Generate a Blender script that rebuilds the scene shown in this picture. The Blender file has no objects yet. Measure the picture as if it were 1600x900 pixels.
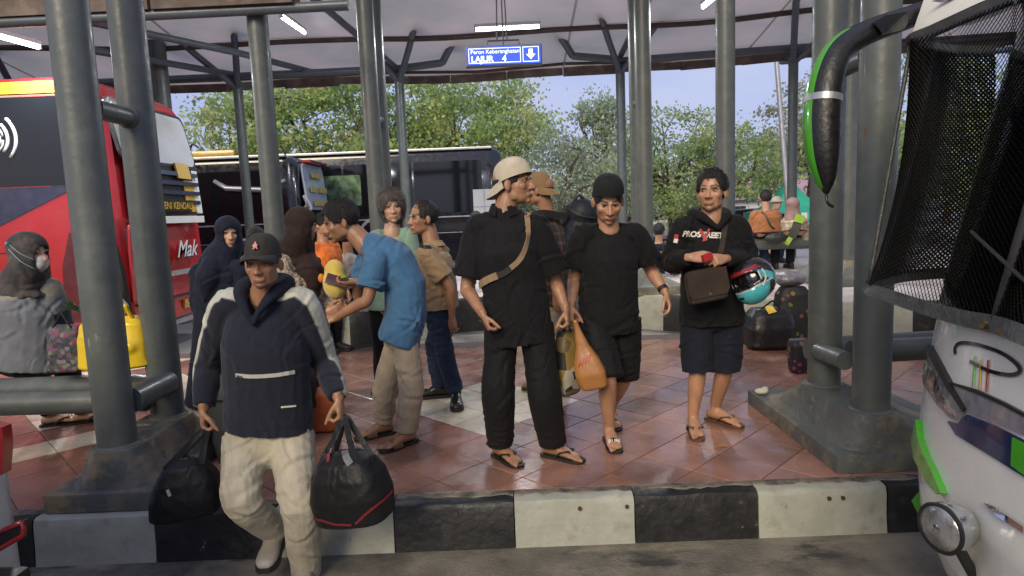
import bpy, bmesh, math, random
import numpy as np
from mathutils import Vector, Matrix, noise as mnoise

random.seed(7)
RNG = np.random.default_rng(7)
SC = bpy.context.scene
COL = SC.collection
R = math.radians

# ------------------------------------------------------------------ camera
PITCH, ROLL, FPX = R(6.67), 0.04, 1000.0            # focal length in pixels of a 1600 px wide frame
CAM = np.array([0.0, 0.0, 1.45])                    # z = 0 is the tiled platform, the lane lies 0.25 m lower
FW = np.array([0, math.cos(PITCH), -math.sin(PITCH)])
_u0 = np.array([0, math.sin(PITCH), math.cos(PITCH)]); _r0 = np.array([1.0, 0, 0])
RT = _r0 * math.cos(ROLL) - _u0 * math.sin(ROLL)
UP = _u0 * math.cos(ROLL) + _r0 * math.sin(ROLL)
cam_data = bpy.data.cameras.new('camera')
cam_data.sensor_width = 36.0; cam_data.lens = FPX / 1600 * 36
cam_data.clip_start = 0.02; cam_data.clip_end = 2000
cam = bpy.data.objects.new('camera', cam_data); COL.objects.link(cam)
m3 = Matrix(((RT[0], UP[0], -FW[0]), (RT[1], UP[1], -FW[1]), (RT[2], UP[2], -FW[2])))
cam.matrix_world = Matrix.Translation(Vector(CAM)) @ m3.to_4x4()
SC.camera = cam

# ------------------------------------------------------------------ sky, sun, exposure
SUN_EL, SUN_ROT = R(30), R(200)
world = bpy.data.worlds.new('World'); SC.world = world; world.use_nodes = True
wn = world.node_tree; wn.nodes.clear()
w_out = wn.nodes.new('ShaderNodeOutputWorld'); w_bg = wn.nodes.new('ShaderNodeBackground')
w_sky = wn.nodes.new('ShaderNodeTexSky'); w_sky.sky_type = 'NISHITA'; w_sky.sun_disc = False
w_sky.sun_elevation = SUN_EL; w_sky.sun_rotation = SUN_ROT; w_sky.air_density = 1.2; w_sky.dust_density = 2.5
w_mix = wn.nodes.new('ShaderNodeMixRGB'); w_mix.inputs[0].default_value = 0.82
w_mix.inputs[2].default_value = (7.4, 8.2, 12.2, 1)      # the even lavender veil of a hazy evening
w_tc = wn.nodes.new('ShaderNodeTexCoord'); w_map = wn.nodes.new('ShaderNodeMapping')
w_map.inputs['Scale'].default_value = (1.0, 1.0, 5.0)
w_no = wn.nodes.new('ShaderNodeTexNoise'); w_no.inputs['Scale'].default_value = 2.2; w_no.inputs['Detail'].default_value = 6
w_rp = wn.nodes.new('ShaderNodeValToRGB')
w_rp.color_ramp.elements[0].position = 0.42; w_rp.color_ramp.elements[0].color = (0.90, 0.93, 1.0, 1)
w_rp.color_ramp.elements[1].position = 0.70; w_rp.color_ramp.elements[1].color = (1.12, 1.10, 1.04, 1)
w_mul = wn.nodes.new('ShaderNodeMixRGB'); w_mul.blend_type = 'MULTIPLY'; w_mul.inputs[0].default_value = 1
wn.links.new(w_tc.outputs['Generated'], w_map.inputs[0]); wn.links.new(w_map.outputs[0], w_no.inputs['Vector'])
wn.links.new(w_no.outputs['Fac'], w_rp.inputs[0])
wn.links.new(w_sky.outputs[0], w_mix.inputs[1]); wn.links.new(w_mix.outputs[0], w_mul.inputs[1])
wn.links.new(w_rp.outputs[0], w_mul.inputs[2])
wn.links.new(w_mul.outputs[0], w_bg.inputs[0]); wn.links.new(w_bg.outputs[0], w_out.inputs[0])
w_bg.inputs[1].default_value = 0.054

sun_data = bpy.data.lights.new('sun', 'SUN'); sun_data.energy = 2.2; sun_data.angle = R(28); sun_data.color = (1.0, 0.86, 0.62)
sun = bpy.data.objects.new('sun', sun_data); COL.objects.link(sun)
_sd = Vector((math.sin(SUN_ROT) * math.cos(SUN_EL), math.cos(SUN_ROT) * math.cos(SUN_EL), math.sin(SUN_EL)))
sun.rotation_euler = (-_sd).to_track_quat('-Z', 'Y').to_euler(); sun.location = (0, -20, 30)

SC.view_settings.view_transform = 'Standard'; SC.view_settings.look = 'None'
SC.view_settings.exposure = 0.5; SC.view_settings.gamma = 1.0; SC.view_settings.use_curve_mapping = False
SC.render.engine = 'CYCLES'
SC.cycles.use_denoising = True; SC.cycles.max_bounces = 7; SC.cycles.transparent_max_bounces = 12
SC.cycles.sample_clamp_indirect = 6.0; SC.cycles.caustics_reflective = False; SC.cycles.caustics_refractive = False

# ------------------------------------------------------------------ helpers
def v3(*a): return np.array(a, float)
def ray(u, v): return FW * FPX + RT * (u - 800) + UP * (450 - v)
def at(u, v, Y):                                    # the point at distance Y along the street seen at a spot of the photograph
    k = ray(u, v); return CAM + k * (Y / k[1])
def on(u, v, z=0.0):                                # the same on a level plane
    k = ray(u, v); return CAM + k * ((z - CAM[2]) / k[2])
def nrm(a): a = np.asarray(a, float); return a / max(np.linalg.norm(a), 1e-9)

MATS = {}
def srgb(r, g, b):
    f = lambda c: (c / 12.92 if c <= 0.04045 else ((c + 0.055) / 1.055) ** 2.4)
    return (f(r / 255), f(g / 255), f(b / 255))

def mat(name, col=(0.5, 0.5, 0.5), rough=0.6, metal=0.0, var=0.12, vscale=6.0, bump=0.0, bscale=60.0,
        col2=None, c2scale=3.0, c2lo=0.45, c2hi=0.62, rvar=0.1, emit=None, estr=0.0, coat=0.0, trans=0.0, spec=0.5, sheen=0.0, attr=False):
    if name in MATS: return MATS[name]
    m = bpy.data.materials.new(name); m.use_nodes = True; nt = m.node_tree
    b = nt.nodes['Principled BSDF']; N = nt.nodes.new; L = nt.links.new
    tc = N('ShaderNodeTexCoord')
    base = N('ShaderNodeRGB'); base.outputs[0].default_value = (*col, 1); out = base.outputs[0]
    if attr:
        at_ = N('ShaderNodeAttribute'); at_.attribute_name = 'Col'; out = at_.outputs['Color']
    if col2 is not None:
        n2 = N('ShaderNodeTexNoise'); n2.inputs['Scale'].default_value = c2scale; n2.inputs['Detail'].default_value = 6; n2.inputs['Roughness'].default_value = 0.65
        L(tc.outputs['Object'], n2.inputs['Vector'])
        mr = N('ShaderNodeMapRange'); mr.inputs[1].default_value = c2lo; mr.inputs[2].default_value = c2hi
        L(n2.outputs['Fac'], mr.inputs[0])
        mx = N('ShaderNodeMixRGB'); L(mr.outputs[0], mx.inputs[0]); L(out, mx.inputs[1]); mx.inputs[2].default_value = (*col2, 1); out = mx.outputs[0]
    if var > 0:
        n1 = N('ShaderNodeTexNoise'); n1.inputs['Scale'].default_value = vscale; n1.inputs['Detail'].default_value = 5
        L(tc.outputs['Object'], n1.inputs['Vector'])
        mr = N('ShaderNodeMapRange'); mr.inputs[1].default_value = 0.3; mr.inputs[2].default_value = 0.7
        mr.inputs[3].default_value = 1 - var; mr.inputs[4].default_value = 1 + var
        L(n1.outputs['Fac'], mr.inputs[0])
        hs = N('ShaderNodeHueSaturation'); L(out, hs.inputs['Color']); L(mr.outputs[0], hs.inputs['Value']); out = hs.outputs[0]
        mr2 = N('ShaderNodeMapRange'); mr2.inputs[1].default_value = 0.3; mr2.inputs[2].default_value = 0.7
        mr2.inputs[3].default_value = max(0, rough - rvar); mr2.inputs[4].default_value = min(1, rough + rvar)
        n3 = N('ShaderNodeTexNoise'); n3.inputs['Scale'].default_value = vscale * 1.7; n3.inputs['Detail'].default_value = 6
        L(tc.outputs['Object'], n3.inputs['Vector']); L(n3.outputs['Fac'], mr2.inputs[0]); L(mr2.outputs[0], b.inputs['Roughness'])
    else:
        b.inputs['Roughness'].default_value = rough
    L(out, b.inputs['Base Color'])
    b.inputs['Metallic'].default_value = metal; b.inputs['Coat Weight'].default_value = coat; b.inputs['Coat Roughness'].default_value = 0.08
    b.inputs['Transmission Weight'].default_value = trans; b.inputs['Specular IOR Level'].default_value = spec
    if sheen: b.inputs['Sheen Weight'].default_value = sheen; b.inputs['Sheen Roughness'].default_value = 0.6
    if emit is not None:
        b.inputs['Emission Color'].default_value = (*emit, 1); b.inputs['Emission Strength'].default_value = estr
    if bump > 0:
        nb = N('ShaderNodeTexNoise'); nb.inputs['Scale'].default_value = bscale; nb.inputs['Detail'].default_value = 5
        L(tc.outputs['Object'], nb.inputs['Vector'])
        bp = N('ShaderNodeBump'); bp.inputs['Strength'].default_value = bump; bp.inputs['Distance'].default_value = 0.01
        L(nb.outputs['Fac'], bp.inputs['Height']); L(bp.outputs[0], b.inputs['Normal'])
    MATS[name] = m
    return m

ORG = {}
def empty(name, loc=(0, 0, 0), label=None, cat=None, group=None, kind=None):
    o = bpy.data.objects.new(name, None); COL.objects.link(o); o.location = tuple(float(x) for x in loc); o.empty_display_size = 0.1
    ORG[o.name] = np.array(loc, float); tag(o, label, cat, group, kind); return o
def tag(o, label=None, cat=None, group=None, kind=None):
    if label: o['label'] = label
    if cat: o['category'] = cat
    if group: o['group'] = group
    if kind: o['kind'] = kind
    return o

class MB:
    def __init__(s): s.v = []; s.f = []; s.mi = []
    def add(s, vs, fs, mi=0):
        n = len(s.v); s.v += [tuple(map(float, p)) for p in vs]
        s.f += [tuple(i + n for i in f) for f in fs]; s.mi += [mi] * len(fs); return s
    def box(s, c, d, rot=None, mi=0, bev=0.0):
        x, y, z = d[0] / 2, d[1] / 2, d[2] / 2
        if bev > 0:
            bm = bmesh.new(); bmesh.ops.create_cube(bm, size=1); bmesh.ops.scale(bm, vec=d, verts=bm.verts)
            bmesh.ops.bevel(bm, geom=bm.edges[:], offset=min(bev, min(d) * 0.45), segments=2, profile=0.7, affect='EDGES')
            bm.verts.index_update(); P = [np.array(q.co) for q in bm.verts]; Fs = [[q.index for q in f.verts] for f in bm.faces]; bm.free()
        else:
            P = [v3(i * x, j * y, k * z) for k in (-1, 1) for j in (-1, 1) for i in (-1, 1)]
            Fs = [(0, 2, 3, 1), (4, 5, 7, 6), (0, 1, 5, 4), (2, 6, 7, 3), (0, 4, 6, 2), (1, 3, 7, 5)]
        if rot is not None: P = [rot @ p for p in P]
        c = np.array(c, float); return s.add([p + c for p in P], Fs, mi)
    def loft(s, secs, cap=True, mi=0, closed_ring=True):     # secs: list of lists of points, same length
        n = len(secs[0]); vs = [p for q in secs for p in q]; fs = []
        for i in range(len(secs) - 1):
            for j in range(n if closed_ring else n - 1):
                k = (j + 1) % n; fs.append((i * n + j, i * n + k, (i + 1) * n + k, (i + 1) * n + j))
        if cap:
            fs.append(tuple(range(n))[::-1]); fs.append(tuple((len(secs) - 1) * n + j for j in range(n)))
        return s.add(vs, fs, mi)
    def tube(s, pts, rad, seg=12, mi=0, cap=True):
        return s.loft(ring_path(pts, rad, seg), cap, mi)
    def prism(s, poly, off, mi=0):                           # poly: 3-D points, off: extrusion vector
        a = [np.array(p, float) for p in poly]; o = np.array(off, float); n = len(a)
        return s.add(a + [p + o for p in a], [tuple(range(n))[::-1], tuple(range(n, 2 * n))] + [(j, (j + 1) % n, n + (j + 1) % n, n + j) for j in range(n)], mi)
    def lathe(s, c, axis, prof, seg=24, mi=0):               # prof: list of (distance along axis, radius)
        a = nrm(axis); x = nrm(np.cross(a, (0.3, 0.2, 1) if abs(a[2]) < 0.9 else (1, 0, 0))); y = np.cross(a, x); c = np.array(c, float)
        return s.loft([[c + a * t + (x * math.cos(k) + y * math.sin(k)) * r for k in np.linspace(0, 2 * math.pi, seg, endpoint=False)] for t, r in prof], True, mi)
    def build(s, name, m, parent=None, smooth=False, fix=True, **kw):
        return mesh_obj(name, s.v, s.f, m, parent, smooth, s.mi, fix, **kw)

def ring_path(pts, rad, seg=12):
    P = [np.array(p, float) for p in pts]; n = len(P); rad = [rad] * n if np.isscalar(rad) else list(rad)
    T = [nrm(P[min(i + 1, n - 1)] - P[max(i - 1, 0)]) for i in range(n)]
    x = np.cross(T[0], (0, 0, 1) if abs(T[0][2]) < 0.9 else (0, 1, 0)); x = nrm(x); out = []
    for i in range(n):
        x = nrm(x - T[i] * np.dot(x, T[i])); y = np.cross(T[i], x)
        r = rad[i]; rx, ry = (r if not np.isscalar(r) else (r, r))
        out.append([P[i] + x * math.cos(k) * rx + y * math.sin(k) * ry for k in np.linspace(0, 2 * math.pi, seg, endpoint=False)])
    return out

def mesh_obj(name, vs, fs, m, parent=None, smooth=False, mi=None, fix=True, loc=None, **kw):
    o_ = ORG.get(parent.name, v3(0, 0, 0)) if parent is not None else (np.array(loc, float) if loc is not None else v3(0, 0, 0))
    va = np.asarray(vs, float) - o_
    me = bpy.data.meshes.new(name); me.from_pydata(va.tolist(), [], [tuple(f) for f in fs])
    if fix:
        bm = bmesh.new(); bm.from_mesh(me); bmesh.ops.recalc_face_normals(bm, faces=bm.faces); bm.to_mesh(me); bm.free()
    for q in (m if isinstance(m, (list, tuple)) else [m]): me.materials.append(q)
    if mi is not None and len(set(mi)) > 1: me.polygons.foreach_set('material_index', mi)
    if smooth:
        if smooth is True or smooth >= 180: me.polygons.foreach_set('use_smooth', [True] * len(me.polygons))
        else: me.shade_auto(R(smooth)) if hasattr(me, 'shade_auto') else shade_angle(me, R(smooth))
    o = bpy.data.objects.new(name, me); COL.objects.link(o)
    if parent is not None: o.parent = parent; ORG[o.name] = o_
    else: o.location = tuple(o_); ORG[o.name] = o_
    tag(o, **kw); return o
def shade_angle(me, ang):
    me.polygons.foreach_set('use_smooth', [True] * len(me.polygons))
    bm = bmesh.new(); bm.from_mesh(me)
    for e in bm.edges:
        if len(e.link_faces) == 2 and e.calc_face_angle(0) > ang: e.smooth = False
    bm.to_mesh(me); bm.free()

def text_mesh(txt, size, x_axis, y_axis, origin, name, m, parent, ext=0.0015, align='CENTER', shear=0.0, bold=0.0, **kw):
    cu = bpy.data.curves.new('t', 'FONT'); cu.body = txt; cu.size = size; cu.align_x = align; cu.align_y = 'CENTER'; cu.extrude = ext; cu.shear = shear; cu.offset = bold
    to = bpy.data.objects.new('t', cu); COL.objects.link(to); dg = bpy.context.evaluated_depsgraph_get()
    me = bpy.data.meshes.new_from_object(to.evaluated_get(dg)); bpy.data.objects.remove(to); bpy.data.curves.remove(cu)
    X, Y_ = nrm(x_axis), nrm(y_axis); Z = np.cross(X, Y_); org = np.array(origin, float)
    vs = [org + X * q.co[0] + Y_ * q.co[1] + Z * q.co[2] for q in me.vertices]; fs = [tuple(p.vertices) for p in me.polygons]
    bpy.data.meshes.remove(me)
    return mesh_obj(name, vs, fs, m, parent, fix=False, **kw)
def dup(root, delta, label=None, group=None):
    r = root.copy(); COL.objects.link(r); d = Vector([float(x) for x in delta]); r.location = root.location + d
    ORG[r.name] = np.array(r.location)
    if label: r['label'] = label
    if group: r['group'] = group
    for ch in list(root.children):
        c = ch.copy(); COL.objects.link(c); c.parent = r
        for g in ch.children:
            q = g.copy(); COL.objects.link(q); q.parent = c
    return r
# ================================================================== materials of the place
GREY = (0.086, 0.097, 0.091)
M_col = mat('grey_gloss_paint', GREY, 0.42, var=0.10, vscale=9, bump=0.16, bscale=26, col2=(0.14, 0.145, 0.13), c2scale=5, c2lo=0.5, c2hi=0.8, coat=0.05)
M_steel = mat('blue_grey_steel_paint', (0.085, 0.10, 0.118), 0.38, var=0.12, vscale=5, bump=0.1)
M_plinth = mat('grey_concrete_paint', (0.10, 0.108, 0.104), 0.55, var=0.2, vscale=5, bump=0.5, bscale=30, col2=(0.23, 0.185, 0.115), c2scale=2.4, c2lo=0.52, c2hi=0.70)
M_road = mat('worn_concrete_lane', (0.20, 0.18, 0.135), 0.85, var=0.25, vscale=3, bump=0.6, bscale=60, col2=(0.06, 0.056, 0.05), c2scale=2.2, c2lo=0.42, c2hi=0.7)
M_ground = mat('asphalt_ground', (0.19, 0.185, 0.19), 0.85, var=0.2, vscale=0.7, bump=0.2)
M_grout = mat('grout_concrete', (0.07, 0.05, 0.045), 0.8, var=0.2, vscale=8, bump=0.3)
M_strip = mat('grey_screed', (0.19, 0.175, 0.165), 0.6, var=0.25, vscale=3, bump=0.3, col2=(0.10, 0.09, 0.085), c2scale=2.5)
M_kw = mat('worn_white_kerb_paint', (0.32, 0.325, 0.275), 0.6, var=0.12, vscale=7, bump=0.5, bscale=24, col2=(0.21, 0.19, 0.15), c2scale=6.5, c2lo=0.56, c2hi=0.78)
M_kb = mat('worn_black_kerb_paint', (0.012, 0.012, 0.013), 0.5, var=0.4, vscale=9, bump=0.5, bscale=24, col2=(0.06, 0.057, 0.05), c2scale=7, c2lo=0.58, c2hi=0.85)
M_lip = mat('bare_kerb_edge', (0.17, 0.145, 0.11), 0.75, var=0.3, vscale=14, bump=0.7, bscale=40, col2=(0.05, 0.045, 0.04), c2scale=8)

def add_chips_or_light(m, col, scale, lo, hi, stretch=(1, 1, 1), rough=.8):
    nt = m.node_tree; b = nt.nodes['Principled BSDF']; src = b.inputs['Base Color'].links[0].from_socket; g = nt.nodes.new('ShaderNodeNewGeometry'); mp = nt.nodes.new('ShaderNodeMapping'); mp.inputs['Scale'].default_value = stretch
    n = nt.nodes.new('ShaderNodeTexNoise'); n.inputs['Scale'].default_value = scale; n.inputs['Detail'].default_value = 7; n.inputs['Roughness'].default_value = .7
    mr = nt.nodes.new('ShaderNodeMapRange'); mr.inputs[1].default_value = lo; mr.inputs[2].default_value = hi; mx = nt.nodes.new('ShaderNodeMixRGB'); mx.inputs[2].default_value = (*col, 1)
    L = nt.links.new; L(g.outputs['Position'], mp.inputs[0]); L(mp.outputs[0], n.inputs['Vector']); L(n.outputs['Fac'], mr.inputs[0]); L(mr.outputs[0], mx.inputs[0]); L(src, mx.inputs[1]); L(mx.outputs[0], b.inputs['Base Color'])
add_chips_or_light(M_col, (.11, .065, .035), 7, .66, .72); add_chips_or_light(M_col, (.21, .215, .20), 16, .665, .70, (1, 1, .25)); add_chips_or_light(M_plinth, (.27, .21, .13), 2.6, .50, .62); add_chips_or_light(M_plinth, (.035, .034, .032), 9, .62, .72); add_chips_or_light(M_kw, (.07, .065, .055), 11, .64, .72, (1, 1, .5)); add_chips_or_light(M_kb, (.24, .23, .20), 14, .68, .74); add_chips_or_light(M_road, (.045, .042, .038), 1.6, .56, .66, (1, 2.2, 1)); add_chips_or_light(M_road, (.28, .24, .16), 2.1, .58, .72, (.6, 1.6, 1)); add_chips_or_light(M_road, (.03, .028, .026), 30, .68, .74)  # pale yellow bands on the lane: warm lamplight painted into its colour
def tile_mat(name, c, c2, seed):
    m = mat(name, c, 0.25, var=0.2, vscale=2.3, bump=0.12, bscale=18, col2=c2, c2scale=2.6, c2lo=0.46, c2hi=0.72, rvar=0.17, spec=0.55)
    nt = m.node_tree; b = nt.nodes['Principled BSDF']; src = b.inputs['Base Color'].links[0].from_socket
    oi = nt.nodes.new('ShaderNodeObjectInfo'); mr = nt.nodes.new('ShaderNodeMapRange'); mr.inputs[3].default_value = 0.80; mr.inputs[4].default_value = 1.2
    nt.links.new(oi.outputs['Random'], mr.inputs[0])
    hs = nt.nodes.new('ShaderNodeHueSaturation'); nt.links.new(src, hs.inputs['Color']); nt.links.new(mr.outputs[0], hs.inputs['Value']); nt.links.new(hs.outputs[0], b.inputs['Base Color'])
    # world-space noise so that neighbouring tiles differ although they share a mesh
    g = nt.nodes.new('ShaderNodeNewGeometry')
    for n in nt.nodes:
        if n.type == 'TEX_NOISE':
            nt.links.new(g.outputs['Position'], n.inputs['Vector'])
    add_chips_or_light(m, tuple(x * .35 for x in c), 5, .60, .74); add_chips_or_light(m, tuple(min(1, x * 1.6 + .05) for x in c), 13, .66, .74)
    return m
M_tr = tile_mat('terracotta_tile', (0.285, 0.145, 0.105), (0.165, 0.092, 0.072), 1)
M_tc = tile_mat('cream_tile', (0.62, 0.55, 0.43), (0.40, 0.33, 0.25), 2)

# ================================================================== ground, lane, platform
MB().add([(-400, -60, -.27), (400, -60, -.27), (400, 700, -.27), (-400, 700, -.27)], [(0, 1, 2, 3)]).build('ground', M_ground, kind='structure')
MB().add([(-14, -9, -.25), (14, -9, -.25), (14, 3.14, -.25), (-14, 3.14, -.25)], [(0, 1, 2, 3)]).build('road', M_road, kind='structure')
PX0, PX1, PY0, PY1 = -7.2, 6.0, 3.235, 6.95
plat = MB().box(((PX0 + PX1) / 2, (PY0 + PY1) / 2 + .15, -.132), (PX1 - PX0, PY1 - PY0 + .3, .255)).build('platform', M_grout, kind='structure')

def clip_poly(poly, x0, x1, y0, y1):
    for ax, lim, sgn in ((0, x0, 1), (0, x1, -1), (1, y0, 1), (1, y1, -1)):
        out = []
        for i, a in enumerate(poly):
            b = poly[(i + 1) % len(poly)]; da, db = sgn * (a[ax] - lim), sgn * (b[ax] - lim)
            if da >= 0: out.append(a)
            if da * db < 0: t = da / (da - db); out.append((a[0] + (b[0] - a[0]) * t, a[1] + (b[1] - a[1]) * t))
        poly = out
        if len(poly) < 3: return []
    return poly
TS = 0.333; S2 = math.sqrt(0.5)
def is_cream(x, y):
    if abs(x + .22) + abs(y - 4.80) < 0.72: return True
    d = abs(x + 3.45) + abs(y - 5.45)
    return d < 0.96 or 1.4 < d < 1.9
def tile_solid(poly, z0=-.012, z1=0.0, e=0.003):
    n = len(poly); c = np.mean(poly, axis=0); top = []
    for p in poly: d = np.array(p) - c; l = np.linalg.norm(d); top.append(c + d * max(0, (l - e * 1.4) / l))
    vs = [(p[0], p[1], z0) for p in poly] + [(p[0], p[1], z1 - .0025) for p in poly] + [(p[0], p[1], z1) for p in top]
    fs = [tuple(range(2 * n, 3 * n))]
    for j in range(n):
        k = (j + 1) % n; fs += [(j, k, n + k, n + j), (n + j, n + k, 2 * n + k, 2 * n + j)]
    return vs, fs
cells = []
for i in range(-40, 60):
    for j in range(-60, 60):
        cx, cy = (i + j) * TS * S2 - .22, (i - j) * TS * S2 + 4.80
        if cx < PX0 - .4 or cx > PX1 + .4 or cy < PY0 - .4 or cy > PY1 + .4: continue
        h = (TS - .005) * S2
        full = [(cx + h, cy), (cx, cy + h), (cx - h, cy), (cx, cy - h)]
        pl = clip_poly(full, PX0, PX1, PY0, PY1)
        if len(pl) < 3: continue
        ar = 0.5 * abs(sum(pl[q][0] * pl[(q + 1) % len(pl)][1] - pl[(q + 1) % len(pl)][0] * pl[q][1] for q in range(len(pl))))
        if ar < 0.004: continue
        q = v3(cx, cy, 0) - CAM; w = q @ FW; u = 800 + FPX * (q @ RT) / w; vv = 450 - FPX * (q @ UP) / w
        seen = -60 < u < 1660 and vv < 960
        cells.append((0 if seen else 1, cy, cx, cy, pl, len(pl) == 4 and abs(ar - 2 * h * h) < 1e-4))
cells.sort(key=lambda t: (t[0], t[1]))
shared = {}; restA, restB = MB(), MB(); cnt = 0
for vis, _, cx, cy, pl, whole in cells:
    cream = is_cream(cx, cy); dz = random.uniform(-.0012, .0008)
    if vis == 0 and cnt < 298:
        cnt += 1
        if whole:
            if cream not in shared:
                h = (TS - .005) * S2; vs, fs = tile_solid([(h, 0), (0, h), (-h, 0), (0, -h)])
                me = bpy.data.meshes.new('tile'); me.from_pydata(vs, [], fs); me.materials.append(M_tc if cream else M_tr); shared[cream] = me
            o = bpy.data.objects.new('tile', shared[cream]); COL.objects.link(o); o.parent = plat; o.location = (cx, cy, dz)
            o.rotation_euler = (random.uniform(-.0015, .0015), random.uniform(-.0015, .0015), 0)
        else:
            vs, fs = tile_solid(pl); mesh_obj('tile', vs, fs, M_tc if cream else M_tr, plat)
    else:
        vs, fs = tile_solid(pl); (restB if cream else restA).add(vs, fs)
if restA.f: restA.build('tile_field', M_tr, plat, kind='stuff')
if restB.f: restB.build('tile_field', M_tc, plat, kind='stuff')

# the painted kerb in front: one block per painted band
kerb = empty('kerb', (0, 3.1, -.25), kind='structure')
edges = [-4.94, -4.33, -3.72, -3.10, -2.49, -1.87, -1.26, -.65, -.035, .58, 1.21, 1.87, 2.5, 3.1, 3.7, 4.3, 4.9, 5.5]
def kerb_block(x0, x1, white, par, y0=3.105, y1=3.235, zb=-.262, zt=-.004, name='kerb_block'):
    rg = random.Random(int(x0 * 100)); n = 9; secs = []
    prof = [(y0 - .012, zb), (y0, zb + .25 * .4), (y0 + .004, zt - .035), (y0 + .014, zt - .008), (y0 + .034, zt), (y1, zt), (y1, zb)]
    for i in range(n):
        x = x0 + .003 + (x1 - x0 - .006) * i / (n - 1); s = []
        for k, (y, z) in enumerate(prof):
            j = .0 if k in (0, 5, 6) else 1
            s.append((x, y + j * rg.uniform(-.004, .004), z + j * rg.uniform(-.004, .003)))
        secs.append(s)
    b = MB().loft(secs); b.build(name, M_kw if white else M_kb, par, smooth=35)
    l = MB(); s2 = []
    for i in range(17):
        x = x0 + .002 + (x1 - x0 - .004) * i / 16; a = rg.uniform(0, .03)
        s2.append([(x, y0 + .055 + a, zt - .004), (x, y0 + .065 + a, zt + .0045), (x, y1 - .002, zt + .0045), (x, y1 - .002, zt - .004)])
    l.loft(s2).build('kerb_lip', M_lip, par, smooth=30)
for i in range(len(edges) - 1): kerb_block(edges[i], edges[i + 1], i % 2 == 0, kerb)
# small drilled holes with rusty plugs in the kerb face
M_rust = mat('rust', (0.07, 0.035, 0.02), 0.8, var=0.3)
for x in (.30, .54, 1.57, 1.64, 0.62, 1.12, -0.33):
    MB().lathe((x, 3.098, -.055), (0, 1, 0), [(0, .011), (.01, .009), (.02, .004)], 10).build('rusty_plug', M_rust, kerb)

# concrete strip behind the tiles and the raised second platform with its own kerb
far_line = [(-2.30, 8.9), (-2.32, 7.5), (-2.15, 7.12), (-1.75, 7.14), (-1.2, 7.55), (-.6, 7.93), (.1, 8.06), (.8, 7.98), (1.53, 7.68), (2.2, 7.2), (2.9, 6.72), (3.8, 6.35), (5.2, 6.1), (8.5, 6.0)]
stp = [(-2.7, 6.96), (-2.1, 7.3), (-1.2, 7.65), (.1, 8.15), (1.6, 7.8), (3, 6.9), (5, 6.3), (6, 6.25)]
b = MB(); b.add([(PX0, 6.94, -.008), (PX1, 6.94, -.008), (PX1, 8.4, -.008), (-2.55, 8.4, -.008), (-2.75, 7.25, -.008), (PX0, 7.25, -.008)], [tuple(range(6))])
b.build('concrete_strip', M_strip, kind='structure')
FZ = 0.40
M_fplat = mat('pale_pavement', (0.50, 0.44, 0.43), 0.45, var=0.2, vscale=2, bump=0.15, col2=(0.36, 0.27, 0.27), c2scale=0.9)
fp = far_line + [(8.5, 14.2), (-8.6, 14.2), (-8.6, 11.6), (-2.30, 11.6)]
b = MB(); b.prism([(x, y, -.27) for x, y in [(p[0], p[1] + .08) for p in fp]], (0, 0, FZ + .268)); b.build('raised_platform', M_fplat, kind='structure')
fk = empty('raised_kerb', (0, 7.5, 0), kind='structure')
pts = []
for i in range(len(far_line) - 1):
    a, c = np.array(far_line[i]), np.array(far_line[i + 1]); n = max(1, int(np.linalg.norm(c - a) / .1))
    pts += [a + (c - a) * k / n for k in range(n)]
pts.append(np.array(far_line[-1]))
acc = 0; cur = [pts[0]]; w = True
def far_block(ps, white):
    secs = []
    for i, p in enumerate(ps):
        t = nrm(ps[min(i + 1, len(ps) - 1)] - ps[max(i - 1, 0)]); nn = np.array([-t[1], t[0]])   # towards the platform
        P = lambda o, z: (p[0] + nn[0] * o, p[1] + nn[1] * o, z)
        secs.append([P(-.012, -.02), P(0, .2), P(.006, FZ - .02), P(.02, FZ + .004), P(.14, FZ + .004), P(.14, -.02)])
    MB().loft(secs).build('kerb_block', M_kw if white else M_kb, fk, smooth=35)
for i in range(1, len(pts)):
    acc += np.linalg.norm(pts[i] - pts[i - 1]); cur.append(pts[i])
    if acc > (.62 if len(cur) > 2 else 9) or i == len(pts) - 1:
        if len(cur) > 1: far_block(cur, w)
        w = not w; acc = 0; cur = [pts[i]]

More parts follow.
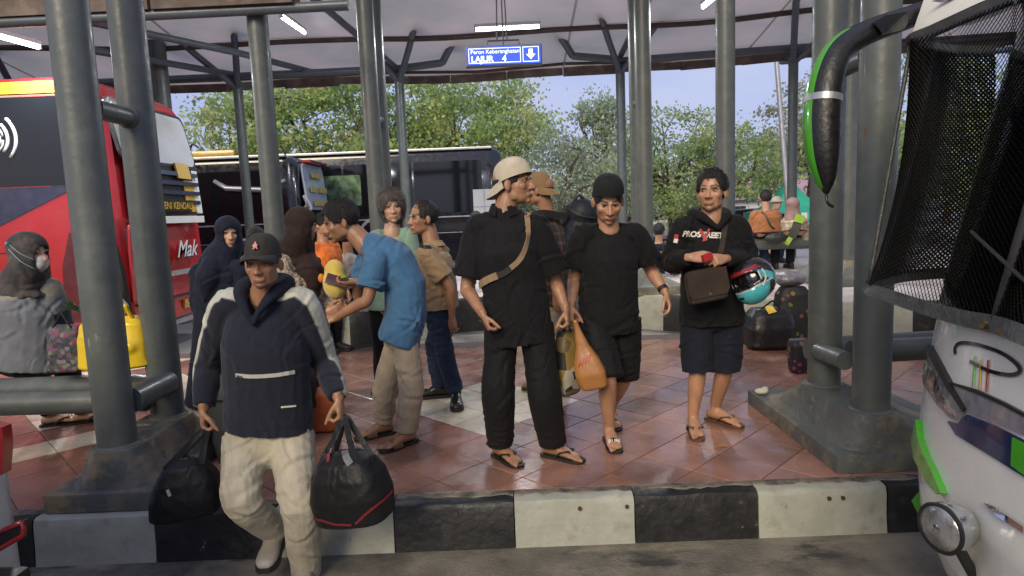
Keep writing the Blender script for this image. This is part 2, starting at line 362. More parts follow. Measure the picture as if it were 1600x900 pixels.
# ================================================================== columns
CR = 0.096
def col_run(x, y, z0, z1, r=CR, seg=28): return MB().tube([(x, y, z0), (x, y, (z0 + z1) / 2), (x, y, z1)], r, seg)
def stadium(cx, y0, y1, hw, rr, z, n=10):
    pts = []
    rr = min(rr, hw, (y1 - y0) / 2)
    for (sx, cy, a0) in ((1, y1 - rr, 0), (-1, y1 - rr, 90), (-1, y0 + rr, 180), (1, y0 + rr, 270)):
        for k in range(n):
            a = R(a0 + 90 * k / (n - 1)); pts.append((cx + sx * (hw - rr) + math.cos(a) * rr, cy + math.sin(a) * rr, z))
    return pts
def column_pair(x, ya, yb, label, zt=5.0, z0=0.0, xbar=2.12, plinth=True, slab=None, hump=None, group=None, seg=28, x2=None, cr=CR):
    t = empty('column_pair', (x, (ya + yb) / 2, z0), label, 'column', group)
    zc = z0 + .28 if plinth else z0
    for xx, y in ((x, ya), (x if x2 is None else x2, yb)): col_run(xx, y, zc - .06, zt, cr, seg=seg).build('column', M_col, t, smooth=40)
    if plinth:
        for xx, y in ((x, ya), (x if x2 is None else x2, yb)): MB().lathe((xx, y, zc + .012), (0, 0, 1), [(0, cr + .016), (.012, cr + .014), (.022, cr + .001)], 28).build('weld_collar', M_col, t, smooth=40)
    if xbar:
        for yy, dr in ((ya + cr - .004, 1), (yb - cr + .004, -1)): MB().lathe((x, yy, xbar), (0, dr, 0), [(0, .066), (.008, .062), (.016, .053)], 20).build('weld_collar', M_col, t, smooth=40)
    if xbar: MB().tube([(x, ya + .06, xbar), (x, yb - .06, xbar)], .052, 18).build('crossbar', M_col, t, smooth=40)
    if plinth:
        sx0, sx1, sy0, sy1 = slab or (x - .42, x + .42, ya - .3, yb + .35)
        MB().box(((sx0 + sx1) / 2, (sy0 + sy1) / 2, z0 + .05), (sx1 - sx0, sy1 - sy0, .1), bev=.012).build('base_slab', M_plinth, t, smooth=30)
        hx0, hx1, hy0, hy1 = hump or (x - .34, x + .34, ya - .24, yb + .28)
        secs = []
        for k, (f, z) in enumerate(((0, .1), (.35, .155), (.75, .24), (.96, .288), (1.0, .30))):
            g = f ** 0.8
            secs.append(stadium((hx0 + hx1) / 2 * (1 - g) + x * g, hy0 * (1 - g) + (ya - .125) * g, hy1 * (1 - g) + (yb + .125) * g, ((hx1 - hx0) / 2) * (1 - g) + .135 * g, .16 * (1 - g) + .13 * g, z0 + z))
        MB().loft(secs).build('plinth', M_plinth, t, smooth=45)
    return t
column_pair(-2.15, 3.33, 3.84, 'grey column pair with a tan-stained plinth beside the grey litter bin', slab=(-2.46, -1.90, 3.16, 4.3), hump=(-2.40, -1.93, 3.2, 4.22), xbar=2.08)
column_pair(1.95, 3.42, 3.95, 'grey column pair on a wide plinth beside the green and white bus', slab=(1.69, 2.62, 3.26, 4.55), hump=(1.74, 2.55, 3.3, 4.48), xbar=2.2)
column_pair(-5.98, 10.75, 11.35, 'grey column pair rising behind the red bus tail', xbar=3.55, plinth=False, z0=-.25, x2=-5.90, cr=.15)
column_pair(-2.47, 6.75, 7.05, 'grey column pair behind the woman in the brown headscarf', xbar=None, plinth=False, x2=-2.56)
column_pair(-1.53, 7.52, 8.02, 'grey column pair with a short crossbar behind the grey-haired woman', z0=FZ, xbar=2.62)
column_pair(1.68, 7.95, 8.35, 'grey column pair on a small plinth between the two men in black', z0=FZ, xbar=2.75)
column_pair(2.30, 6.85, 7.15, 'thick grey column pair right behind the man in the lettered hoodie', z0=0.0, xbar=None, plinth=False, x2=2.41)
column_pair(4.2, 8.0, 8.5, 'grey column pair behind the green wing mirror', z0=FZ, xbar=None)

# ================================================================== canopy
M_panel = mat('canopy_sheet', (0.46, 0.45, 0.43), 0.55, var=0.16, vscale=0.8, bump=0.08, bscale=8, col2=(0.50, 0.44, 0.42), c2scale=0.8)
def make_trans(m, f):
    nt = m.node_tree; b = nt.nodes['Principled BSDF']; t = nt.nodes.new('ShaderNodeBsdfTranslucent'); mx = nt.nodes.new('ShaderNodeMixShader')
    nt.links.new(b.inputs['Base Color'].links[0].from_socket, t.inputs['Color']); mx.inputs[0].default_value = f
    nt.links.new(b.outputs[0], mx.inputs[1]); nt.links.new(t.outputs[0], mx.inputs[2]); nt.links.new(mx.outputs[0], nt.nodes['Material Output'].inputs[0])
make_trans(M_panel, 0.5)
M_brown = mat('brown_stained_board', (0.10, 0.07, 0.055), 0.7, var=0.3, vscale=4, bump=0.3, col2=(0.17, 0.13, 0.11), c2scale=3)
M_purlin = mat('dark_purlin', (0.055, 0.035, 0.03), 0.6, var=0.3, vscale=6)
roof = empty('canopy_roof', (0, 11, 4.8), 'pale canopy roof sheets on blue-grey steel tubes above the platforms', 'roof')
def eave(x):      # the outer roof edge bends forward to the right
    return 13.25 - max(0, x - 1.2) * 0.16 - max(0, -x - 6) * .1
def roof_z(x, y): return 4.22 + (eave(x) - y) * 0.165 + .03 * math.sin(x * 1.3)
XS = [-16, -12.4, -8.9, -5.5, -2.2, 1.2, 4.6, 8.0, 11.4, 15]
ROWS = 5
for i in range(len(XS) - 1):
    for k in range(ROWS):
        vs = []; n, mrow = 9, 6
        for a in range(n):
            for c in range(mrow):
                x = XS[i] - .02 + (XS[i + 1] - XS[i] + .04) * a / (n - 1); e = eave(x)
                y = e - (k - .008 + 1.016 * c / (mrow - 1)) * 1.75
                sag = -.05 * math.sin(math.pi * c / (mrow - 1)) * (.6 + .4 * math.sin(x * 2.1 + k))
                vs.append((x, y, roof_z(x, y) + .07 + .006 * ((i + k) % 2) + sag * .6))
        fs = [(a * mrow + c, (a + 1) * mrow + c, (a + 1) * mrow + c + 1, a * mrow + c + 1) for a in range(n - 1) for c in range(mrow - 1)]
        MB().add(vs, fs).build('roof_sheet', M_panel, roof, smooth=True, fix=False)
for k in range(1, ROWS):
    for i in range(len(XS) - 1):
        ps = []
        for a in range(9):
            x = XS[i] + (XS[i + 1] - XS[i]) * a / 8; y = eave(x) - k * 1.75; ps.append((x, y, roof_z(x, y) + .03 - .025 * math.sin(math.pi * a / 8) * (1 if i % 2 else .4)))
        MB().tube(ps, .045, 8).build('purlin', M_purlin, roof, smooth=40)
for i in range(len(XS) - 1):        # eave board in lengths, not quite in line
    for h in range(3):
        x0 = XS[i] + (XS[i + 1] - XS[i]) * h / 3; x1 = XS[i] + (XS[i + 1] - XS[i]) * (h + 1) / 3; d = random.uniform(-.02, .02)
        pl = [(x0 + .004, eave(x0) + .03, roof_z(x0, eave(x0)) - .10 + d), (x1 - .004, eave(x1) + .03, roof_z(x1, eave(x1)) - .10 + d), (x1 - .004, eave(x1) + .03, roof_z(x1, eave(x1)) + .10 + d), (x0 + .004, eave(x0) + .03, roof_z(x0, eave(x0)) + .10 + d)]
        MB().prism(pl, (0, .03, 0)).build('eave_board', M_brown, roof)
    xm = (XS[i] + XS[i + 1]) / 2
    MB().tube([(XS[i] + .01, eave(XS[i]) - .28, roof_z(XS[i], eave(XS[i]) - .28) + .02), (xm, eave(xm) - .28, roof_z(xm, eave(xm) - .28) - .02), (XS[i + 1] - .01, eave(XS[i + 1]) - .28, roof_z(XS[i + 1], eave(XS[i + 1]) - .28) + .02)], .03, 8).build('purlin', M_purlin, roof, smooth=40)
# slender back columns with forked heads and the tube that links them
bcx = [(-9.2, 12.5), (-5.04, 12.5), (-1.98, 12.5), (2.21, 12.5), (5.36, 12.2), (9.4, 12.0)]
lab = ['slender back column by the red bus roof', 'slender back column in front of the first black bus', 'slender back column beside the grey-haired woman', 'slender back column above the man in the black tee', 'slender back column near the green tent', 'slender back column behind the caged windscreen']
for (x, y), lb in zip(bcx, lab):
    t = empty('back_column', (x, y, FZ), lb, 'column', 'slender columns along the back of the canopy')
    MB().tube([(x, y, FZ), (x, y, 2.5), (x, y, 4.12)], .088, 20).build('column', M_col, t, smooth=40)
    for sx in (-1, 1):
        MB().tube([(x, y, 4.0), (x + sx * .34, y - .8, 4.42), (x + sx * .60, y - 1.45, 4.78)], .058, 12).build('fork_arm', M_steel, t, smooth=40)
    MB().tube([(x, y, 4.0), (x + .02, y + .3, 4.1), (x + .05, y + .62, 4.16)], .06, 12).build('fork_arm', M_steel, t, smooth=40)
def beam(pts, r=.075, name='beam', m=None): MB().tube(pts, r, 14).build(name, m or M_steel, roof, smooth=40)
beam([(-16, 12.4, 4.14), (-9.2, 12.5, 4.2), (-5.04, 12.5, 4.22)], .07)
beam([(-5.04, 12.5, 4.22), (-1.98, 12.5, 4.24)], .07)
beam([(2.21, 12.5, 4.22), (5.36, 12.2, 4.26), (9.4, 12.0, 4.3), (15, 11.5, 4.3)], .07)
# open polygon frame over the lane sign
beam([(-1.98, 12.4, 4.22), (-1.15, 12.3, 4.27), (-1.12, 12.28, 4.28), (-.62, 11.6, 4.85)], .068)
beam([(2.21, 12.4, 4.22), (1.32, 12.3, 4.30), (1.29, 12.28, 4.31), (.80, 11.6, 4.85)], .068)
beam([(-5.6, 9.0, 4.25), (-4.4, 11.2, 4.3), (-3.6, 12.9, 4.3)], .055)
beam([(-6.3, 9.6, 4.1), (-5.04, 12.45, 4.24)], .055)
beam([(-1.95, 12.5, 4.2), (-2.6, 10.2, 4.6), (-3.0, 8.6, 4.8)], .055)
beam([(5.36, 12.2, 4.1), (4.6, 10.4, 4.55), (4.2, 8.4, 4.9)], .055)
beam([(2.3, 7.0, 5.0), (2.21, 12.4, 4.3)], .055)
# brown valley gutter in lengths with the tube under it, over the left columns
for x0, x1 in ((-9.2, -7.1), (-7.1, -5.0), (-5.0, -3.42), (-3.40, -2.02)):
    z0 = 3.62 + .010 * x0; z1 = 3.62 + .010 * x1
    MB().prism([(x0 + .006, 6.5, z0 - .03), (x1 - .006, 6.5, z1 - .03), (x1 - .006, 6.5, z1 + .12), (x0 + .006, 6.5, z0 + .12)], (0, .28, 0)).build('gutter', M_brown, roof)
beam([(-9.3, 6.56, 3.46), (-5, 6.56, 3.50), (-1.5, 6.6, 3.55)], .05)


# ================================================================== lamps and the lane sign
M_tube = mat('lit_tube', (0.9, 0.95, 1), 0.4, var=0, emit=(0.93, 0.98, 1.0), estr=14.0)
M_fix = mat('white_fitting', (0.6, 0.6, 0.6), 0.5, var=0.05)
def tube_lamp(a, c, label, power=20):
    a, c = np.array(a, float), np.array(c, float); d = nrm(c - a); t = empty('tube_lamp', (a + c) / 2, label, 'lamp', 'fluorescent tubes under the canopy')
    up = v3(0, 0, 1)
    MB().tube([a + d * .03, c - d * .03], .02, 12).build('tube', M_tube, t, smooth=40)
    side = nrm(np.cross(d, up)); Rm = np.column_stack([d, side, np.cross(d, side)])
    MB().box((a + c) / 2 + up * .055, (np.linalg.norm(c - a), .07, .05), Rm, bev=.008).build('fitting', M_fix, t)
    for e, s in ((a, 1), (c, -1)): MB().box(e + d * s * .012 + up * .015, (.024, .05, .06), Rm).build('end_cap', M_fix, t)
    ld = bpy.data.lights.new('tube_light', 'AREA'); ld.shape = 'RECTANGLE'; ld.size = float(np.linalg.norm(c - a)); ld.size_y = .06; ld.energy = power; ld.color = (0.94, 0.98, 1.0)
    lo = bpy.data.objects.new('tube_light', ld); COL.objects.link(lo); lo.parent = t
    z = v3(0, 0, 1); x = d - z * d[2]; x = nrm(x); y = np.cross(z, x)
    lo.matrix_local = Matrix.Translation((0, 0, -.035)) @ Matrix(((x[0], y[0], z[0]), (x[1], y[1], z[1]), (x[2], y[2], z[2]))).to_4x4()
    return t
tube_lamp(at(741, 47, 10.0), at(845, 42, 10.0), 'lit tube lamp directly above the blue lane sign', 90)
tube_lamp(at(439, 26, 9.0), at(476, 52, 10.9), 'lit tube lamp slanting above the first black bus', 90)
tube_lamp(at(-10, 55, 7.2), at(62, 75, 8.0), 'lit tube lamp above the red bus', 90)
tube_lamp(at(1098, 12, 9.0), at(1120, -6, 8.2), 'lit tube lamp high over the man in the lettered hoodie', 90)

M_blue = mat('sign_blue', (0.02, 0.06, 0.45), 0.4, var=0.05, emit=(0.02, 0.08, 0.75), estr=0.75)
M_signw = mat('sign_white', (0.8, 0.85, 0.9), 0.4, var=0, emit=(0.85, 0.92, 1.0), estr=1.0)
M_signf = mat('sign_frame', (0.12, 0.12, 0.13), 0.4, metal=0.5, var=0.1)
sY = 8.0
sg = empty('lane_sign', at(787, 86, sY), 'hanging blue platform sign with white lettering and an arrow', 'sign')
sc_ = at(787, 86, sY); W = np.linalg.norm(at(847, 84, sY) - at(727, 88, sY)); H = .245
MB().box(sc_ + v3(0, .06, 0), (W, .1, H), bev=.012).build('sign_case', M_signf, sg)
MB().box(sc_ + v3(-.0, .006, 0), (W - .035, .012, H - .035)).build('sign_face', M_blue, sg)
def strip(x0, x1, z0, z1, nm='sign_border'): MB().box(sc_ + v3((x0 + x1) / 2, -.002, (z0 + z1) / 2), (x1 - x0, .006, z1 - z0)).build(nm, M_signw, sg)
w2, h2 = W / 2 - .04, H / 2 - .035; xs = W * .235; t_ = .007
for a, c in ((-w2, xs - .012), (xs + .012, w2)):
    strip(a, c, h2 - t_, h2); strip(a, c, -h2, -h2 + t_); strip(a, a + t_, -h2 + t_, h2 - t_); strip(c - t_, c, -h2 + t_, h2 - t_)
text_mesh('Peron Keberangkatan', .068, (1, 0, 0), (0, 0, 1), sc_ + v3((-w2 + xs) / 2, -.003, .044), 'lettering', M_signw, sg)
text_mesh('LAJUR    4', .098, (1, 0, 0), (0, 0, 1), sc_ + v3(-w2 + .03, -.003, -.042), 'lettering', M_signw, sg, align='LEFT', bold=.003)
ax = (xs + .012 + w2) / 2
MB().prism([sc_ + v3(ax + a, -.005, c) for a, c in ((-.025, .06), (.025, .06), (.025, 0), (.055, 0), (0, -.06), (-.055, 0), (-.025, 0))], (0, .008, 0)).build('arrow', M_signw, sg)
for dx in (-.075, 0, .045): MB().tube([sc_ + v3(dx, .06, .19 if dx else .12), sc_ + v3(dx * .55, .06, 1.4)], .009, 8).build('hanger', M_signf, sg)
MB().tube([sc_ + v3(-.19, .06, .12), sc_ + v3(-.19, .06, .185), sc_ + v3(.19, .06, .185), sc_ + v3(.19, .06, .12)], .010, 8).build('bracket', M_signf, sg)

# tube benches between the columns
def tube_bench(rails, label, supports=()):
    t = empty('tube_bench', np.mean([np.mean(r[0], axis=0) for r in rails], axis=0), label, 'bench')
    for ps, r in rails: MB().tube(ps, r, 22).build('rail', M_col, t, smooth=40)
    for ps, r in supports: MB().tube(ps, r, 16).build('support', M_col, t, smooth=40)
tube_bench([([(-5.2, 3.78, .44), (-4, 3.75, .44), (-2.19, 3.70, .44)], .07), ([(-5.2, 4.02, .46), (-4, 4.0, .46), (-2.4, 3.98, .46), (-2.14, 3.86, .46)], .075),
            ([(-2.10, 3.40, .52), (-2.10, 3.66, .52), (-2.10, 3.78, .52)], .07)], 'grey tube bench with a seated woman and yellow shopping bag', [([(-4.6, 3.9, 0), (-4.6, 3.9, .38)], .06)])
tube_bench([([(2.04, 3.80, .53), (3.0, 3.85, .53), (5.2, 3.95, .53)], .07), ([(1.90, 4.05, .50), (2.4, 4.1, .5), (5.2, 4.2, .5)], .075), ([(1.88, 3.86, .53), (1.90, 3.6, .53)], .055)],
           'grey tube bench running behind the green and white bus', [([(4.6, 4.05, 0), (4.6, 4.05, .45)], .06)])
tube_bench([([(2.45, 9.9, FZ + .43), (3.6, 9.9, FZ + .43), (6.5, 9.8, FZ + .43)], .10), ([(2.45, 10.15, FZ + .43), (6.5, 10.05, FZ + .43)], .09)], 'grey tube bench where the man in brown sits', [([(2.7, 10, FZ), (2.7, 10, FZ + .40)], .06), ([(6, 9.95, FZ), (6, 9.95, FZ + .40)], .06)])
# ================================================================== people: continuous bodies, clothes as children
def crom(pts, sub=4):
    P = np.array(pts, float)
    if len(P) < 3: return np.array([P[0] + (P[-1] - P[0]) * t for t in np.linspace(0, 1, sub + 1)])
    Q = np.vstack([2 * P[0] - P[1], P, 2 * P[-1] - P[-2]]); out = []
    for i in range(1, len(Q) - 2):
        for t in np.linspace(0, 1, sub, endpoint=False):
            a, b, c, d = Q[i - 1], Q[i], Q[i + 1], Q[i + 2]
            out.append(0.5 * (2 * b + (c - a) * t + (2 * a - 5 * b + 4 * c - d) * t * t + (3 * b - a - 3 * c + d) * t ** 3))
    out.append(P[-1]); return np.array(out)
class Geo:
    def __init__(s): s.v = []; s.f = []
    def add(s, v, f): n = len(s.v); s.v += [tuple(p) for p in v]; s.f += [tuple(i + n for i in q) for q in f]; return s
    def limb(s, pts, rad, seg=12, sub=4, round_ends=True):
        rr = np.array([(r, r) if np.isscalar(r) else r for r in rad], float)
        A = crom(np.hstack([np.array(pts, float), rr]), sub); P = list(A[:, :3]); Rr = list(np.maximum(A[:, 3:], 1e-3))
        if round_ends:
            for _ in ((0,) if round_ends == 'start' else (0, 1)):
                d = nrm(P[0] - P[1]); r = Rr[0].mean()
                P = [P[0] + d * r * .92, P[0] + d * r * .6] + P; Rr = [Rr[0] * .35, Rr[0] * .8] + Rr
                if round_ends != 'start': P = P[::-1]; Rr = Rr[::-1]
        m = MB(); m.loft(ring_path(P, [tuple(r) for r in Rr], seg)); return s.add(m.v, m.f)
    def secs(s, secs): m = MB(); m.loft(secs); return s.add(m.v, m.f)
    def ell(s, c, r, M=None, nu=16, nv=10):
        c = np.array(c, float); v = []; f = []
        for i in range(nv + 1):
            t = math.pi * i / nv
            for j in range(nu):
                a = 2 * math.pi * j / nu; p = v3(r[0] * math.sin(t) * math.cos(a), r[1] * math.sin(t) * math.sin(a), r[2] * math.cos(t))
                v.append(c + (M @ p if M is not None else p))
        for i in range(nv):
            for j in range(nu): f.append((i * nu + j, i * nu + (j + 1) % nu, (i + 1) * nu + (j + 1) % nu, (i + 1) * nu + j))
        return s.add(v, f)
    def place(s, M, c): s.v = [tuple(np.array(c) + M @ np.array(p)) for p in s.v]; return s
def fuse(geo, vox, smooth=2, fac=0.5, dec=None):
    me = bpy.data.meshes.new('tmp'); me.from_pydata([tuple(map(float, p)) for p in geo.v], [], geo.f)
    bm = bmesh.new(); bm.from_mesh(me); bmesh.ops.remove_doubles(bm, verts=bm.verts, dist=1e-6); bmesh.ops.recalc_face_normals(bm, faces=bm.faces); bm.to_mesh(me); bm.free()
    o = bpy.data.objects.new('tmp', me); COL.objects.link(o)
    r = o.modifiers.new('r', 'REMESH'); r.mode = 'VOXEL'; r.voxel_size = vox; r.adaptivity = 0
    if smooth: k = o.modifiers.new('s', 'SMOOTH'); k.factor = fac; k.iterations = smooth
    if dec: q = o.modifiers.new('d', 'DECIMATE'); q.ratio = dec
    dg = bpy.context.evaluated_depsgraph_get(); e = bpy.data.meshes.new_from_object(o.evaluated_get(dg))
    n = len(e.vertices); V = np.empty(n * 3); e.vertices.foreach_get('co', V); V = V.reshape(-1, 3)
    Nn = np.empty(n * 3); e.vertices.foreach_get('normal', Nn); Nn = Nn.reshape(-1, 3)
    F = [tuple(p.vertices) for p in e.polygons]
    bpy.data.objects.remove(o); bpy.data.meshes.remove(me); bpy.data.meshes.remove(e)
    return V, Nn, F
def vcol(o, C):                                     # per-vertex base colour
    a = o.data.color_attributes.new('Col', 'FLOAT_COLOR', 'POINT'); C4 = np.ones((len(C), 4)); C4[:, :3] = C
    a.data.foreach_set('color', C4.ravel())
def folds(V, N, amp, seed=0, scale=1.0, axis=None, joints=()):
    """ridged cloth creases, stronger round the joints where cloth bunches"""
    rg = np.random.default_rng(seed); d = np.zeros(len(V)); w = np.full(len(V), .55)
    for c, r, g in joints: w += g * np.exp(-(np.linalg.norm(V - c, axis=1) / r) ** 2)
    W = V + .05 * np.sin(V[:, [1, 2, 0]] * 8 + seed) + .022 * np.sin(V[:, [2, 0, 1]] * 19 + seed * 2)
    tot = 0
    for _ in range(6):
        k = rg.normal(size=3); k[2] *= 1.3
        if axis is not None: k = k - nrm(axis) * np.dot(k, nrm(axis)) * .85
        f = rg.uniform(16, 46) * scale; k = nrm(k) * f; ph = W @ k + rg.uniform(0, 6.3)
        mask = .5 + .5 * np.sin(V @ (rg.normal(size=3) * 7) + rg.uniform(0, 6.3)); a = (30 / f) ** .8
        d += (.5 - np.abs(np.sin(ph * .5)) ** .6) * a * mask * 1.7; tot += a
    return V + N * (d / tot * 2.2 * amp * np.minimum(w, 1.9))[:, None]
def drags(V, N, joints, n, seed, amp):
    """long narrow pull folds that start near the joints"""
    rg = np.random.default_rng(seed + 77); D = np.zeros(len(V)); J_ = [j for j in joints if j[2] > 0]
    if not len(V) or not J_: return V
    for _ in range(n):
        c, r, g, ax = J_[rg.integers(len(J_))]; near = np.where(np.linalg.norm(V - c, axis=1) < r * 1.7)[0]
        if len(near) < 5: continue
        i = near[rg.integers(len(near))]; nn = N[i]; ax_ = ax - nn * np.dot(ax, nn)
        if np.linalg.norm(ax_) < 1e-3: continue
        ax_ = nrm(ax_); per = np.cross(nn, ax_); th = rg.normal(0, .55) + (math.pi / 2 if rg.random() < .62 else rg.choice([-1, 1]) * .7); d = nrm(ax_ * math.cos(th) + per * math.sin(th)); x = np.cross(nn, d)
        L = rg.uniform(.05, .13); sg = rg.uniform(.008, .014); q = V - V[i]; s_ = q @ d; c_ = q @ x + .25 * s_ ** 2 / L * rg.choice([-1, 1]); h = np.abs(q @ nn); same = (N @ nn) > .2
        D += np.where(same & (h < .06), np.exp(-(s_ / L) ** 4) * ((c_ / sg) * 1.2 * np.exp(-.5 * (c_ / sg) ** 2) ) * rg.uniform(.5, 1.0), 0)
    return V + N * (np.clip(D, -1.6, 1.6) * amp)[:, None]
def rotm(yaw=0, pitch=0, roll=0):
    # local axes: +x the person's left hand side seen from behind mirrored, +y forward, +z up; yaw 0 faces the camera (-Y)
    y, p, r = R(yaw), R(pitch), R(roll)
    Rz = np.array([[math.cos(y), -math.sin(y), 0], [math.sin(y), math.cos(y), 0], [0, 0, 1]])
    Rx = np.array([[1, 0, 0], [0, math.cos(p), -math.sin(p)], [0, math.sin(p), math.cos(p)]])
    Ry = np.array([[math.cos(r), 0, math.sin(r)], [0, 1, 0], [-math.sin(r), 0, math.cos(r)]])
    base = np.array([[-1., 0, 0], [0, -1, 0], [0, 0, 1]])
    return Rz @ base @ Rx @ Ry

SKIN = mat('skin', rough=0.42, var=0.06, vscale=30, bump=0.12, bscale=160, attr=True, spec=0.45)
_sk = SKIN.node_tree.nodes['Principled BSDF']; _sk.inputs['Subsurface Weight'].default_value = 0.08; _sk.inputs['Subsurface Radius'].default_value = (0.012, 0.005, 0.003)
M_eyew = mat('eye_white', (0.30, 0.27, 0.24), 0.25, var=0); M_iris = mat('iris', (0.012, 0.008, 0.006), 0.15, var=0)
M_hair = mat('black_hair', (0.012, 0.010, 0.009), 0.5, var=0.4, vscale=60, bump=0.9, bscale=190)
M_hairg = mat('grey_hair', (0.115, 0.095, 0.082), 0.55, var=0.5, vscale=70, bump=1.0, bscale=150, col2=(0.04, 0.03, 0.026), c2scale=26)

def head_geo(s=1.0, nose=1.0, width=1.0):
    g = Geo()
    g.ell((0, -.014, .036), (.075 * width, .096, .083)); g.ell((0, .028, -.022), (.063 * width, .062, .086))
    g.ell((0, .036, -.072), (.050 * width, .046, .036)); g.ell((0, .070, -.096), (.021, .017, .016))
    for x in (-1, 1):
        g.ell((x * .040 * width, .054, -.022), (.023, .028, .026)); g.ell((x * .046 * width, .010, -.058), (.014, .036, .030))
        g.ell((x * .078 * width, -.008, -.012), (.0085, .019, .031), np.array([[math.cos(x * .45), -math.sin(x * .45), 0], [math.sin(x * .45), math.cos(x * .45), 0], [0, 0, 1]]) @ np.eye(3))
        g.ell((x * .0135 * nose, .096, -.036), (.0095 * nose, .011, .0085)); g.ell((x * .028, .085, .021), (.024, .010, .0075))
    g.limb([(0, .082, .016), (0, .096, -.012), (0, .107, -.033)], [.0085, .0095, .0125 * nose], 10, 3)
    g.ell((0, .089, -.0625), (.024, .0085, .0055)); g.ell((0, .088, -.0725), (.021, .0095, .0068)); g.ell((0, .083, -.066), (.030, .012, .014))
    g.v = [tuple(np.array(p) * s) for p in g.v]
    return g
def hand_geo(w, d, nml, curl=25, thumb=1, size=1.0, spread=5, thumb_in=0.3):
    # w wrist, d direction of the knuckles, nml palm normal (fingers close towards it), thumb +-1 side
    d = nrm(d); nml = nrm(np.array(nml, float) - d * np.dot(nml, d)); sd = np.cross(d, nml) * thumb; g = Geo(); S = size
    w = np.array(w, float)
    g.limb([w - d * .02, w + d * .02 * S, w + d * .085 * S], [(.024 * S, .022 * S), (.033 * S, .019 * S), (.041 * S, .014 * S)], 12, 4) if False else None
    secs = []
    for t, a, b in ((-.03, .026, .022), (.0, .027, .020), (.03, .036, .018), (.06, .042, .016), (.088, .041, .0135), (.098, .036, .009)):
        c = w + d * t * S; secs.append([c + sd * math.cos(k) * a * S + nml * math.sin(k) * b * S for k in np.linspace(0, 2 * math.pi, 14, endpoint=False)])
    g.secs(secs)
    L = (.072, .080, .074, .058); off = (.030, .010, -.011, -.031)
    for i in range(4):
        c = R(curl * (1 + .08 * i)); p = w + d * (.086 - .006 * abs(i - 1.2)) * S + sd * off[i] * S; dd = nrm(d + sd * math.radians(spread) * (1.2 - i) * .8)
        pts = [p]; ang = 0; r = .0092 - .0006 * i
        for k, fr in enumerate((.45, .32, .25)):
            ang += c * (.75 if k == 0 else 1.0); e = dd * math.cos(ang) + nml * math.sin(ang); pts.append(pts[-1] + e * L[i] * fr * S)
        g.limb(pts, [r * S * 1.08, r * S, r * S * .93, r * S * .78], 10, 3)
    p = w + d * .022 * S + sd * .024 * S + nml * .006 * S; e1 = nrm(d * .75 + sd * .65 * (1 - thumb_in) + nml * (.35 + thumb_in * .5)); e2 = nrm(d * .95 + sd * .2 * (1 - thumb_in) + nml * (.3 + thumb_in * .5))
    g.limb([p, p + e1 * .045 * S, p + e1 * .045 * S + e2 * .033 * S, p + e1 * .045 * S + e2 * .058 * S], [.0135 * S, .0118 * S, .0102 * S, .008 * S], 10, 3)
    return g
def foot_geo(an, toe, size=1.0, toes=True):
    an, toe = np.array(an, float), np.array(toe, float); f = toe - an; f[2] = 0; f = nrm(f); up = v3(0, 0, 1); sd = np.cross(f, up); g = Geo(); S = size
    b = v3(an[0], an[1], toe[2]); secs = []
    for t, w, h, z in ((-.065, .018, .020, .028), (-.052, .030, .030, .036), (-.02, .034, .042, .046), (.03, .036, .042, .045), (.08, .041, .030, .033), (.125, .046, .021, .023), (.16, .044, .015, .017), (.175, .036, .010, .013)):
        c = b + f * t * S + up * z * S; secs.append([c + sd * math.cos(k) * w * S + up * math.sin(k) * h * S for k in np.linspace(0, 2 * math.pi, 14, endpoint=False)])
    g.secs(secs)
    if toes:
        for i, o in enumerate((.030, .012, -.003, -.017, -.030)):
            r = (.0125, .0092, .0088, .0083, .0078)[i]; q = b + f * (.158 - .007 * i) * S + sd * o * S + up * .012 * S
            g.limb([q, q + f * (.020 + .012 * (i < 2)) * S, q + f * (.034 + .012 * (i < 2)) * S - up * .003], [r * S, r * S, r * S * .8], 8, 2)
    g.limb([b + up * .05 * S, an, an + up * .06], [.036 * S, .034 * S, .036 * S], 12, 3)
    return g

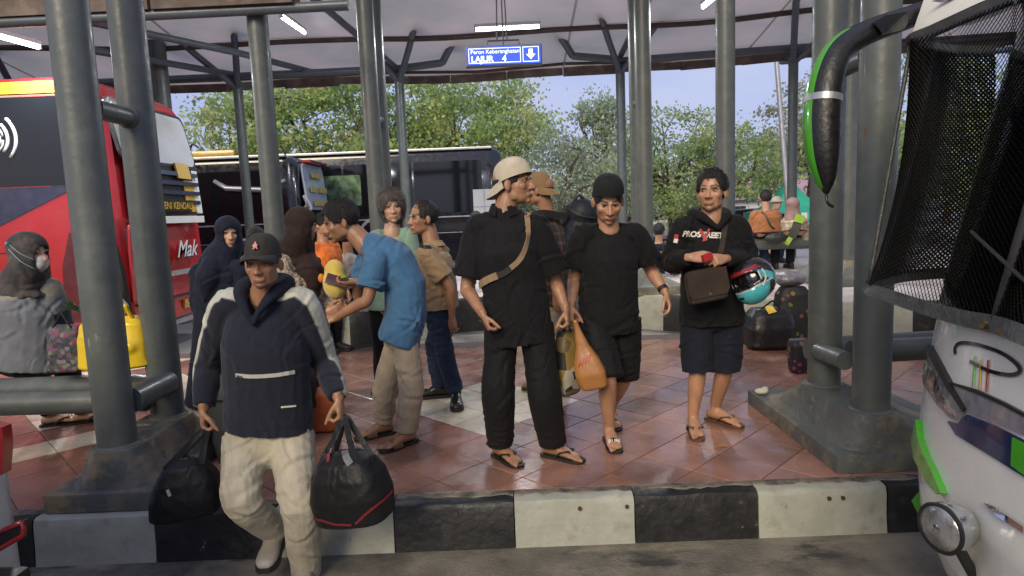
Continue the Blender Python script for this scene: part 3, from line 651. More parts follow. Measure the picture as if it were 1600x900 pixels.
class Person:
    """j: joints in world coordinates; 'a' is the limb at the left in the picture, 'b' the one at the right"""
    def __init__(s, label, j, yaw=0, head=(0, 0, 0), hs=1.0, skin=(0.30, 0.155, 0.085), vox=0.008, fat=1.0, cat='person', base=None, hip_yaw=None, head_w=1.0):
        s.j = {k: np.array(v, float) for k, v in j.items()}; j = s.j; s.yaw = yaw; s.fat = fat; s.vox = vox; s.skin = np.array(skin); s.hs = hs; s.head_w = head_w
        s.M = rotm(*((head[0],) + tuple(head[1:]))); s.hc = j['head']
        s.side = nrm(j['shb'] - j['sha']); s.hside = nrm(j['hib'] - j['hia'])
        s.neck = j.get('neck', (j['sha'] + j['shb']) / 2 + v3(0, 0, .045)); s.pel = (j['hia'] + j['hib']) / 2
        sp = nrm(s.neck - s.pel); s.sp = sp
        f = np.cross(s.side, sp); s.fwd = nrm(f) * 1.0
        face = s.M @ v3(0, 1, 0)
        y = R(yaw); want = v3(math.sin(y), -math.cos(y), 0)
        if np.dot(s.fwd, want) < 0: s.fwd = -s.fwd
        hf = np.cross(s.hside, v3(0, 0, 1)); s.hfwd = nrm(hf) if np.dot(hf, want) > 0 else -nrm(hf)
        lo = base if base is not None else v3(s.pel[0], s.pel[1], min(j['ana'][2], j['anb'][2]) - .08)
        s.root = empty('person', lo, label, cat); s.parts = {}
    def ring(s, c, side, fwd, a, b, n=20, e=2.3):
        out = []
        for k in np.linspace(0, 2 * math.pi, n, endpoint=False):
            ck, sk = math.cos(k), math.sin(k); out.append(c + side * a * np.sign(ck) * abs(ck) ** (2 / e) + fwd * b * np.sign(sk) * abs(sk) ** (2 / e))
        return out
    def spine(s, t):
        mid = s.j.get('mid'); 
        if mid is None: return s.pel + (s.neck - s.pel) * t
        return (1 - t) ** 2 * s.pel + 2 * t * (1 - t) * (2 * mid - .5 * (s.pel + s.neck)) + t * t * s.neck
    def sided(s, t): 
        q = min(1, max(0, t)); return nrm(s.hside * (1 - q) + s.side * q), nrm(s.hfwd * (1 - q) + s.fwd * q)
    def torso(s, g, prof):
        secs = []
        for t, a, b, off in prof:
            sd, fw = s.sided(t); ax = nrm(s.spine(t + .02) - s.spine(t - .02)); fw = nrm(fw - ax * np.dot(fw, ax)); sd = nrm(sd - ax * np.dot(sd, ax))
            secs.append(s.ring(s.spine(t) + fw * off, sd, fw, a, b))
        g.secs(secs)
    def body(s, hands={}, feet='bare', skin_col=None, face=None, legs=True):
        j = s.j; k = s.fat; g = Geo()
        hg = head_geo(s.hs, width=s.head_w); hg.place(s.M, s.hc); g.add(hg.v, hg.f)
        nb = s.hc + s.M @ v3(0, -.030, -.055) * s.hs
        g.limb([nb, (nb + s.neck) / 2, s.neck - s.sp * .03], [.054 * s.hs, .058 * s.hs, .070], 14, 3)
        hw = np.linalg.norm(j['shb'] - j['sha']) / 2
        s.torso(g, [(-.12, .10, .09, 0), (0, .135 * k, .095 * k, 0), (.35, .12 * k, .085 * k, 0), (.7, hw * .8, .095 * k, 0), (.88, hw * .75, .07, -.01), (1.0, .06, .055, -.01)])
        for q in 'ab':
            g.limb([j['sh' + q], (j['sh' + q] * .55 + j['el' + q] * .45), j['el' + q], j['el' + q] * .7 + j['wr' + q] * .3, j['wr' + q]], [.040 * k, .042 * k, .037 * k, .037 * k, .025], 12, 4)
            h = hands.get(q, {}); d = h.get('d'); d = nrm(j['wr' + q] - j['el' + q]) if d is None else d
            hgm = hand_geo(j['wr' + q], d, h.get('n', -s.fwd * .2 + s.side * (1 if q == 'a' else -1)), h.get('curl', 28), (1 if np.dot(np.cross(d, h.get('n', -s.fwd * .2 + s.side * (1 if q == 'a' else -1))), h.get('t', s.fwd)) >= 0 else -1), h.get('size', .98), thumb_in=h.get('tin', .3)); g.add(hgm.v, hgm.f)
            if legs:
                g.limb([j['hi' + q], (j['hi' + q] + j['kn' + q]) / 2, j['kn' + q], j['kn' + q] * .68 + j['an' + q] * .32, j['an' + q] + v3(0, 0, .03)], [.078 * k, .068 * k, .051 * k, .050 * k, .034], 14, 4)
                if 'toe' + q in j: fg = foot_geo(j['an' + q], j['toe' + q], toes=(feet == 'bare')); g.add(fg.v, fg.f)
        V, N, F = fuse(g, s.vox, 2, dec=.42)
        L = ((V - s.hc) @ s.M) / s.hs                     # head-local coordinates
        inh = (np.linalg.norm(L - v3(0, .01, 0), axis=1) < .16) & (L[:, 2] > -.125)
        # eye hollows and lid fold
        for x in (-1, 1):
            dd = ((L[:, 0] - x * .031) / .019) ** 2 + ((L[:, 2] - .002) / .0105) ** 2
            wgt = np.where(inh & (L[:, 1] > .04), np.exp(-dd), 0); V = V - (s.M @ v3(0, 1, 0)) * (wgt * .0075 * s.hs)[:, None]
        C = np.tile(s.skin, (len(V), 1)); rg = np.random.default_rng(3)
        fz = dict(brow=1.0, beard=0.0, mous=0.0, goatee=0.0, lips=(1.05, .62, .62), scalp=0.0, brow_col=(.02, .014, .01)); fz.update(face or {})
        fr = inh & (L[:, 1] > .045)
        def blend(mask_w, col): nonlocal C; C = C * (1 - mask_w[:, None]) + np.array(col) * mask_w[:, None]
        lip = np.where(fr, np.exp(-((L[:, 0] / .021) ** 4 + ((L[:, 2] + .0672) / .0095) ** 4)), 0); blend(lip * .5, s.skin * np.array(fz['lips']))
        seam = np.where(fr, np.exp(-((L[:, 0] / .023) ** 4 + ((L[:, 2] + .0672) / .0016) ** 2)), 0); blend(seam * .8, s.skin * .25)
        ax_ = np.abs(L[:, 0]); bz = .0255 + .004 * np.sin((ax_ - .012) / .04 * 3.1)
        brow = np.where(fr & (ax_ > .010) & (ax_ < .053), np.exp(-((L[:, 2] - bz) / .0058) ** 2), 0); blend(brow * .92 * fz['brow'], fz['brow_col'])
        for x in (-1, 1):                                  # lash line and lid
            lash = np.where(fr, np.exp(-(((L[:, 0] - x * .031) / .016) ** 4 + ((L[:, 2] - .0065) / .0028) ** 2)), 0); blend(lash * .65, s.skin * .14)
            
        dark = np.array((.02, .015, .012))
        if fz['mous']: blend(np.where(fr, np.exp(-((L[:, 0] / .027) ** 4 + ((L[:, 2] + .053) / .006) ** 2)), 0) * fz['mous'], dark)
        if fz['goatee']: blend(np.where(inh & (L[:, 1] > .035), np.exp(-((L[:, 0] / .022) ** 4 + ((L[:, 2] + .102) / .014) ** 4)), 0) * fz['goatee'], dark)
        if fz['beard']: blend(np.where(inh & (L[:, 1] > .0) & (L[:, 2] < -.045), np.clip((-.045 - L[:, 2]) / .02, 0, 1), 0) * fz['beard'] * (1 - lip), dark * 1.5)
        if fz['scalp']:
            hl = .072 - 1.4 * np.clip(ax_ - .035, 0, 1); m_ = np.where(inh & ((L[:, 2] > hl) | (L[:, 1] < .01)) & (L[:, 2] > -.055) & (ax_ < .0785 * 1.0), 1.0, 0.0); blend(m_ * fz['scalp'], fz.get('scalp_col', dark))
        blend(np.where(fr, np.exp(-(((ax_ - .042) / .02) ** 2 + ((L[:, 2] + .03) / .018) ** 2)), 0) * .25, s.skin * np.array((1.15, .85, .8)))
        C *= (1 + .05 * np.sin(V[:, :1] * 37 + V[:, 2:] * 29) + .06 * np.sin(V[:, 1:2] * 83 + V[:, 2:] * 61 + 2 * np.sin(V[:, :1] * 55))); blend(np.where(fr, np.exp(-((L[:, 0] / .018) ** 2 + ((L[:, 2] + .028) / .02) ** 2)), 0) * .3, s.skin * np.array((1.2, .95, .9))); blend(np.where(inh & (L[:, 1] > .03) & (L[:, 2] > .03), .25, 0), s.skin * 1.18)
        o = mesh_obj('body', V, F, SKIN, s.root, smooth=True, fix=False); vcol(o, C); s.bodyo = o
        for x in (-1, 1):
            e = Geo(); e.ell((x * .031, .0735, .0005), (.0132, .0070, .0046), nu=16, nv=8); e.v = [tuple(np.array(p) * s.hs) for p in e.v]; e.place(s.M, s.hc); eo = mesh_obj('eye', e.v, e.f, M_eyew, o, smooth=True)
            gx = fz.get('gaze', 0.0); e = Geo(); e.ell((x * .031 + gx, .0775, .001), (.0062, .0042, .0047), nu=12, nv=6); e.v = [tuple(np.array(p) * s.hs) for p in e.v]; e.place(s.M, s.hc); mesh_obj('iris', e.v, e.f, M_iris, o, smooth=True)
        return o
    def neckline(s, V, depth=.05, w=.075, p=2.0, inset=.05):
        d = V - s.neck; x = d @ s.side; y = d @ s.fwd; z = d @ s.sp
        lim = -depth * np.clip(1 - (np.abs(x) / w) ** p, 0, 1); k = np.clip((z - lim) / .006, 0, 1) * (y > -.01) * (np.abs(x) < w)
        return V - np.outer(k * np.clip(y - .02, 0, inset), s.fwd)
    def cloth(s, name, g, m, amp=.006, smooth=4, vox=None, seed=0, fscale=1.0, axis=None, post=None, label=None, parent=None, drag=None):
        V, N, F = fuse(g, vox or s.vox * 1.17, smooth); j = s.j
        jl = [(j['el' + q], .10, .9, nrm(j['wr' + q] - j['sh' + q])) for q in 'ab'] + [(j['kn' + q], .13, .8, nrm(j['an' + q] - j['hi' + q])) for q in 'ab'] + [(s.pel, .2, .5, s.sp), (s.spine(.35), .2, .3, s.sp), (s.neck, .15, .3, s.side), (s.neck - s.sp * .12 + s.fwd * .1, .14, .3, s.side)] + [(j['an' + q], .12, 1.0, nrm(j['an' + q] - j['kn' + q])) for q in 'ab'] + [(j['sh' + q] - v3(0, 0, .08), .13, .4, nrm(s.sp + s.side * (.8 if q == 'a' else -.8))) for q in 'ab'] + [(j['hi' + q] * .6 + j['kn' + q] * .4, .14, .3, nrm(j['kn' + q] - j['hi' + q])) for q in 'ab']
        V = folds(V, N, amp * .55, seed, fscale, axis, [x[:3] for x in jl])
        V = drags(V, N, jl, 90 if drag is None else drag, seed, min(amp * .55, .008))
        if post: V = post(V, N)
        o = mesh_obj(name, V, F, m, parent or s.root, smooth=True, fix=False); s.parts[name] = o
        if label: o['label'] = label
        s.lastV = V; s.lastF = F
        return o
    def shirt(s, m, sleeve=.6, loose=1.0, hem=-.08, name='shirt', amp=.006, seed=1, collar=0, cuff=1.25, neck_w=.068, belly=0.0, fscale=1.0, sl_r=1.0, smooth=5, post=None, paint=None):
        j = s.j; g = Geo(); k = s.fat * loose; hw = np.linalg.norm(j['shb'] - j['sha']) / 2
        s.torso(g, [(hem, .172 * k, .122 * k + belly * .5, belly * .3), (.12, .165 * k, .120 * k + belly, belly * .5), (.4, .158 * k, .118 * k + belly, belly * .5), (.66, max(hw * .93, .16 * k), .124 * k, .004), (.84, hw * .98, .098 * k, -.004), (.93, hw * .76, .082, -.008), (1.0, neck_w * 1.25, neck_w * 1.1, -.008), (1.035, neck_w, neck_w * .95, -.004)])
        for q in 'ab':
            sh, el, wr = j['sh' + q], j['el' + q], j['wr' + q]
            inn = s.neck - s.sp * .05 - sh; inn = nrm(inn) * min(.09, np.linalg.norm(inn) * .6); root = sh + inn - v3(0, 0, .022)
            if sleeve <= 1: e = sh + (el - sh) * sleeve; pts = [root, sh, (sh + e) / 2, e]; rr = [.056 * s.fat, .064 * (.5 + .5 * sl_r) * s.fat, .058 * cuff * sl_r * s.fat * .92, .057 * cuff * sl_r * s.fat]
            else: e = el + (wr - el) * (sleeve - 1); pts = [root, sh, (sh + el) / 2, el, (el + e) / 2, e]; rr = [.056 * s.fat, .064 * (.5 + .5 * sl_r) * s.fat, .062 * sl_r * s.fat, .055 * sl_r * s.fat, .050 * sl_r * s.fat, .040 * sl_r * s.fat * cuff / 1.25]
            g.limb(pts, rr, 16, 5, round_ends='start')
            nk = s.neck - s.sp * .012; g.limb([nk, nk * .5 + sh * .5 + v3(0, 0, .004), sh + v3(0, 0, .004)], [(.050, .050), (.055, .055), .058 * s.fat], 12, 3)
        o = s.cloth(name, g, m, amp, smooth, seed=seed, fscale=fscale, post=post)
        if paint: vcol(o, paint(s.lastV))
        return o
    def pants(s, m, length=1.0, flare=1.0, name='trousers', amp=.006, seed=2, top=.16, waist=1.0, fscale=1.0, r_th=1.0):
        j = s.j; g = Geo(); k = s.fat
        s.torso(g, [(-.16, .10 * k, .085 * k, 0), (-.08, .160 * k * waist, .118 * k, -.005), (0, .168 * k * waist, .124 * k, -.008), (top, .150 * k * waist, .112 * k, 0)])
        for q in 'ab':
            hi, kn, an = j['hi' + q], j['kn' + q], j['an' + q]; hi2 = hi + v3(0, 0, .02)
            if length <= 1: e = an + v3(0, 0, .0) + (kn - an) * (1 - length) * 1.0; pts = [hi2, (hi + kn) / 2, kn, (kn + e) / 2, e]; rr = [.098 * k * r_th, .090 * k * r_th, .070 * k * flare, .064 * k * flare, .060 * flare]
            if length < .3: e = kn + (hi - kn) * -.06; pts = [hi2, (hi + kn) / 2, e]; rr = [.10 * k * r_th, .094 * k * flare, .088 * k * flare]
            g.limb(pts, rr, 16, 5, round_ends=False)
        return s.cloth(name, g, m, amp, 5, seed=seed, fscale=fscale)
    # ---- head gear
    def hair(s, m=None, up=.012, fringe=.070, side=.0, nape=-.06, rough=.004, name='hair', seed=0, long=0, vol=1.0, zmax=None):
        nu, nv = 56, 36; V = []; rg = np.random.default_rng(seed)
        for i in range(nv + 1):
            t = math.pi * i / nv
            for q in range(nu):
                a = 2 * math.pi * q / nu; d = v3(math.sin(t) * math.cos(a), math.sin(t) * math.sin(a), math.cos(t))
                r = v3(.0755 * s.head_w + up * vol * .55, .0965 + up * .7, .083 + up); p = v3(0, -.014, .036) + d * r
                if long and p[2] < .02: p[2] = .02 + (p[2] - .02) * (1 + long); p[0] *= 1 + long * .22 * max(0, -d[2] + .2); 
                n = sum(math.sin(p[0] * f1 + p[1] * f2 * 1.3 + p[2] * f1 * .7 + ph) for f1, f2, ph in ((130, 90, 0), (210, 160, 2), (75, 240, 4), (320, 260, 1))) / 4
                p = p + d * n * rough
                lim = fringe - max(0, abs(p[0]) - .034) * 1.9 if p[1] > .02 else (side - .0 if abs(p[0]) > .05 and p[1] > -.035 else nape)
                if abs(p[0]) > .055 and .02 < p[1] < .055: lim = min(lim, side + .01)
                if long and p[1] < .035: lim = -.30
                if p[2] < lim + n * rough * 1.5: p = v3(0, -.012, .02) + (p - v3(0, -.012, .02)) * .72
                if zmax is not None and p[2] > zmax: p = v3(0, -.012, .02) + (p - v3(0, -.012, .02)) * .8
                V.append(p * s.hs)
        F = [(i * nu + q, i * nu + (q + 1) % nu, (i + 1) * nu + (q + 1) % nu, (i + 1) * nu + q) for i in range(nv) for q in range(nu)]
        V = np.array([s.hc + s.M @ p for p in V]); cen = s.hc + s.M @ (v3(0, -.012, .03) * s.hs); ok = []
        rr = np.linalg.norm(V - cen, axis=1)
        for f in F:
            if min(rr[list(f)]) > .074 * s.hs: ok.append(f)
        bl = []; bf = []; fw = s.M @ v3(0, 1, 0); dn = s.M @ v3(0, 0, -1)
        for _ in range(1500 if ok and zmax is None else 0):
            f = ok[rg.integers(len(ok))]; w = rg.dirichlet((1, 1, 1, 1)); p = w @ V[list(f)]; d = nrm(p - cen); tan = fw * rg.normal(.35, .5) + dn * (.5 + long) + rg.normal(size=3) * .45; tan = nrm(tan - d * np.dot(tan, d)); L = (.016 + up * .8 + long * .03) * rg.uniform(.6, 1.2); wd = nrm(np.cross(d, tan)) * .0013
            k = len(bl); q1 = p + tan * L * .55 + d * (.004 + rough * .6); q2 = p + tan * L + d * (rough * .5 - .001); bl += [p - wd, p + wd, q1 + wd, q1 - wd, q2]; bf += [(k, k + 1, k + 2, k + 3), (k + 3, k + 2, k + 4)]
        ho = mesh_obj(name, V, F, m or M_hair, s.root, smooth=True)
        if bl: mesh_obj('hair_strand', bl, bf, m or M_hair, ho, fix=False, kind='stuff')
        return ho
    def cap(s, m, yaw=0, tilt=0, name='cap', brim=True, up=.017, low=.030, m_brim=None, brim_l=.075, size=1.0, dip=.0):
        y, tl = R(yaw), R(tilt); Rz = np.array([[math.cos(y), -math.sin(y), 0], [math.sin(y), math.cos(y), 0], [0, 0, 1]]); Rx = np.array([[1, 0, 0], [0, math.cos(tl), -math.sin(tl)], [0, math.sin(tl), math.cos(tl)]]); Q = s.M @ Rx @ Rz
        nu, nv = 48, 14; V = []
        c = v3(0, -.010, .030)
        def rim(a, t, ins=0):
            z = low + (.098 + up - low) * 1.0
            st, ct = math.sin(t), math.cos(t); sq = st ** .75
            return v3(c[0] + sq * math.cos(a) * (.0825 * s.head_w - ins) * size, c[1] + sq * math.sin(a) * (.104 - ins) * size, low + (z - ins) * ct ** .85 if ct > 0 else low)
        for ins in (0, .005):
            for i in range(nv + 1):
                t = math.pi / 2 * i / nv
                for q in range(nu): V.append(rim(2 * math.pi * q / nu, t, ins))
        F = []
        n1 = (nv + 1) * nu
        for o in (0, n1):
            for i in range(nv):
                for q in range(nu): F.append((o + i * nu + q, o + i * nu + (q + 1) % nu, o + (i + 1) * nu + (q + 1) % nu, o + (i + 1) * nu + q))
        for q in range(nu): F.append((nv * nu + q, nv * nu + (q + 1) % nu, n1 + nv * nu + (q + 1) % nu, n1 + nv * nu + q))
        co = mesh_obj(name, [s.hc + Q @ (p * s.hs) for p in V], F, m, s.root, smooth=50)
        b = Geo(); b.ell((0, c[1], .123 + up), (.006, .006, .004), nu=8, nv=5); mesh_obj('cap_button', [s.hc + Q @ (np.array(p) * s.hs) for p in b.v], b.f, m, co, smooth=True)
        if brim:
            secs = []; nb = 17
            for k in range(nb):
                a = math.pi / 2 + (k / (nb - 1) - .5) * 2 * 1.25; ww = math.cos((k / (nb - 1) - .5) * math.pi) ** .55
                p0 = v3(math.cos(a) * .081 * size * s.head_w, c[1] + math.sin(a) * .102 * size, low + .004); dr = v3(math.cos(a) * .35, 1, 0); dr = dr / np.linalg.norm(dr)
                L = brim_l * ww; drop = -.35 * abs(math.cos(a)) ** 2 * .06
                p1 = p0 + dr * L * .5 + v3(0, 0, .001 + drop * .5); p2 = p0 + dr * L + v3(0, 0, -.010 + drop * 1.6 - dip * L); p1[2] -= dip * L * .5
                u = v3(0, 0, .0025); secs.append([p0 + u, p1 + u, p2 + u * .6, p2 - u * .6, p1 - u, p0 - u])
            mb = MB(); mb.loft(secs); mesh_obj('brim', [s.hc + Q @ (np.array(p) * s.hs) for p in mb.v], mb.f, m_brim or m, co, smooth=50)
        s.capQ = Q; return co
    def hijab(s, m, drape=.20, chest=.16, name='headscarf', seed=0, amp=.006, open_w=.048, open_z=(-.098, .052), back=.05, low=.16, label=None):
        g = Geo(); H = lambda x, y, z: s.hc + s.M @ (v3(x, y, z) * s.hs)
        Mh = s.M
        g.ell(H(0, -.010, .030), (.103 * s.hs, .116 * s.hs, .106 * s.hs), Mh); g.ell(H(0, .012, -.035), (.094 * s.hs, .090 * s.hs, .098 * s.hs), Mh)
        n = s.neck; hw = np.linalg.norm(s.j['shb'] - s.j['sha']) / 2
        g.limb([H(0, -.015, -.02), H(0, -.012, -.09), n + s.sp * .0 - s.fwd * .01, n - s.sp * .07], [.100 * s.hs, .108 * s.hs, (.15, .125), (.185, .14)], 16, 4, round_ends=False)
        secs = []
        for t, a, b, off in ((.03, .09, .085, 0), (-.05, hw * .82, .115, 0), (-.10, hw * 1.08, .135, .005), (-low * .85, hw * 1.14, .150, .01), (-low, hw * 1.12, .148, .01), (-low - .025, hw * .95, .12, .01)):
            secs.append(s.ring(n + s.sp * t + s.fwd * off, s.side, s.fwd, a, b))
        g.secs(secs)
        if chest: g.limb([n + s.fwd * .075 - s.sp * .02, n + s.fwd * .125 - s.sp * .12, n + s.fwd * .135 - s.sp * (.12 + chest)], [.085, .10, .05], 14, 4)
        def post(V, N):
            L = ((V - s.hc) @ s.M) / s.hs; cz = (open_z[0] + open_z[1]) / 2; hz = (open_z[1] - open_z[0]) / 2
            w = np.abs(L[:, 0] / open_w) ** 2.6 + np.abs((L[:, 2] - cz) / hz) ** 2.6
            ins = (w < 1) & (L[:, 1] > 0); depth = np.where(ins, np.minimum(1, (1 - w) * 6), 0)
            tgt = .02; newy = L[:, 1] * (1 - depth) + np.minimum(L[:, 1], tgt) * depth; D = (newy - L[:, 1]) * s.hs
            return V + np.outer(D, s.M @ v3(0, 1, 0))
        return s.cloth(name, g, m, amp, 4, seed=seed, post=post, label=label)
    # ---- feet
    def sandal(s, q, m_sole, m_strap, kind='thong', size=1.0, extra=None):
        an, toe = s.j['an' + q], s.j['toe' + q]; f = toe - an; f[2] = 0; f = nrm(f); up = v3(0, 0, 1); sd = np.cross(f, up); b = v3(an[0], an[1], toe[2]); S = size
        out = []; prof = ((-.078, .020), (-.06, .034), (-.02, .038), (.04, .037), (.10, .046), (.15, .049), (.185, .042), (.205, .022))
        top = [b + f * t * S + sd * w * S for t, w in prof] + [b + f * t * S - sd * w * S for t, w in prof[::-1]]
        sole = MB().prism([p - up * .012 for p in top], up * .016).build('sandal', m_sole, s.root, smooth=30)
        if kind == 'thong':
            for sg in (-1, 1):
                a = b + f * .135 + up * .022 + sd * .012; MB().tube([a, b + f * .12 + sd * sg * .024 + up * .050, b + f * .07 + sd * sg * .043 + up * .040, b + f * .035 + sd * sg * .042 + up * .006], [(.007, .004), (.012, .004), (.013, .004), (.010, .004)], 8).build('strap', m_strap, sole, smooth=50)
        else:
            secs = []
            for t in np.linspace(0, 1, 7):
                c = b + f * (.062 + t * .070); w = .045 + .005 * t; h = .062 - .022 * t
                secs.append([c + sd * math.cos(k) * w + up * (math.sin(k) * h + .004) for k in np.linspace(-.1, math.pi + .1, 13)] + [c + sd * math.cos(k) * (w - .006) + up * (math.sin(k) * (h - .006) + .004) for k in np.linspace(math.pi + .1, -.1, 13)])
            MB().loft(secs).build('strap', m_strap, sole, smooth=50)
            s.slide = (b, f, sd)
        return sole
    def shoe(s, q, m, m_sole, boot=.0, name='shoe', size=1.0):
        an, toe = s.j['an' + q], s.j['toe' + q]; f = toe - an; f[2] = 0; f = nrm(f); up = v3(0, 0, 1); sd = np.cross(f, up); b = v3(an[0], an[1], toe[2]); S = size; g = Geo(); secs = []
        for t, w, h, z in ((-.085, .020, .030, .034), (-.07, .034, .044, .044), (-.03, .040, .055, .055), (.03, .041, .052, .052), (.08, .045, .038, .038), (.13, .050, .031, .031), (.17, .049, .027, .027), (.20, .040, .022, .023), (.215, .022, .012, .016)):
            c = b + f * t * S + up * z * S; secs.append([c + sd * math.cos(k) * w * S + up * math.sin(k) * h * S for k in np.linspace(0, 2 * math.pi, 16, endpoint=False)])
        g.secs(secs); g.limb([b + up * .06, b + up * (.11 + boot)], [.045, .047], 14, 3, round_ends=False)
        o = s.cloth(name, g, m, .0006, 2, vox=.007)
        prof = ((-.088, .022), (-.07, .037), (-.02, .042), (.04, .042), (.10, .049), (.15, .053), (.19, .046), (.218, .024)); top = [b + f * t * S + sd * w * S for t, w in prof] + [b + f * t * S - sd * w * S for t, w in prof[::-1]]
        MB().prism([p - up * .012 for p in top], up * .024).build('sole', m_sole, o, smooth=30)
        return o
def strap_along(pts, w, t, m, name, parent, nrmls=None, sub=6, **kw):
    P = crom(pts, sub); n = len(P); secs = []
    Nn = crom(nrmls, sub) if nrmls is not None else None
    for i in range(n):
        T = nrm(P[min(i + 1, n - 1)] - P[max(i - 1, 0)]); N = nrm(Nn[i]) if Nn is not None else nrm(np.cross(np.cross(T, CAM - P[i]), T)) * 1.0
        N = nrm(N - T * np.dot(N, T)); B = np.cross(T, N)
        secs.append([P[i] + B * w / 2 + N * t / 2, P[i] - B * w / 2 + N * t / 2, P[i] - B * w / 2 - N * t / 2, P[i] + B * w / 2 - N * t / 2])
    return MB().loft(secs).build(name, m, parent, smooth=50, **kw)

from mathutils.bvhtree import BVHTree
class Skin:                                          # lays details on a garment or body that is already built
    def __init__(s, V, F): s.b = BVHTree.FromPolygons([Vector(p) for p in V], F)
    def px(s, u, v, off=.004):
        k = Vector(ray(u, v)).normalized(); h = s.b.ray_cast(Vector(CAM), k)
        if h[0] is None: h = s.b.find_nearest(Vector(at(u, v, 3.5)))
        n = np.array(h[1]); 
        if n @ np.array(k) > 0: n = -n
        return np.array(h[0]) + n * off, n
    def line(s, pix, w, t, m, name, parent, off=.003, sub=4, **kw):
        P = [s.px(u, v, off) for u, v in dense(pix, sub)]
        return strap_along([p for p, n in P], w, t, m, name, parent, [n for p, n in P], 2, **kw)
    def text(s, txt, size, x_ax, y_ax, org, d, name, m, parent, **kw):
        o = text_mesh(txt, size, x_ax, y_ax, org, name, m, parent, **kw); og = ORG[o.name]; d = Vector(nrm(d))
        for q in o.data.vertices:
            w = Vector(np.array(q.co) + og); h = s.b.ray_cast(w - d * .3, d)
            if h[0] is not None: q.co = h[0] - d * .004 - Vector(og)
        return o
def dense(pix, k):
    return [tuple(np.array(p)) for p in crom([(a, b, 0) for a, b in pix], k)[:, :2]]
def fabric(name, col, rough=.85, bump=.25, bscale=220, var=.14, vscale=14, sheen=None, crease=.55, **kw):
    if sheen is None: sheen = .02 if max(col) < .06 else .10
    m = mat(name, col, rough, var=var, vscale=vscale, bump=bump, bscale=bscale, sheen=sheen, rvar=.05, spec=.25, **kw)
    nt = m.node_tree; b = nt.nodes['Principled BSDF']; tc = nt.nodes.new('ShaderNodeTexCoord'); n = nt.nodes.new('ShaderNodeTexNoise')
    n.inputs['Scale'].default_value = 11; n.inputs['Detail'].default_value = 3; n.inputs['Distortion'].default_value = 1.6; n.noise_type = 'RIDGED_MULTIFRACTAL'
    mp = nt.nodes.new('ShaderNodeMapping'); mp.inputs['Rotation'].default_value = (.5, .4, .2); mp.inputs['Scale'].default_value = (1, 1, .55)
    bp = nt.nodes.new('ShaderNodeBump'); bp.inputs['Strength'].default_value = crease; bp.inputs['Distance'].default_value = .012
    nt.links.new(tc.outputs['Object'], mp.inputs[0]); nt.links.new(mp.outputs[0], n.inputs['Vector']); nt.links.new(n.outputs[0], bp.inputs['Height'])
    old = b.inputs['Normal'].links[0].from_node; nt.links.new(bp.outputs[0], old.inputs['Normal'])
    return m
def J(Y, **k): return {n: at(q[0], q[1], Y + (q[2] if len(q) > 2 else 0)) for n, q in k.items()}
def lens(nm, p):
    j = p.j; d = lambda a, b: round(float(np.linalg.norm(j[a] - j[b])), 2)
    print('LEN', nm, 'H', round(float(p.hc[2] + .12 - min(j['toea'][2], j['toeb'][2])), 2), 'sh', d('sha', 'shb'), 'arm', d('sha', 'ela'), d('ela', 'wra'), d('shb', 'elb'), d('elb', 'wrb'), 'leg', d('hia', 'kna'), d('kna', 'ana'), d('hib', 'knb'), d('knb', 'anb'), 'tor', round(float(np.linalg.norm(p.neck - p.pel)), 2), 'ank z', round(float(j['ana'][2]), 2), round(float(j['anb'][2]), 2))
# ================================================================== vehicles
M_busred = mat('bus_red_paint', (0.36, 0.012, 0.016), 0.25, var=0.08, vscale=2, coat=0.6)
M_busyel = mat('bus_yellow_paint', (0.48, 0.29, 0.03), 0.3, var=0.1, coat=0.5); M_busnavy = mat('bus_navy_paint', (0.018, 0.02, 0.05), 0.3, var=0.1, coat=0.5)
M_glassd = mat('dark_glass', (0.006, 0.007, 0.009), 0.06, var=0, spec=0.6); M_glassp = mat('glass_painted_sheen', (0.38, 0.38, 0.38), 0.18, var=0.1, spec=0.6, vscale=2)  # pale rear glass: reflected light put into its base colour
M_buswhite = mat('bus_white_paint', (0.72, 0.71, 0.63), 0.28, var=0.06, vscale=3, coat=0.5, col2=(0.58, 0.56, 0.48), c2scale=3, c2lo=.55, c2hi=.8)
M_busgreen = mat('bus_green_paint', (0.06, 0.34, 0.02), 0.22, var=0.06, coat=0.7); M_busblack = mat('bus_black_paint', (0.008, 0.008, 0.011), 0.18, var=0.1, coat=0.6)
M_chrome = mat('chrome', (0.75, 0.75, 0.75), 0.12, metal=1.0, var=0.06, vscale=20); M_blackpl = mat('black_plastic', (0.012, 0.012, 0.012), 0.38, var=0.15); M_tyre = mat('tyre', (0.015, 0.015, 0.015), 0.8, var=0.2)
M_lens = mat('clear_lens', (0.20, 0.20, 0.20), 0.08, var=0.5, vscale=22, bump=.3, bscale=70, spec=.9, coat=.8, metal=.35); M_taill = mat('red_lens', (0.30, 0.01, 0.012), 0.15, var=0.05, coat=.5)
M_silver = mat('silver_trim', (0.42, 0.42, 0.43), 0.35, metal=.6, var=0.1); M_whitep = mat('white_vinyl', (0.62, 0.62, 0.60), 0.4, var=0.05); M_bluep = mat('blue_panel', (0.008, 0.02, 0.075), 0.2, var=0.1, coat=.6)
def rrect(y0, y1, z0, z1, rt, rb, n=7):
    out = []
    for cy, cz, r, a0 in ((y1 - rt, z1 - rt, rt, 0), (y0 + rt, z1 - rt, rt, 90), (y0 + rb, z0 + rb, rb, 180), (y1 - rb, z0 + rb, rb, 270)):
        for k in range(n): a = R(a0 + 90 * k / (n - 1)); out.append((cy + math.cos(a) * r, cz + math.sin(a) * r))
    return out
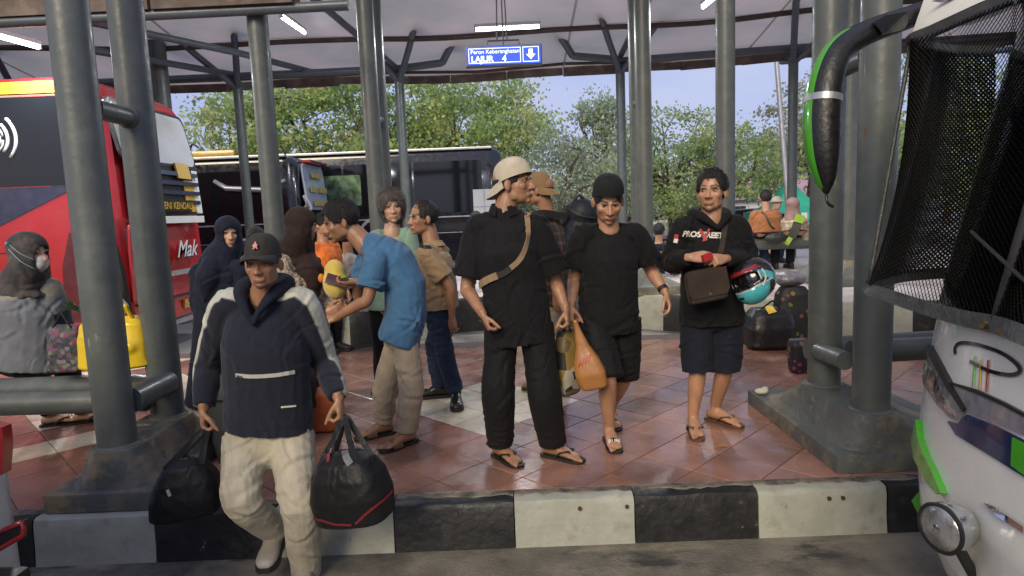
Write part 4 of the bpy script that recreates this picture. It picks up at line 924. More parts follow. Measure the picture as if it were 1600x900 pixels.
def wheel(t, x, y, z, r=.48, w=.28, side=-1):
    o = MB().lathe((x, y, z), (0, side, 0), [(0, r * .9), (.03, r), (w - .03, r), (w, r * .92)], 28).build('wheel', M_tyre, t, smooth=40)
    MB().lathe((x, y + side * (w - .02), z), (0, side, 0), [(0, r * .58), (.015, r * .58), (.02, r * .2), (.06, r * .18)], 20).build('rim', M_silver, o, smooth=40)
def panel(t, poly, off, name, m, **kw): return MB().prism(poly, off).build(name, m, t, **kw)

# ---- red bus, its tail towards the platform
RB = empty('red_bus', (-9, 9.1, -.25), 'red bus with black side windows and a yellow and black tail', 'bus')
by0, by1 = 8.0, 10.25
secs = []
for x, ins, top in ((-14.5, 0, 3.36), (-5.1, 0, 3.36), (-4.86, .03, 3.33), (-4.72, .08, 3.27), (-4.64, .15, 3.18)):
    q = rrect(by0 + ins, by1 - ins, .08 + ins * .5, top - ins * .3, .30, .12)
    secs.append([(x + (.10 * math.sin(max(0, min(1, (z - .1) / 2.9)) * 3.14) if x > -5 else 0) - (.12 * max(0, z - 2.2) if x > -5 else 0), y, z) for y, z in q])
MB().loft(secs).build('bus_body', M_busred, RB, smooth=40)
def sidep(pts, nm, m, d=.02): return panel(RB, [(x, by0 - d, z) for x, z in pts], (0, .02, 0), nm, m)
def rounded(x0, x1, z0, z1, r, n=6):
    out = []
    for cx, cz, a0 in ((x1 - r, z1 - r, 0), (x0 + r, z1 - r, 90), (x0 + r, z0 + r, 180), (x1 - r, z0 + r, 270)):
        for k in range(n): a = R(a0 + 90 * k / (n - 1)); out.append((cx + math.cos(a) * r, cz + math.sin(a) * r))
    return out
sidep(rounded(-7.3, -4.98, 2.02, 3.08, .16), 'side_window', M_glassd); sidep(rounded(-10.6, -7.35, 2.02, 3.08, .1), 'side_window', M_glassd); sidep(rounded(-14, -10.65, 2.02, 3.08, .1), 'side_window', M_glassd)
sidep([(-14, 3.12), (-5.1, 3.12), (-5.2, 3.26), (-14, 3.26)], 'roof_stripe', M_busyel, .012)
sidep([(-14, 1.30), (-6.3, 1.45), (-5.05, 2.0), (-4.88, 2.02), (-4.86, 2.35), (-5.02, 2.3), (-5.4, 2.0), (-6.1, 2.0), (-7.2, 1.92), (-14, 1.9)], 'side_stripe', M_busnavy, .010)
sidep([(-14, 1.88), (-6.35, 1.98), (-6.6, 1.91), (-14, 1.82)], 'side_pinstripe', M_whitep, .014)
for a, b_, c, d in ((-14, -5.55, 1.20, 1.212), (-5.55, -5.535, .3, 1.212)): sidep([(a, c), (b_, c), (b_, d), (a, d)], 'panel_seam', M_blackpl, .006)
# dark wheel-arch panel and the strut at the rear corner
sidep([(-5.42, .3), (-5.38, 1.0), (-5.25, 1.42), (-5.02, 1.45), (-4.90, 1.1), (-4.84, .3)], 'rear_flank_panel', mat('bus_maroon', (.085, .008, .012), .25, var=.1, coat=.5), .008)
MB().tube([(-4.74, by0 + .02, 1.62), (-4.72, by0 - .01, 1.35), (-4.66, by0 + .02, .9), (-4.64, by0 + .04, .3)], [.018, .03, .04, .045], 10).build('corner_strut', M_blackpl, RB, smooth=True)
wheel(RB, -7.2, by0 + .25, .22, side=-1); wheel(RB, -12.2, by0 + .25, .22, side=-1)
wt = text_mesh('WiFi', .30, (1, 0, 0), (0, 0, 1), (-6.26, by0 - .024, 2.60), 'wifi_lettering', M_whitep, RB, bold=.006)
for k in range(3):
    r0 = .14 + .10 * k; MB().tube([(-5.98 + r0 * math.cos(a) - .10, by0 - .024, 2.60 + r0 * math.sin(a)) for a in np.linspace(-.75, .75, 10)], .020, 8).build('wifi_arc', M_whitep, RB, smooth=True)
MB().tube([(x, by0 - .022, z) for x, z in rounded(-6.68, -5.90, 2.42, 2.78, .16)] , .014, 6).build('wifi_border', M_whitep, RB, smooth=True)
def rearx(z): return -4.64 + .10 * math.sin(max(0, min(1, (z - .1) / 2.9)) * 3.14) - .12 * max(0, z - 2.2)
def rearp(y0, y1, z0, z1, nm, m, d=.012, t=.02, r=0.0, par=None):
    pts = rounded(y0, y1, z0, z1, r) if r else [(y1, z1), (y0, z1), (y0, z0), (y1, z0)]
    return MB().prism([(rearx(z) + d, y, z) for y, z in pts], (-t - .01, 0, 0)).build(nm, m, par or RB)
rearp(by0 + .18, by1 - .22, 2.34, 3.06, 'rear_window', M_glassp, .016, r=.12); rearp(by0 + .14, by1 - .18, 2.30, 3.10, 'window_surround', M_blackpl, .008, r=.12)
rearp(by0 + .32, by1 - .22, 1.62, 2.36, 'engine_grille', M_blackpl, .006)
for k in range(4):
    z = 2.22 - .135 * k; rearp(by0 + .36, by1 - .30, z - .045, z + .012, 'grille_slat', M_busnavy, .045 - .004 * k, .05)
rearp(by0 + 1.35, by0 + 1.72, 2.14, 2.36, 'yellow_flash', M_busyel, .055); rearp(by0 + 1.55, by0 + 1.84, 1.66, 2.12, 'yellow_flash', M_busyel, .014); rearp(by0 + 1.85, by0 + 2.02, 1.64, 2.28, 'cream_flash', M_whitep, .014)
rearp(by0 + .55, by0 + 1.62, 1.66, 1.82, 'slogan_plate', M_blackpl, .048)
text_mesh('BERBENI KENDALI', .135, (0, 1, 0), (0, 0, 1), (rearx(1.74) + .052, by0 + 1.10, 1.74), 'slogan_lettering', M_busyel, RB, bold=.003)
rearp(by0 + .3, by1 - .2, 1.50, 1.60, 'cream_band', M_whitep, .014)
text_mesh('Mak', .34, (0, 1, 0), (0, 0, 1), (rearx(1.05) + .016, by0 + 1.45, 1.10), 'name_lettering', M_busnavy, RB, shear=.45, bold=.010); text_mesh('Mak', .34, (0, 1, 0), (0, 0, 1), (rearx(1.05) + .020, by0 + 1.43, 1.115), 'name_lettering', M_whitep, RB, shear=.45, bold=.002)
rearp(by0 + .2, by1 - .1, .76, .83, 'silver_trim', M_silver, .03, .04); rearp(by0 + .2, by1 - .1, .44, .47, 'panel_seam', M_blackpl, .008); rearp(by0 + 1.35, by0 + 1.62, .25, .38, 'number_plate', M_busyel, .02)
rearp(by0 + .1, by1 - .05, .06, .12, 'chrome_bumper', M_silver, .05, .08); rearp(by0 + .08, by0 + .28, .5, 1.5, 'tail_lamp', M_taill, .0, .02, r=.06)
MB().lathe((rearx(.62), by0 + 1.9, .62), (1, 0, 0), [(0, .07), (.02, .07), (.026, .06)], 18).build('round_badge', M_whitep, RB)

RB.location.x -= .22

# ---- the two black buses beyond the platforms
def black_bus(name, label, x0, x1, y0, top, front=None, wins=5):
    t = empty(name, ((x0 + x1) / 2, y0 + 1.2, -.25), label, 'bus'); y1 = y0 + 2.4; s = []
    ends = [(x0, .12), (x0 + .08, .03), (x0 + .3, 0), (x1 - .35, 0), (x1 - .12, .04), (x1, .14)]
    for x, ins in ends: s.append([(x, y, z) for y, z in rrect(y0 + ins, y1 - ins, .1, top - ins, .16, .1, 5)])
    MB().loft(s).build('bus_body', M_busblack, t, smooth=40)
    n = wins; w = (x1 - x0 - .9) / n
    for k in range(n):
        a = x0 + .35 + w * k; MB().prism([(x, y0 - .012, z) for x, z in rounded(a + .03, a + w - .03, 1.55, top - .35, .08, 4)], (0, .02, 0)).build('side_window', M_glassd, t)
    MB().box(((x0 + x1) / 2, y0 + .05, top + .0), (x1 - x0 - .5, .16, .07), bev=.02).build('roof_rail', M_silver, t)
    MB().box(((x0 + x1) / 2, y0 - .008, 1.42), (x1 - x0 - .5, .02, .035)).build('waist_trim', M_silver, t)
    MB().box(((x0 + x1) / 2, y0 - .006, .95), (x1 - x0 - .5, .015, .02)).build('waist_trim', M_silver, t)
    for x in (x0 + 2.0, x1 - 2.4): wheel(t, x, y0 + .25, .22)
    return t
A = black_bus('black_bus', 'black bus with a lettered pale windscreen and a yellow roof box', -16.5, -5.32, 16.4, 3.12)
MB().prism([(-5.30 + .02 + (3.0 - z) * .10, y, z) for y, z in rounded(16.7, 18.5, 1.75, 2.95, .2)], (-.05, 0, 0)).build('windscreen', mat('pale_screen', (.48, .53, .58), .15, var=.1, spec=.6), A)
for k, (y0_, y1_) in enumerate(((17.2, 18.1), (16.95, 17.5), (17.65, 18.35), (17.05, 18.3))):
    zc = (2.66, 2.28, 2.28, 1.92)[k]; MB().prism([(-5.20 + (3.0 - z) * .10, y, z) for y, z in ((y0_, zc - .07), (y1_, zc - .07), (y1_, zc + .07), (y0_, zc + .07))], (-.02, 0, 0)).build('yellow_banner_line', mat('faded_yellow', (.55, .42, .12), .5, var=.3, vscale=8), A)
for y in (16.65, 18.4): MB().prism([(-5.10, yy, z) for yy, z in rounded(y - .12, y + .35, 1.18, 1.48, .1)], (-.16, 0, 0)).build('headlamp', M_lens, A)
MB().prism([(-5.14, yy, z) for yy, z in rounded(16.9, 18.4, .55, 1.05, .1)], (-.1, 0, 0)).build('grille', M_blackpl, A); MB().box((-5.2, 17.6, 3.0), (.25, 1.5, .06)).build('red_visor', M_taill, A)
MB().box((-8.0, 17.4, 3.25), (2.0, 1.2, .22), bev=.08).build('roof_box', M_busyel, A, smooth=40)
MB().tube([(-7.4, 16.38, 2.55), (-7.1, 16.36, 2.35), (-6.2, 16.36, 2.28), (-5.6, 16.37, 2.5)], [.05, .07, .07, .05], 8).build('side_swoosh', M_silver, A, smooth=True); MB().tube([(-7.2, 16.38, 1.0), (-6.4, 16.37, 1.05), (-6.0, 16.37, .9), (-5.8, 16.37, .35)], .06, 8).build('side_swoosh', M_silver, A, smooth=True)
MB().tube(crom([(-5.22, 16.5, 1.75), (-5.1, 16.35, 1.9), (-5.15, 16.3, 2.1), (-5.0, 16.35, 1.8), (-5.12, 16.3, 1.6)], 5), .035, 8).build('white_rope', M_whitep, A, smooth=True)
B = black_bus('black_bus', 'long black bus with see-through side windows ending behind the stone cap', -13.5, -.18, 19.2, 3.40, wins=6)
MB().prism([(x, 19.17, z) for x, z in rounded(-5.55, -4.35, 1.85, 2.75, .06)], (0, .02, 0)).build('far_window_view', mat('green_tinted_glass', (.10, .16, .09), .2, var=.7, vscale=5), B)
MB().lathe((-3.9, 19.18, .9), (0, 1, 0), [(0, .62), (.012, .62)], 28).build('arch_trim', M_silver, B); MB().lathe((-3.9, 19.15, .86), (0, 1, 0), [(0, .56), (.02, .56)], 28).build('arch_panel', M_busblack, B)

# white switch boards standing before the long bus
for zc, hh, lb in ((1.62, 1.0, 'tall white board with a cross seam in front of the long black bus'), (.78, .40, 'small white board under the cross-seamed board')):
    c = at(743, 0, 14.6); t = empty('white_board', (c[0], 14.6, zc - hh / 2), lb, 'board')
    hh_ = {1.62: .78, .78: .36}[zc]; zz = {1.62: 1.62, .78: .98}[zc]
    MB().box((c[0], 14.6, zz), (.50, .08, hh_), bev=.01).build('board', M_whitep, t); MB().box((c[0], 14.555, zz), (.5, .012, .025)).build('seam', M_silver, t); MB().box((c[0], 14.553, zz), (.025, .012, hh_)).build('seam', M_silver, t)
    if zc == 1.62:
        for dx in (-.2, .2): MB().box((c[0] + dx, 14.63, .45), (.04, .04, 1.7)).build('post', M_silver, t)

# ---- white and green bus at the right, its caged front towards the lane
GB = empty('caged_bus', (2.6, 1.4, -.25), 'white and green bus with a steel mesh guard over its windscreen', 'bus')
zp = np.array([(-.16, 1.62), (-.05, 1.46), (.1, 1.32), (.25, 1.21), (.40, 1.15), (.6, 1.13), (.85, 1.155), (1.05, 1.19), (1.3, 1.25), (1.7, 1.35), (2.02, 1.44), (2.15, 1.42), (2.35, 1.46), (2.6, 1.62), (2.85, 1.95)])
plan = crom([(.10, .25, 0), (.0, .8, 0), (0, 1.2, 0), (.03, 1.5, 0), (.10, 1.8, 0), (.20, 2.05, 0), (.33, 2.25, 0), (.5, 2.42, 0), (.75, 2.55, 0), (1.15, 2.6, 0), (2.4, 2.6, 0), (6, 2.6, 0)], 4)[:, :2]
zs = np.unique(np.concatenate([np.linspace(-.16, 2.85, 46), zp[:, 0]]))
def gb(dx, y, z, off=0.0): return v3(np.interp(z, zp[:, 0], zp[:, 1]) + dx, y, z)
rows = [[gb(dx, y, z) for dx, y in plan] for z in zs]
mb = MB(); mb.loft(rows, cap=False, closed_ring=False); GV, GF = mb.v, mb.f
V2 = [tuple(np.array(p) + v3(.05 if p[0] < 3 else 0, -.05, 0)) for p in GV]
full = MB(); full.add(GV, GF); full.add([(6, .25, -.16), (6, 2.6, -.16), (6, 2.6, 2.85), (6, .25, 2.85)], [(0, 1, 2, 3)])
n_ = len(plan); top = [GV[(len(zs) - 1) * n_ + k] for k in range(n_)] + [(6, .25, 2.85)]; full.add(top, [tuple(range(len(top)))])
full.build('bus_body', M_buswhite, GB, smooth=50, fix=True)
gsk = Skin(GV, GF)
def patch(pix, nm, m, off=.006, sub=None, t=.004, n=5):
    """a plate that follows the bus skin inside an outline"""
    bm = bmesh.new(); vs = [bm.verts.new((u, v, 0)) for u, v in pix]; f = bm.faces.new(vs); bmesh.ops.triangulate(bm, faces=[f])
    bmesh.ops.subdivide_edges(bm, edges=bm.edges[:], cuts=n, use_grid_fill=True); bmesh.ops.triangulate(bm, faces=bm.faces[:])
    bm.verts.index_update(); P = [gsk.px(q.co[0], q.co[1], off) for q in bm.verts]; F = [[q.index for q in f.verts] for f in bm.faces]
    bd = [(e.verts[0].index, e.verts[1].index) for e in bm.edges if len(e.link_faces) == 1]; bm.free()
    a = [p for p, n_ in P]; b = [p - n_ * (off + t) for p, n_ in P]; N_ = len(a)
    return mesh_obj(nm, a + b, F + [tuple(i + N_ for i in f[::-1]) for f in F] + [(i, k, k + N_, i + N_) for i, k in bd], m, GB, smooth=40)
# windscreen
ws = MB(); zz = np.linspace(1.10, 2.06, 14); pl = [q for q in plan if q[1] < 2.33 or q[0] < .45]; ws.loft([[gb(dx, y, z) + v3(-.008, .004, 0) for dx, y in pl] for z in zz], cap=False, closed_ring=False); ws.build('windscreen', M_glassd, GB, smooth=True)
for yy in (1.62, .95): MB().tube([gb(np.interp(yy, plan[:20, 1], plan[:20, 0]), yy, z) + v3(-.02, 0, 0) for z in np.linspace(1.1, 2.05, 10)], .014, 8).build('screen_mullion', M_tyre, GB, smooth=True)
patch([(1442, 529), (1448, 534), (1466, 568), (1484, 599), (1512, 640), (1503, 660), (1488, 652), (1470, 634), (1448, 602), (1441, 560)], 'headlamp', M_lens, .010)
patch([(1446, 560), (1462, 580), (1476, 608), (1470, 618), (1452, 592)], 'lamp_reflector', M_chrome, .013); patch([(1478, 618), (1492, 632), (1500, 650), (1490, 646), (1478, 632)], 'lamp_reflector', M_chrome, .013)
patch([(1442, 522), (1452, 528), (1490, 598), (1516, 640), (1512, 644), (1484, 603), (1447, 536)], 'lamp_rim', M_blackpl, .014)
patch([(1486, 598), (1530, 613), (1570, 632), (1608, 652), (1608, 682), (1560, 662), (1514, 645)], 'lamp_strip', mat('smoked_lens', (.20, .19, .20), .12, var=.2, vscale=30, spec=.7), .008); patch([(1484, 596), (1530, 609), (1570, 627), (1608, 647), (1608, 653), (1570, 633), (1530, 615), (1486, 600)], 'strip_rim', M_blackpl, .011)
patch([(1483, 658), (1500, 662), (1514, 648), (1560, 666), (1608, 690), (1608, 748), (1550, 712), (1497, 680)], 'blue_panel', M_bluep, .006); patch([(1588, 684), (1608, 694), (1608, 744), (1586, 728)], 'green_flash', M_busgreen, .010)
patch([(1441, 657), (1444, 684), (1454, 712), (1466, 735), (1482, 772), (1474, 772), (1456, 750), (1438, 718), (1434, 690)], 'green_trim', M_busgreen, .02, t=.03)
patch([(1544, 786), (1560, 792), (1608, 824), (1608, 834), (1566, 808)], 'chrome_blade', M_chrome, .012)
# lower green flap standing off the corner
fl = [at(1444, 758, 2.30), at(1424, 782, 2.34), at(1440, 815, 2.33), at(1484, 858, 2.25), at(1500, 850, 2.2), at(1470, 800, 2.24)]
MB().prism(fl, (.06, .03, 0)).build('green_flap', M_busgreen, GB, smooth=40)
# round driving lamp
lc = gsk.px(1516, 817, 0)[0] + v3(-.085, -.02, 0); LS = .74; la = nrm(v3(-.96, -.28, .02)); lm = MB().lathe(lc - la * .085 * LS, la, [(a_ * LS, r_ * LS) for a_, r_ in [(-.035, .012), (-.03, .035), (-.015, .058), (.015, .076), (.05, .083), (.062, .086), (.07, .083), (.085, .086), (.095, .085), (.10, .08)]], 36); lo = lm.build('driving_lamp', M_chrome, GB, smooth=50)
MB().lathe(lc + la * .008 * LS, la, [(0, .088 * LS), (.006 * LS, .090 * LS), (.010 * LS, .084 * LS)], 36).build('lamp_rim', M_blackpl, lo, smooth=40)
for k in range(7): MB().box(lc + la * .024 * LS + nrm(np.cross(la, v3(0, 0, 1))) * (k - 3) * .017 * LS, (.0035, .0035, .10 * LS * math.sqrt(1 - ((k - 3) / 4.2) ** 2))).build('glass_rib', M_lens, lo)
MB().lathe(lc + la * .012 * LS, la, [(0, .078 * LS), (.006 * LS, .076 * LS), (.014 * LS, .055 * LS), (.018 * LS, .02 * LS)], 32).build('lamp_glass', M_lens, lo, smooth=True); MB().lathe(lc + la * .014 * LS, la, [(0, .02), (.006, .02), (.012, .012)], 16).build('bulb_shield', M_chrome, lo, smooth=True)
MB().tube([lc - la * .06 - v3(0, 0, .07), lc - la * .06 - v3(-.05, 0, .16)], .015, 8).build('lamp_bracket', M_blackpl, GB)
MB().tube(crom([lc - la * .12 - v3(0, .02, .02), lc - la * .16 - v3(-.02, .06, .09), lc - la * .14 - v3(-.05, .12, .15)], 4), .004, 6).build('red_wire', M_red_wire if 'M_red_wire' in globals() else mat('red_wire', (.25, .02, .02), .5, var=0), GB, smooth=True)
MB().box(at(1560, 882, 1.92), (.10, .12, .05), bev=.01).build('cable_box', M_blackpl, GB); MB().box(at(1592, 850, 1.8), (.05, .16, .03), bev=.008).build('tow_bracket', M_silver, GB)
# the script emblem on the white panel
def stroke(pix, w, nm, m, sub=6):
    P = [gsk.px(u, v, .004) for u, v in dense(pix, sub)]; return strap_along([p for p, n in P], w, .003, m, nm, GB, [n for p, n in P], 1)
stroke([(1495, 553), (1494, 545), (1499, 538), (1512, 536), (1538, 541), (1568, 552), (1588, 566), (1596, 577), (1592, 584), (1578, 586), (1549, 580), (1518, 565)], .010, 'script_emblem', M_busblack)
for a, b, m in (((1526, 557), (1523, 604), M_busgreen), ((1535, 562), (1533, 608), M_busyel), ((1547, 563), (1544, 613), M_taill)): stroke([a, ((a[0] + b[0]) / 2, (a[1] + b[1]) / 2), b], .0045, 'emblem_stroke', m, 3)
# mesh guard
GBot = crom([v3(1.95, 2.66, 1.13), v3(1.62, 2.60, 1.13), at(1357, 448, 2.35), at(1400, 466, 2.18), at(1443, 480, 2.0), at(1500, 496, 1.78), at(1549, 506, 1.62), at(1600, 524, 1.42), v3(1.10, 1.0, 1.10), v3(1.16, .35, 1.10)], 8)
GTop = crom([v3(1.98, 2.66, 2.02), v3(1.74, 2.60, 2.02), at(1424, 64, 2.40), at(1460, 48, 2.26), at(1500, 30, 2.13), at(1540, 13, 2.0), at(1580, -3, 1.88), at(1640, -30, 1.7), v3(1.44, 1.1, 2.06), v3(1.48, .4, 2.06)], 8)
def arc(P, n):
    L = np.concatenate([[0], np.cumsum(np.linalg.norm(np.diff(P, axis=0), axis=1))]); t = np.linspace(0, L[-1], n); return np.column_stack([np.interp(t, L, P[:, k]) for k in range(3)])
NC, NR = 240, 96
Bp, Tp = arc(GBot, NC), arc(GTop, NC); gm = MB(); nh = []
for i in range(NC - 1):
    sgn = 1 if i % 2 else -1; V = []; F = []
    for k in range(NR + 1):
        b = k / NR; w = (.5 + .5 * (1 if (k % 2) else -1) * sgn); c = i + w * 1.0; i0 = int(min(NC - 2, math.floor(c))); fr = c - i0
        pb = Bp[i0] * (1 - fr) + Bp[i0 + 1] * fr; pt = Tp[i0] * (1 - fr) + Tp[i0 + 1] * fr; p = pb * (1 - b) + pt * b; tz = nrm(Bp[min(i0 + 1, NC - 1)] - Bp[max(i0 - 1, 0)]); nn = nrm(np.cross(tz, v3(0, 0, 1)))
        p = p - nn * .03 * math.sin(math.pi * b); V += [p - tz * .0036 - nn * .003, p + tz * .0036 + nn * .003]
    for k in range(NR): F.append((2 * k, 2 * k + 1, 2 * k + 3, 2 * k + 2))
    gm.add(V, F)
gm.build('mesh_guard', mat('dull_steel_mesh', (.022, .022, .020), .45, metal=.4, var=.2), GB, fix=False, kind='stuff')
M_bar = mat('galvanised_bar', (.26, .27, .27), .38, metal=.7, var=.2, vscale=12); M_barb = mat('painted_bar', (.055, .057, .055), .5, metal=.3, var=.25, vscale=14, bump=.5, bscale=40)
strap_along(GBot[::2] , .045, .008, M_barb, 'guard_lower_bar', GB, sub=2); strap_along(GTop[::2], .040, .008, M_bar, 'guard_upper_bar', GB, sub=2)
MB().tube(crom([GBot[16], GBot[16] * .5 + GTop[16] * .5, GTop[16]], 5), .008, 8).build('guard_edge_rod', M_barb, GB, smooth=True)
for u, v in ((1546, 508), (1575, 515)): c = at(u, v, 1.64 if u < 1560 else 1.53); MB().lathe(c, (-1, -.35, 0), [(0, .012), (.012, .012), (.013, .007), (.03, .007)], 8).build('guard_bolt', mat('brass_bolt', (.20, .13, .05), .4, metal=.8, var=.2), GB)
# cream visor over the guard
vis = [at(1426, 50, 2.44), at(1446, -8, 2.46), at(1520, -50, 2.3), at(1600, -60, 2.05), at(1585, -18, 2.02), at(1530, 4, 2.14), at(1452, 40, 2.36)]
MB().prism(vis, (.25, .05, .03)).build('visor', M_buswhite, GB, smooth=30); MB().prism([at(1455, 2, 2.35), at(1500, -14, 2.25), at(1500, -6, 2.25), at(1470, 4, 2.32)], (.02, -.02, 0)).build('marker_lamp', M_silver, GB)
# wiper
MB().tube([gb(.0, 1.3, 1.14) + v3(-.02, 0, 0), gb(.02, 1.75, 1.35) + v3(-.022, 0, 0)], .005, 6).build('wiper', M_tyre, GB)
# wing mirror on its long arm
mp_ = [at(1446, 18, 2.55), at(1400, 34, 2.50), at(1352, 52, 2.46), at(1312, 78, 2.43), at(1292, 120, 2.41), at(1284, 175, 2.40), at(1285, 235, 2.39), at(1289, 280, 2.385), at(1292, 303, 2.38)]
rad = [(.040, .05), (.043, .05), (.045, .05), (.050, .054), (.057, .066), (.062, .074), (.057, .070), (.034, .048), (.006, .01)]
C_ = crom(np.hstack([np.array(mp_), np.array(rad)]), 6); P = C_[:, :3]; r2 = np.maximum(C_[:, 3:], .003); secs = []; n = len(P)
for i in range(n):
    T = nrm(P[min(i + 1, n - 1)] - P[max(i - 1, 0)]); N = nrm(np.cross(T, v3(0, 1, 0))); Bv = np.cross(T, N)
    secs.append([P[i] + N * math.cos(k) * r2[i][0] + Bv * math.sin(k) * r2[i][1] for k in np.linspace(0, 2 * math.pi, 24, endpoint=False)])
mr = MB(); mr.loft(secs)
fi = []
for f in mr.f:
    c = np.mean([mr.v[q] for q in f], axis=0); k = int(np.argmin(np.linalg.norm(P - c, axis=1))); T = nrm(P[min(k + 1, n - 1)] - P[max(k - 1, 0)]); N = nrm(np.cross(T, v3(0, 1, 0))); d = nrm(c - P[k]); out = np.dot(d, N)
    if N[0] > 0 or (abs(N[0]) < .3 and N[2] < 0): out = -out
    fi.append(0 if (out > .80 and 15 < k < 46) else 1)
mr.mi = fi; mr.build('wing_mirror', [M_busgreen, mat('mirror_black', (.010, .010, .010), .42, var=.3, vscale=30, bump=.25, bscale=60)], GB, smooth=60)
k0 = int(np.argmin([abs((450 - FPX * ((p - CAM) @ UP) / ((p - CAM) @ FW)) - 156) + (0 if i > 20 else 999) for i, p in enumerate(P)]))
MB().loft([[P[k] + (np.array(q) - P[k]) * 1.03 + nrm(P[k + 1] - P[k]) * o for q in secs[k]] for k, o in ((k0, -.012), (k0, .012))]).build('silver_tape', M_silver, GB, smooth=60)
MB().prism([p + v3(0, -.058, 0) for p in (at(1352, 42, 2.45), at(1368, 32, 2.45), at(1400, 26, 2.45), at(1408, 36, 2.45), at(1398, 52, 2.45), at(1365, 60, 2.45))], (0, .02, 0)).build('kerb_mirror', M_glassd, GB)
MB().tube(crom([at(1291, 304, 2.37), at(1292, 314, 2.36), at(1296, 320, 2.36), at(1302, 323, 2.36)], 4), .006, 6).build('loose_tie', M_blackpl, GB, smooth=True)
wheel(GB, 3.6, 2.35, .20, r=.45, side=1); wheel(GB, 3.6, .5, .20, r=.45, side=-1)

# ---- edge of a white car at the left
WC = empty('white_car', (-3.3, 1.6, -.25), 'rounded corner of a white car with red lamp by the kerb', 'car'); s = []
for x, ins, top in ((-1.60, .30, .86), (-1.625, .18, .93), (-1.68, .10, .97), (-1.8, .04, 1.0), (-2.2, 0, 1.02), (-3.2, 0, 1.05), (-5.4, 0, 1.0), (-5.6, .1, .9)): s.append([(x - .175, y, z) for y, z in rrect(.55 + ins * .5, 2.26 - ins * .5, .02 + ins * .3, top + .14, .12, .15)])
MB().loft(s).build('car_body', mat('car_white', (.58, .58, .55), .25, var=.05, coat=.6), WC, smooth=45)
s = []
for x, ins, top in ((-2.5, .16, 1.03), (-2.9, .2, 1.3), (-4.6, .2, 1.32), (-5.2, .16, 1.02)): s.append([(x, y, z) for y, z in rrect(.6 + ins, 2.08 - ins, .95, top, .12, .05)])
MB().loft(s).build('cabin', M_glassd, WC, smooth=45)
MB().prism([at(-24, 662, 2.0), at(3, 668, 2.0), at(6, 700, 2.0), at(3, 742, 2.0), at(-24, 750, 2.0)], (0, .04, 0)).build('tail_lamp', M_taill, WC)
c0 = [at(-16, 838, 1.98), at(34, 816, 1.98), at(37, 826, 1.98), at(36, 836, 1.98), at(-14, 866, 1.98)]
MB().tube(c0 + [c0[0]], .009, 8).build('reflector_frame', M_taill, WC, smooth=True); MB().prism([p + v3(0, .006, 0) for p in c0], (0, .03, 0)).build('reflector', M_blackpl, WC)
MB().box((-1.85, 1.97, .30), (.42, .10, .10), bev=.02).build('bumper', M_blackpl, WC)
for x in (-2.4, -4.7):
    for y, sd in ((.75, -1), (1.92, 1)): wheel(WC, x, y, .06, r=.31, w=.18, side=sd)
# ================================================================== trees and what stands beyond the lanes
def leaf_mat(name):
    m = bpy.data.materials.new(name); m.use_nodes = True; nt = m.node_tree; b = nt.nodes['Principled BSDF']; a = nt.nodes.new('ShaderNodeAttribute'); a.attribute_name = 'Col'
    t = nt.nodes.new('ShaderNodeBsdfTranslucent'); mx = nt.nodes.new('ShaderNodeMixShader'); mx.inputs[0].default_value = .55
    nt.links.new(a.outputs['Color'], b.inputs['Base Color']); b.inputs['Roughness'].default_value = .5; b.inputs['Specular IOR Level'].default_value = .3
    g = nt.nodes.new('ShaderNodeGamma'); g.inputs[1].default_value = .8; nt.links.new(a.outputs['Color'], g.inputs[0]); nt.links.new(g.outputs[0], t.inputs['Color'])
    nt.links.new(b.outputs[0], mx.inputs[1]); nt.links.new(t.outputs[0], mx.inputs[2]); nt.links.new(mx.outputs[0], nt.nodes['Material Output'].inputs[0]); return m
M_leaf = leaf_mat('foliage'); M_bark = mat('bark', (.085, .065, .05), .9, var=.3, vscale=6, bump=.6, bscale=18)
PAL = {'yellow': [(.30, .38, .13), (.22, .32, .12), (.40, .42, .16), (.17, .24, .09)], 'green': [(.22, .30, .14), (.16, .23, .11), (.28, .35, .15), (.31, .35, .14)], 'olive': [(.26, .27, .16), (.20, .21, .13), (.31, .31, .18), (.30, .24, .16)], 'pale': [(.29, .35, .23), (.23, .28, .18), (.36, .40, .27), (.20, .24, .16)]}
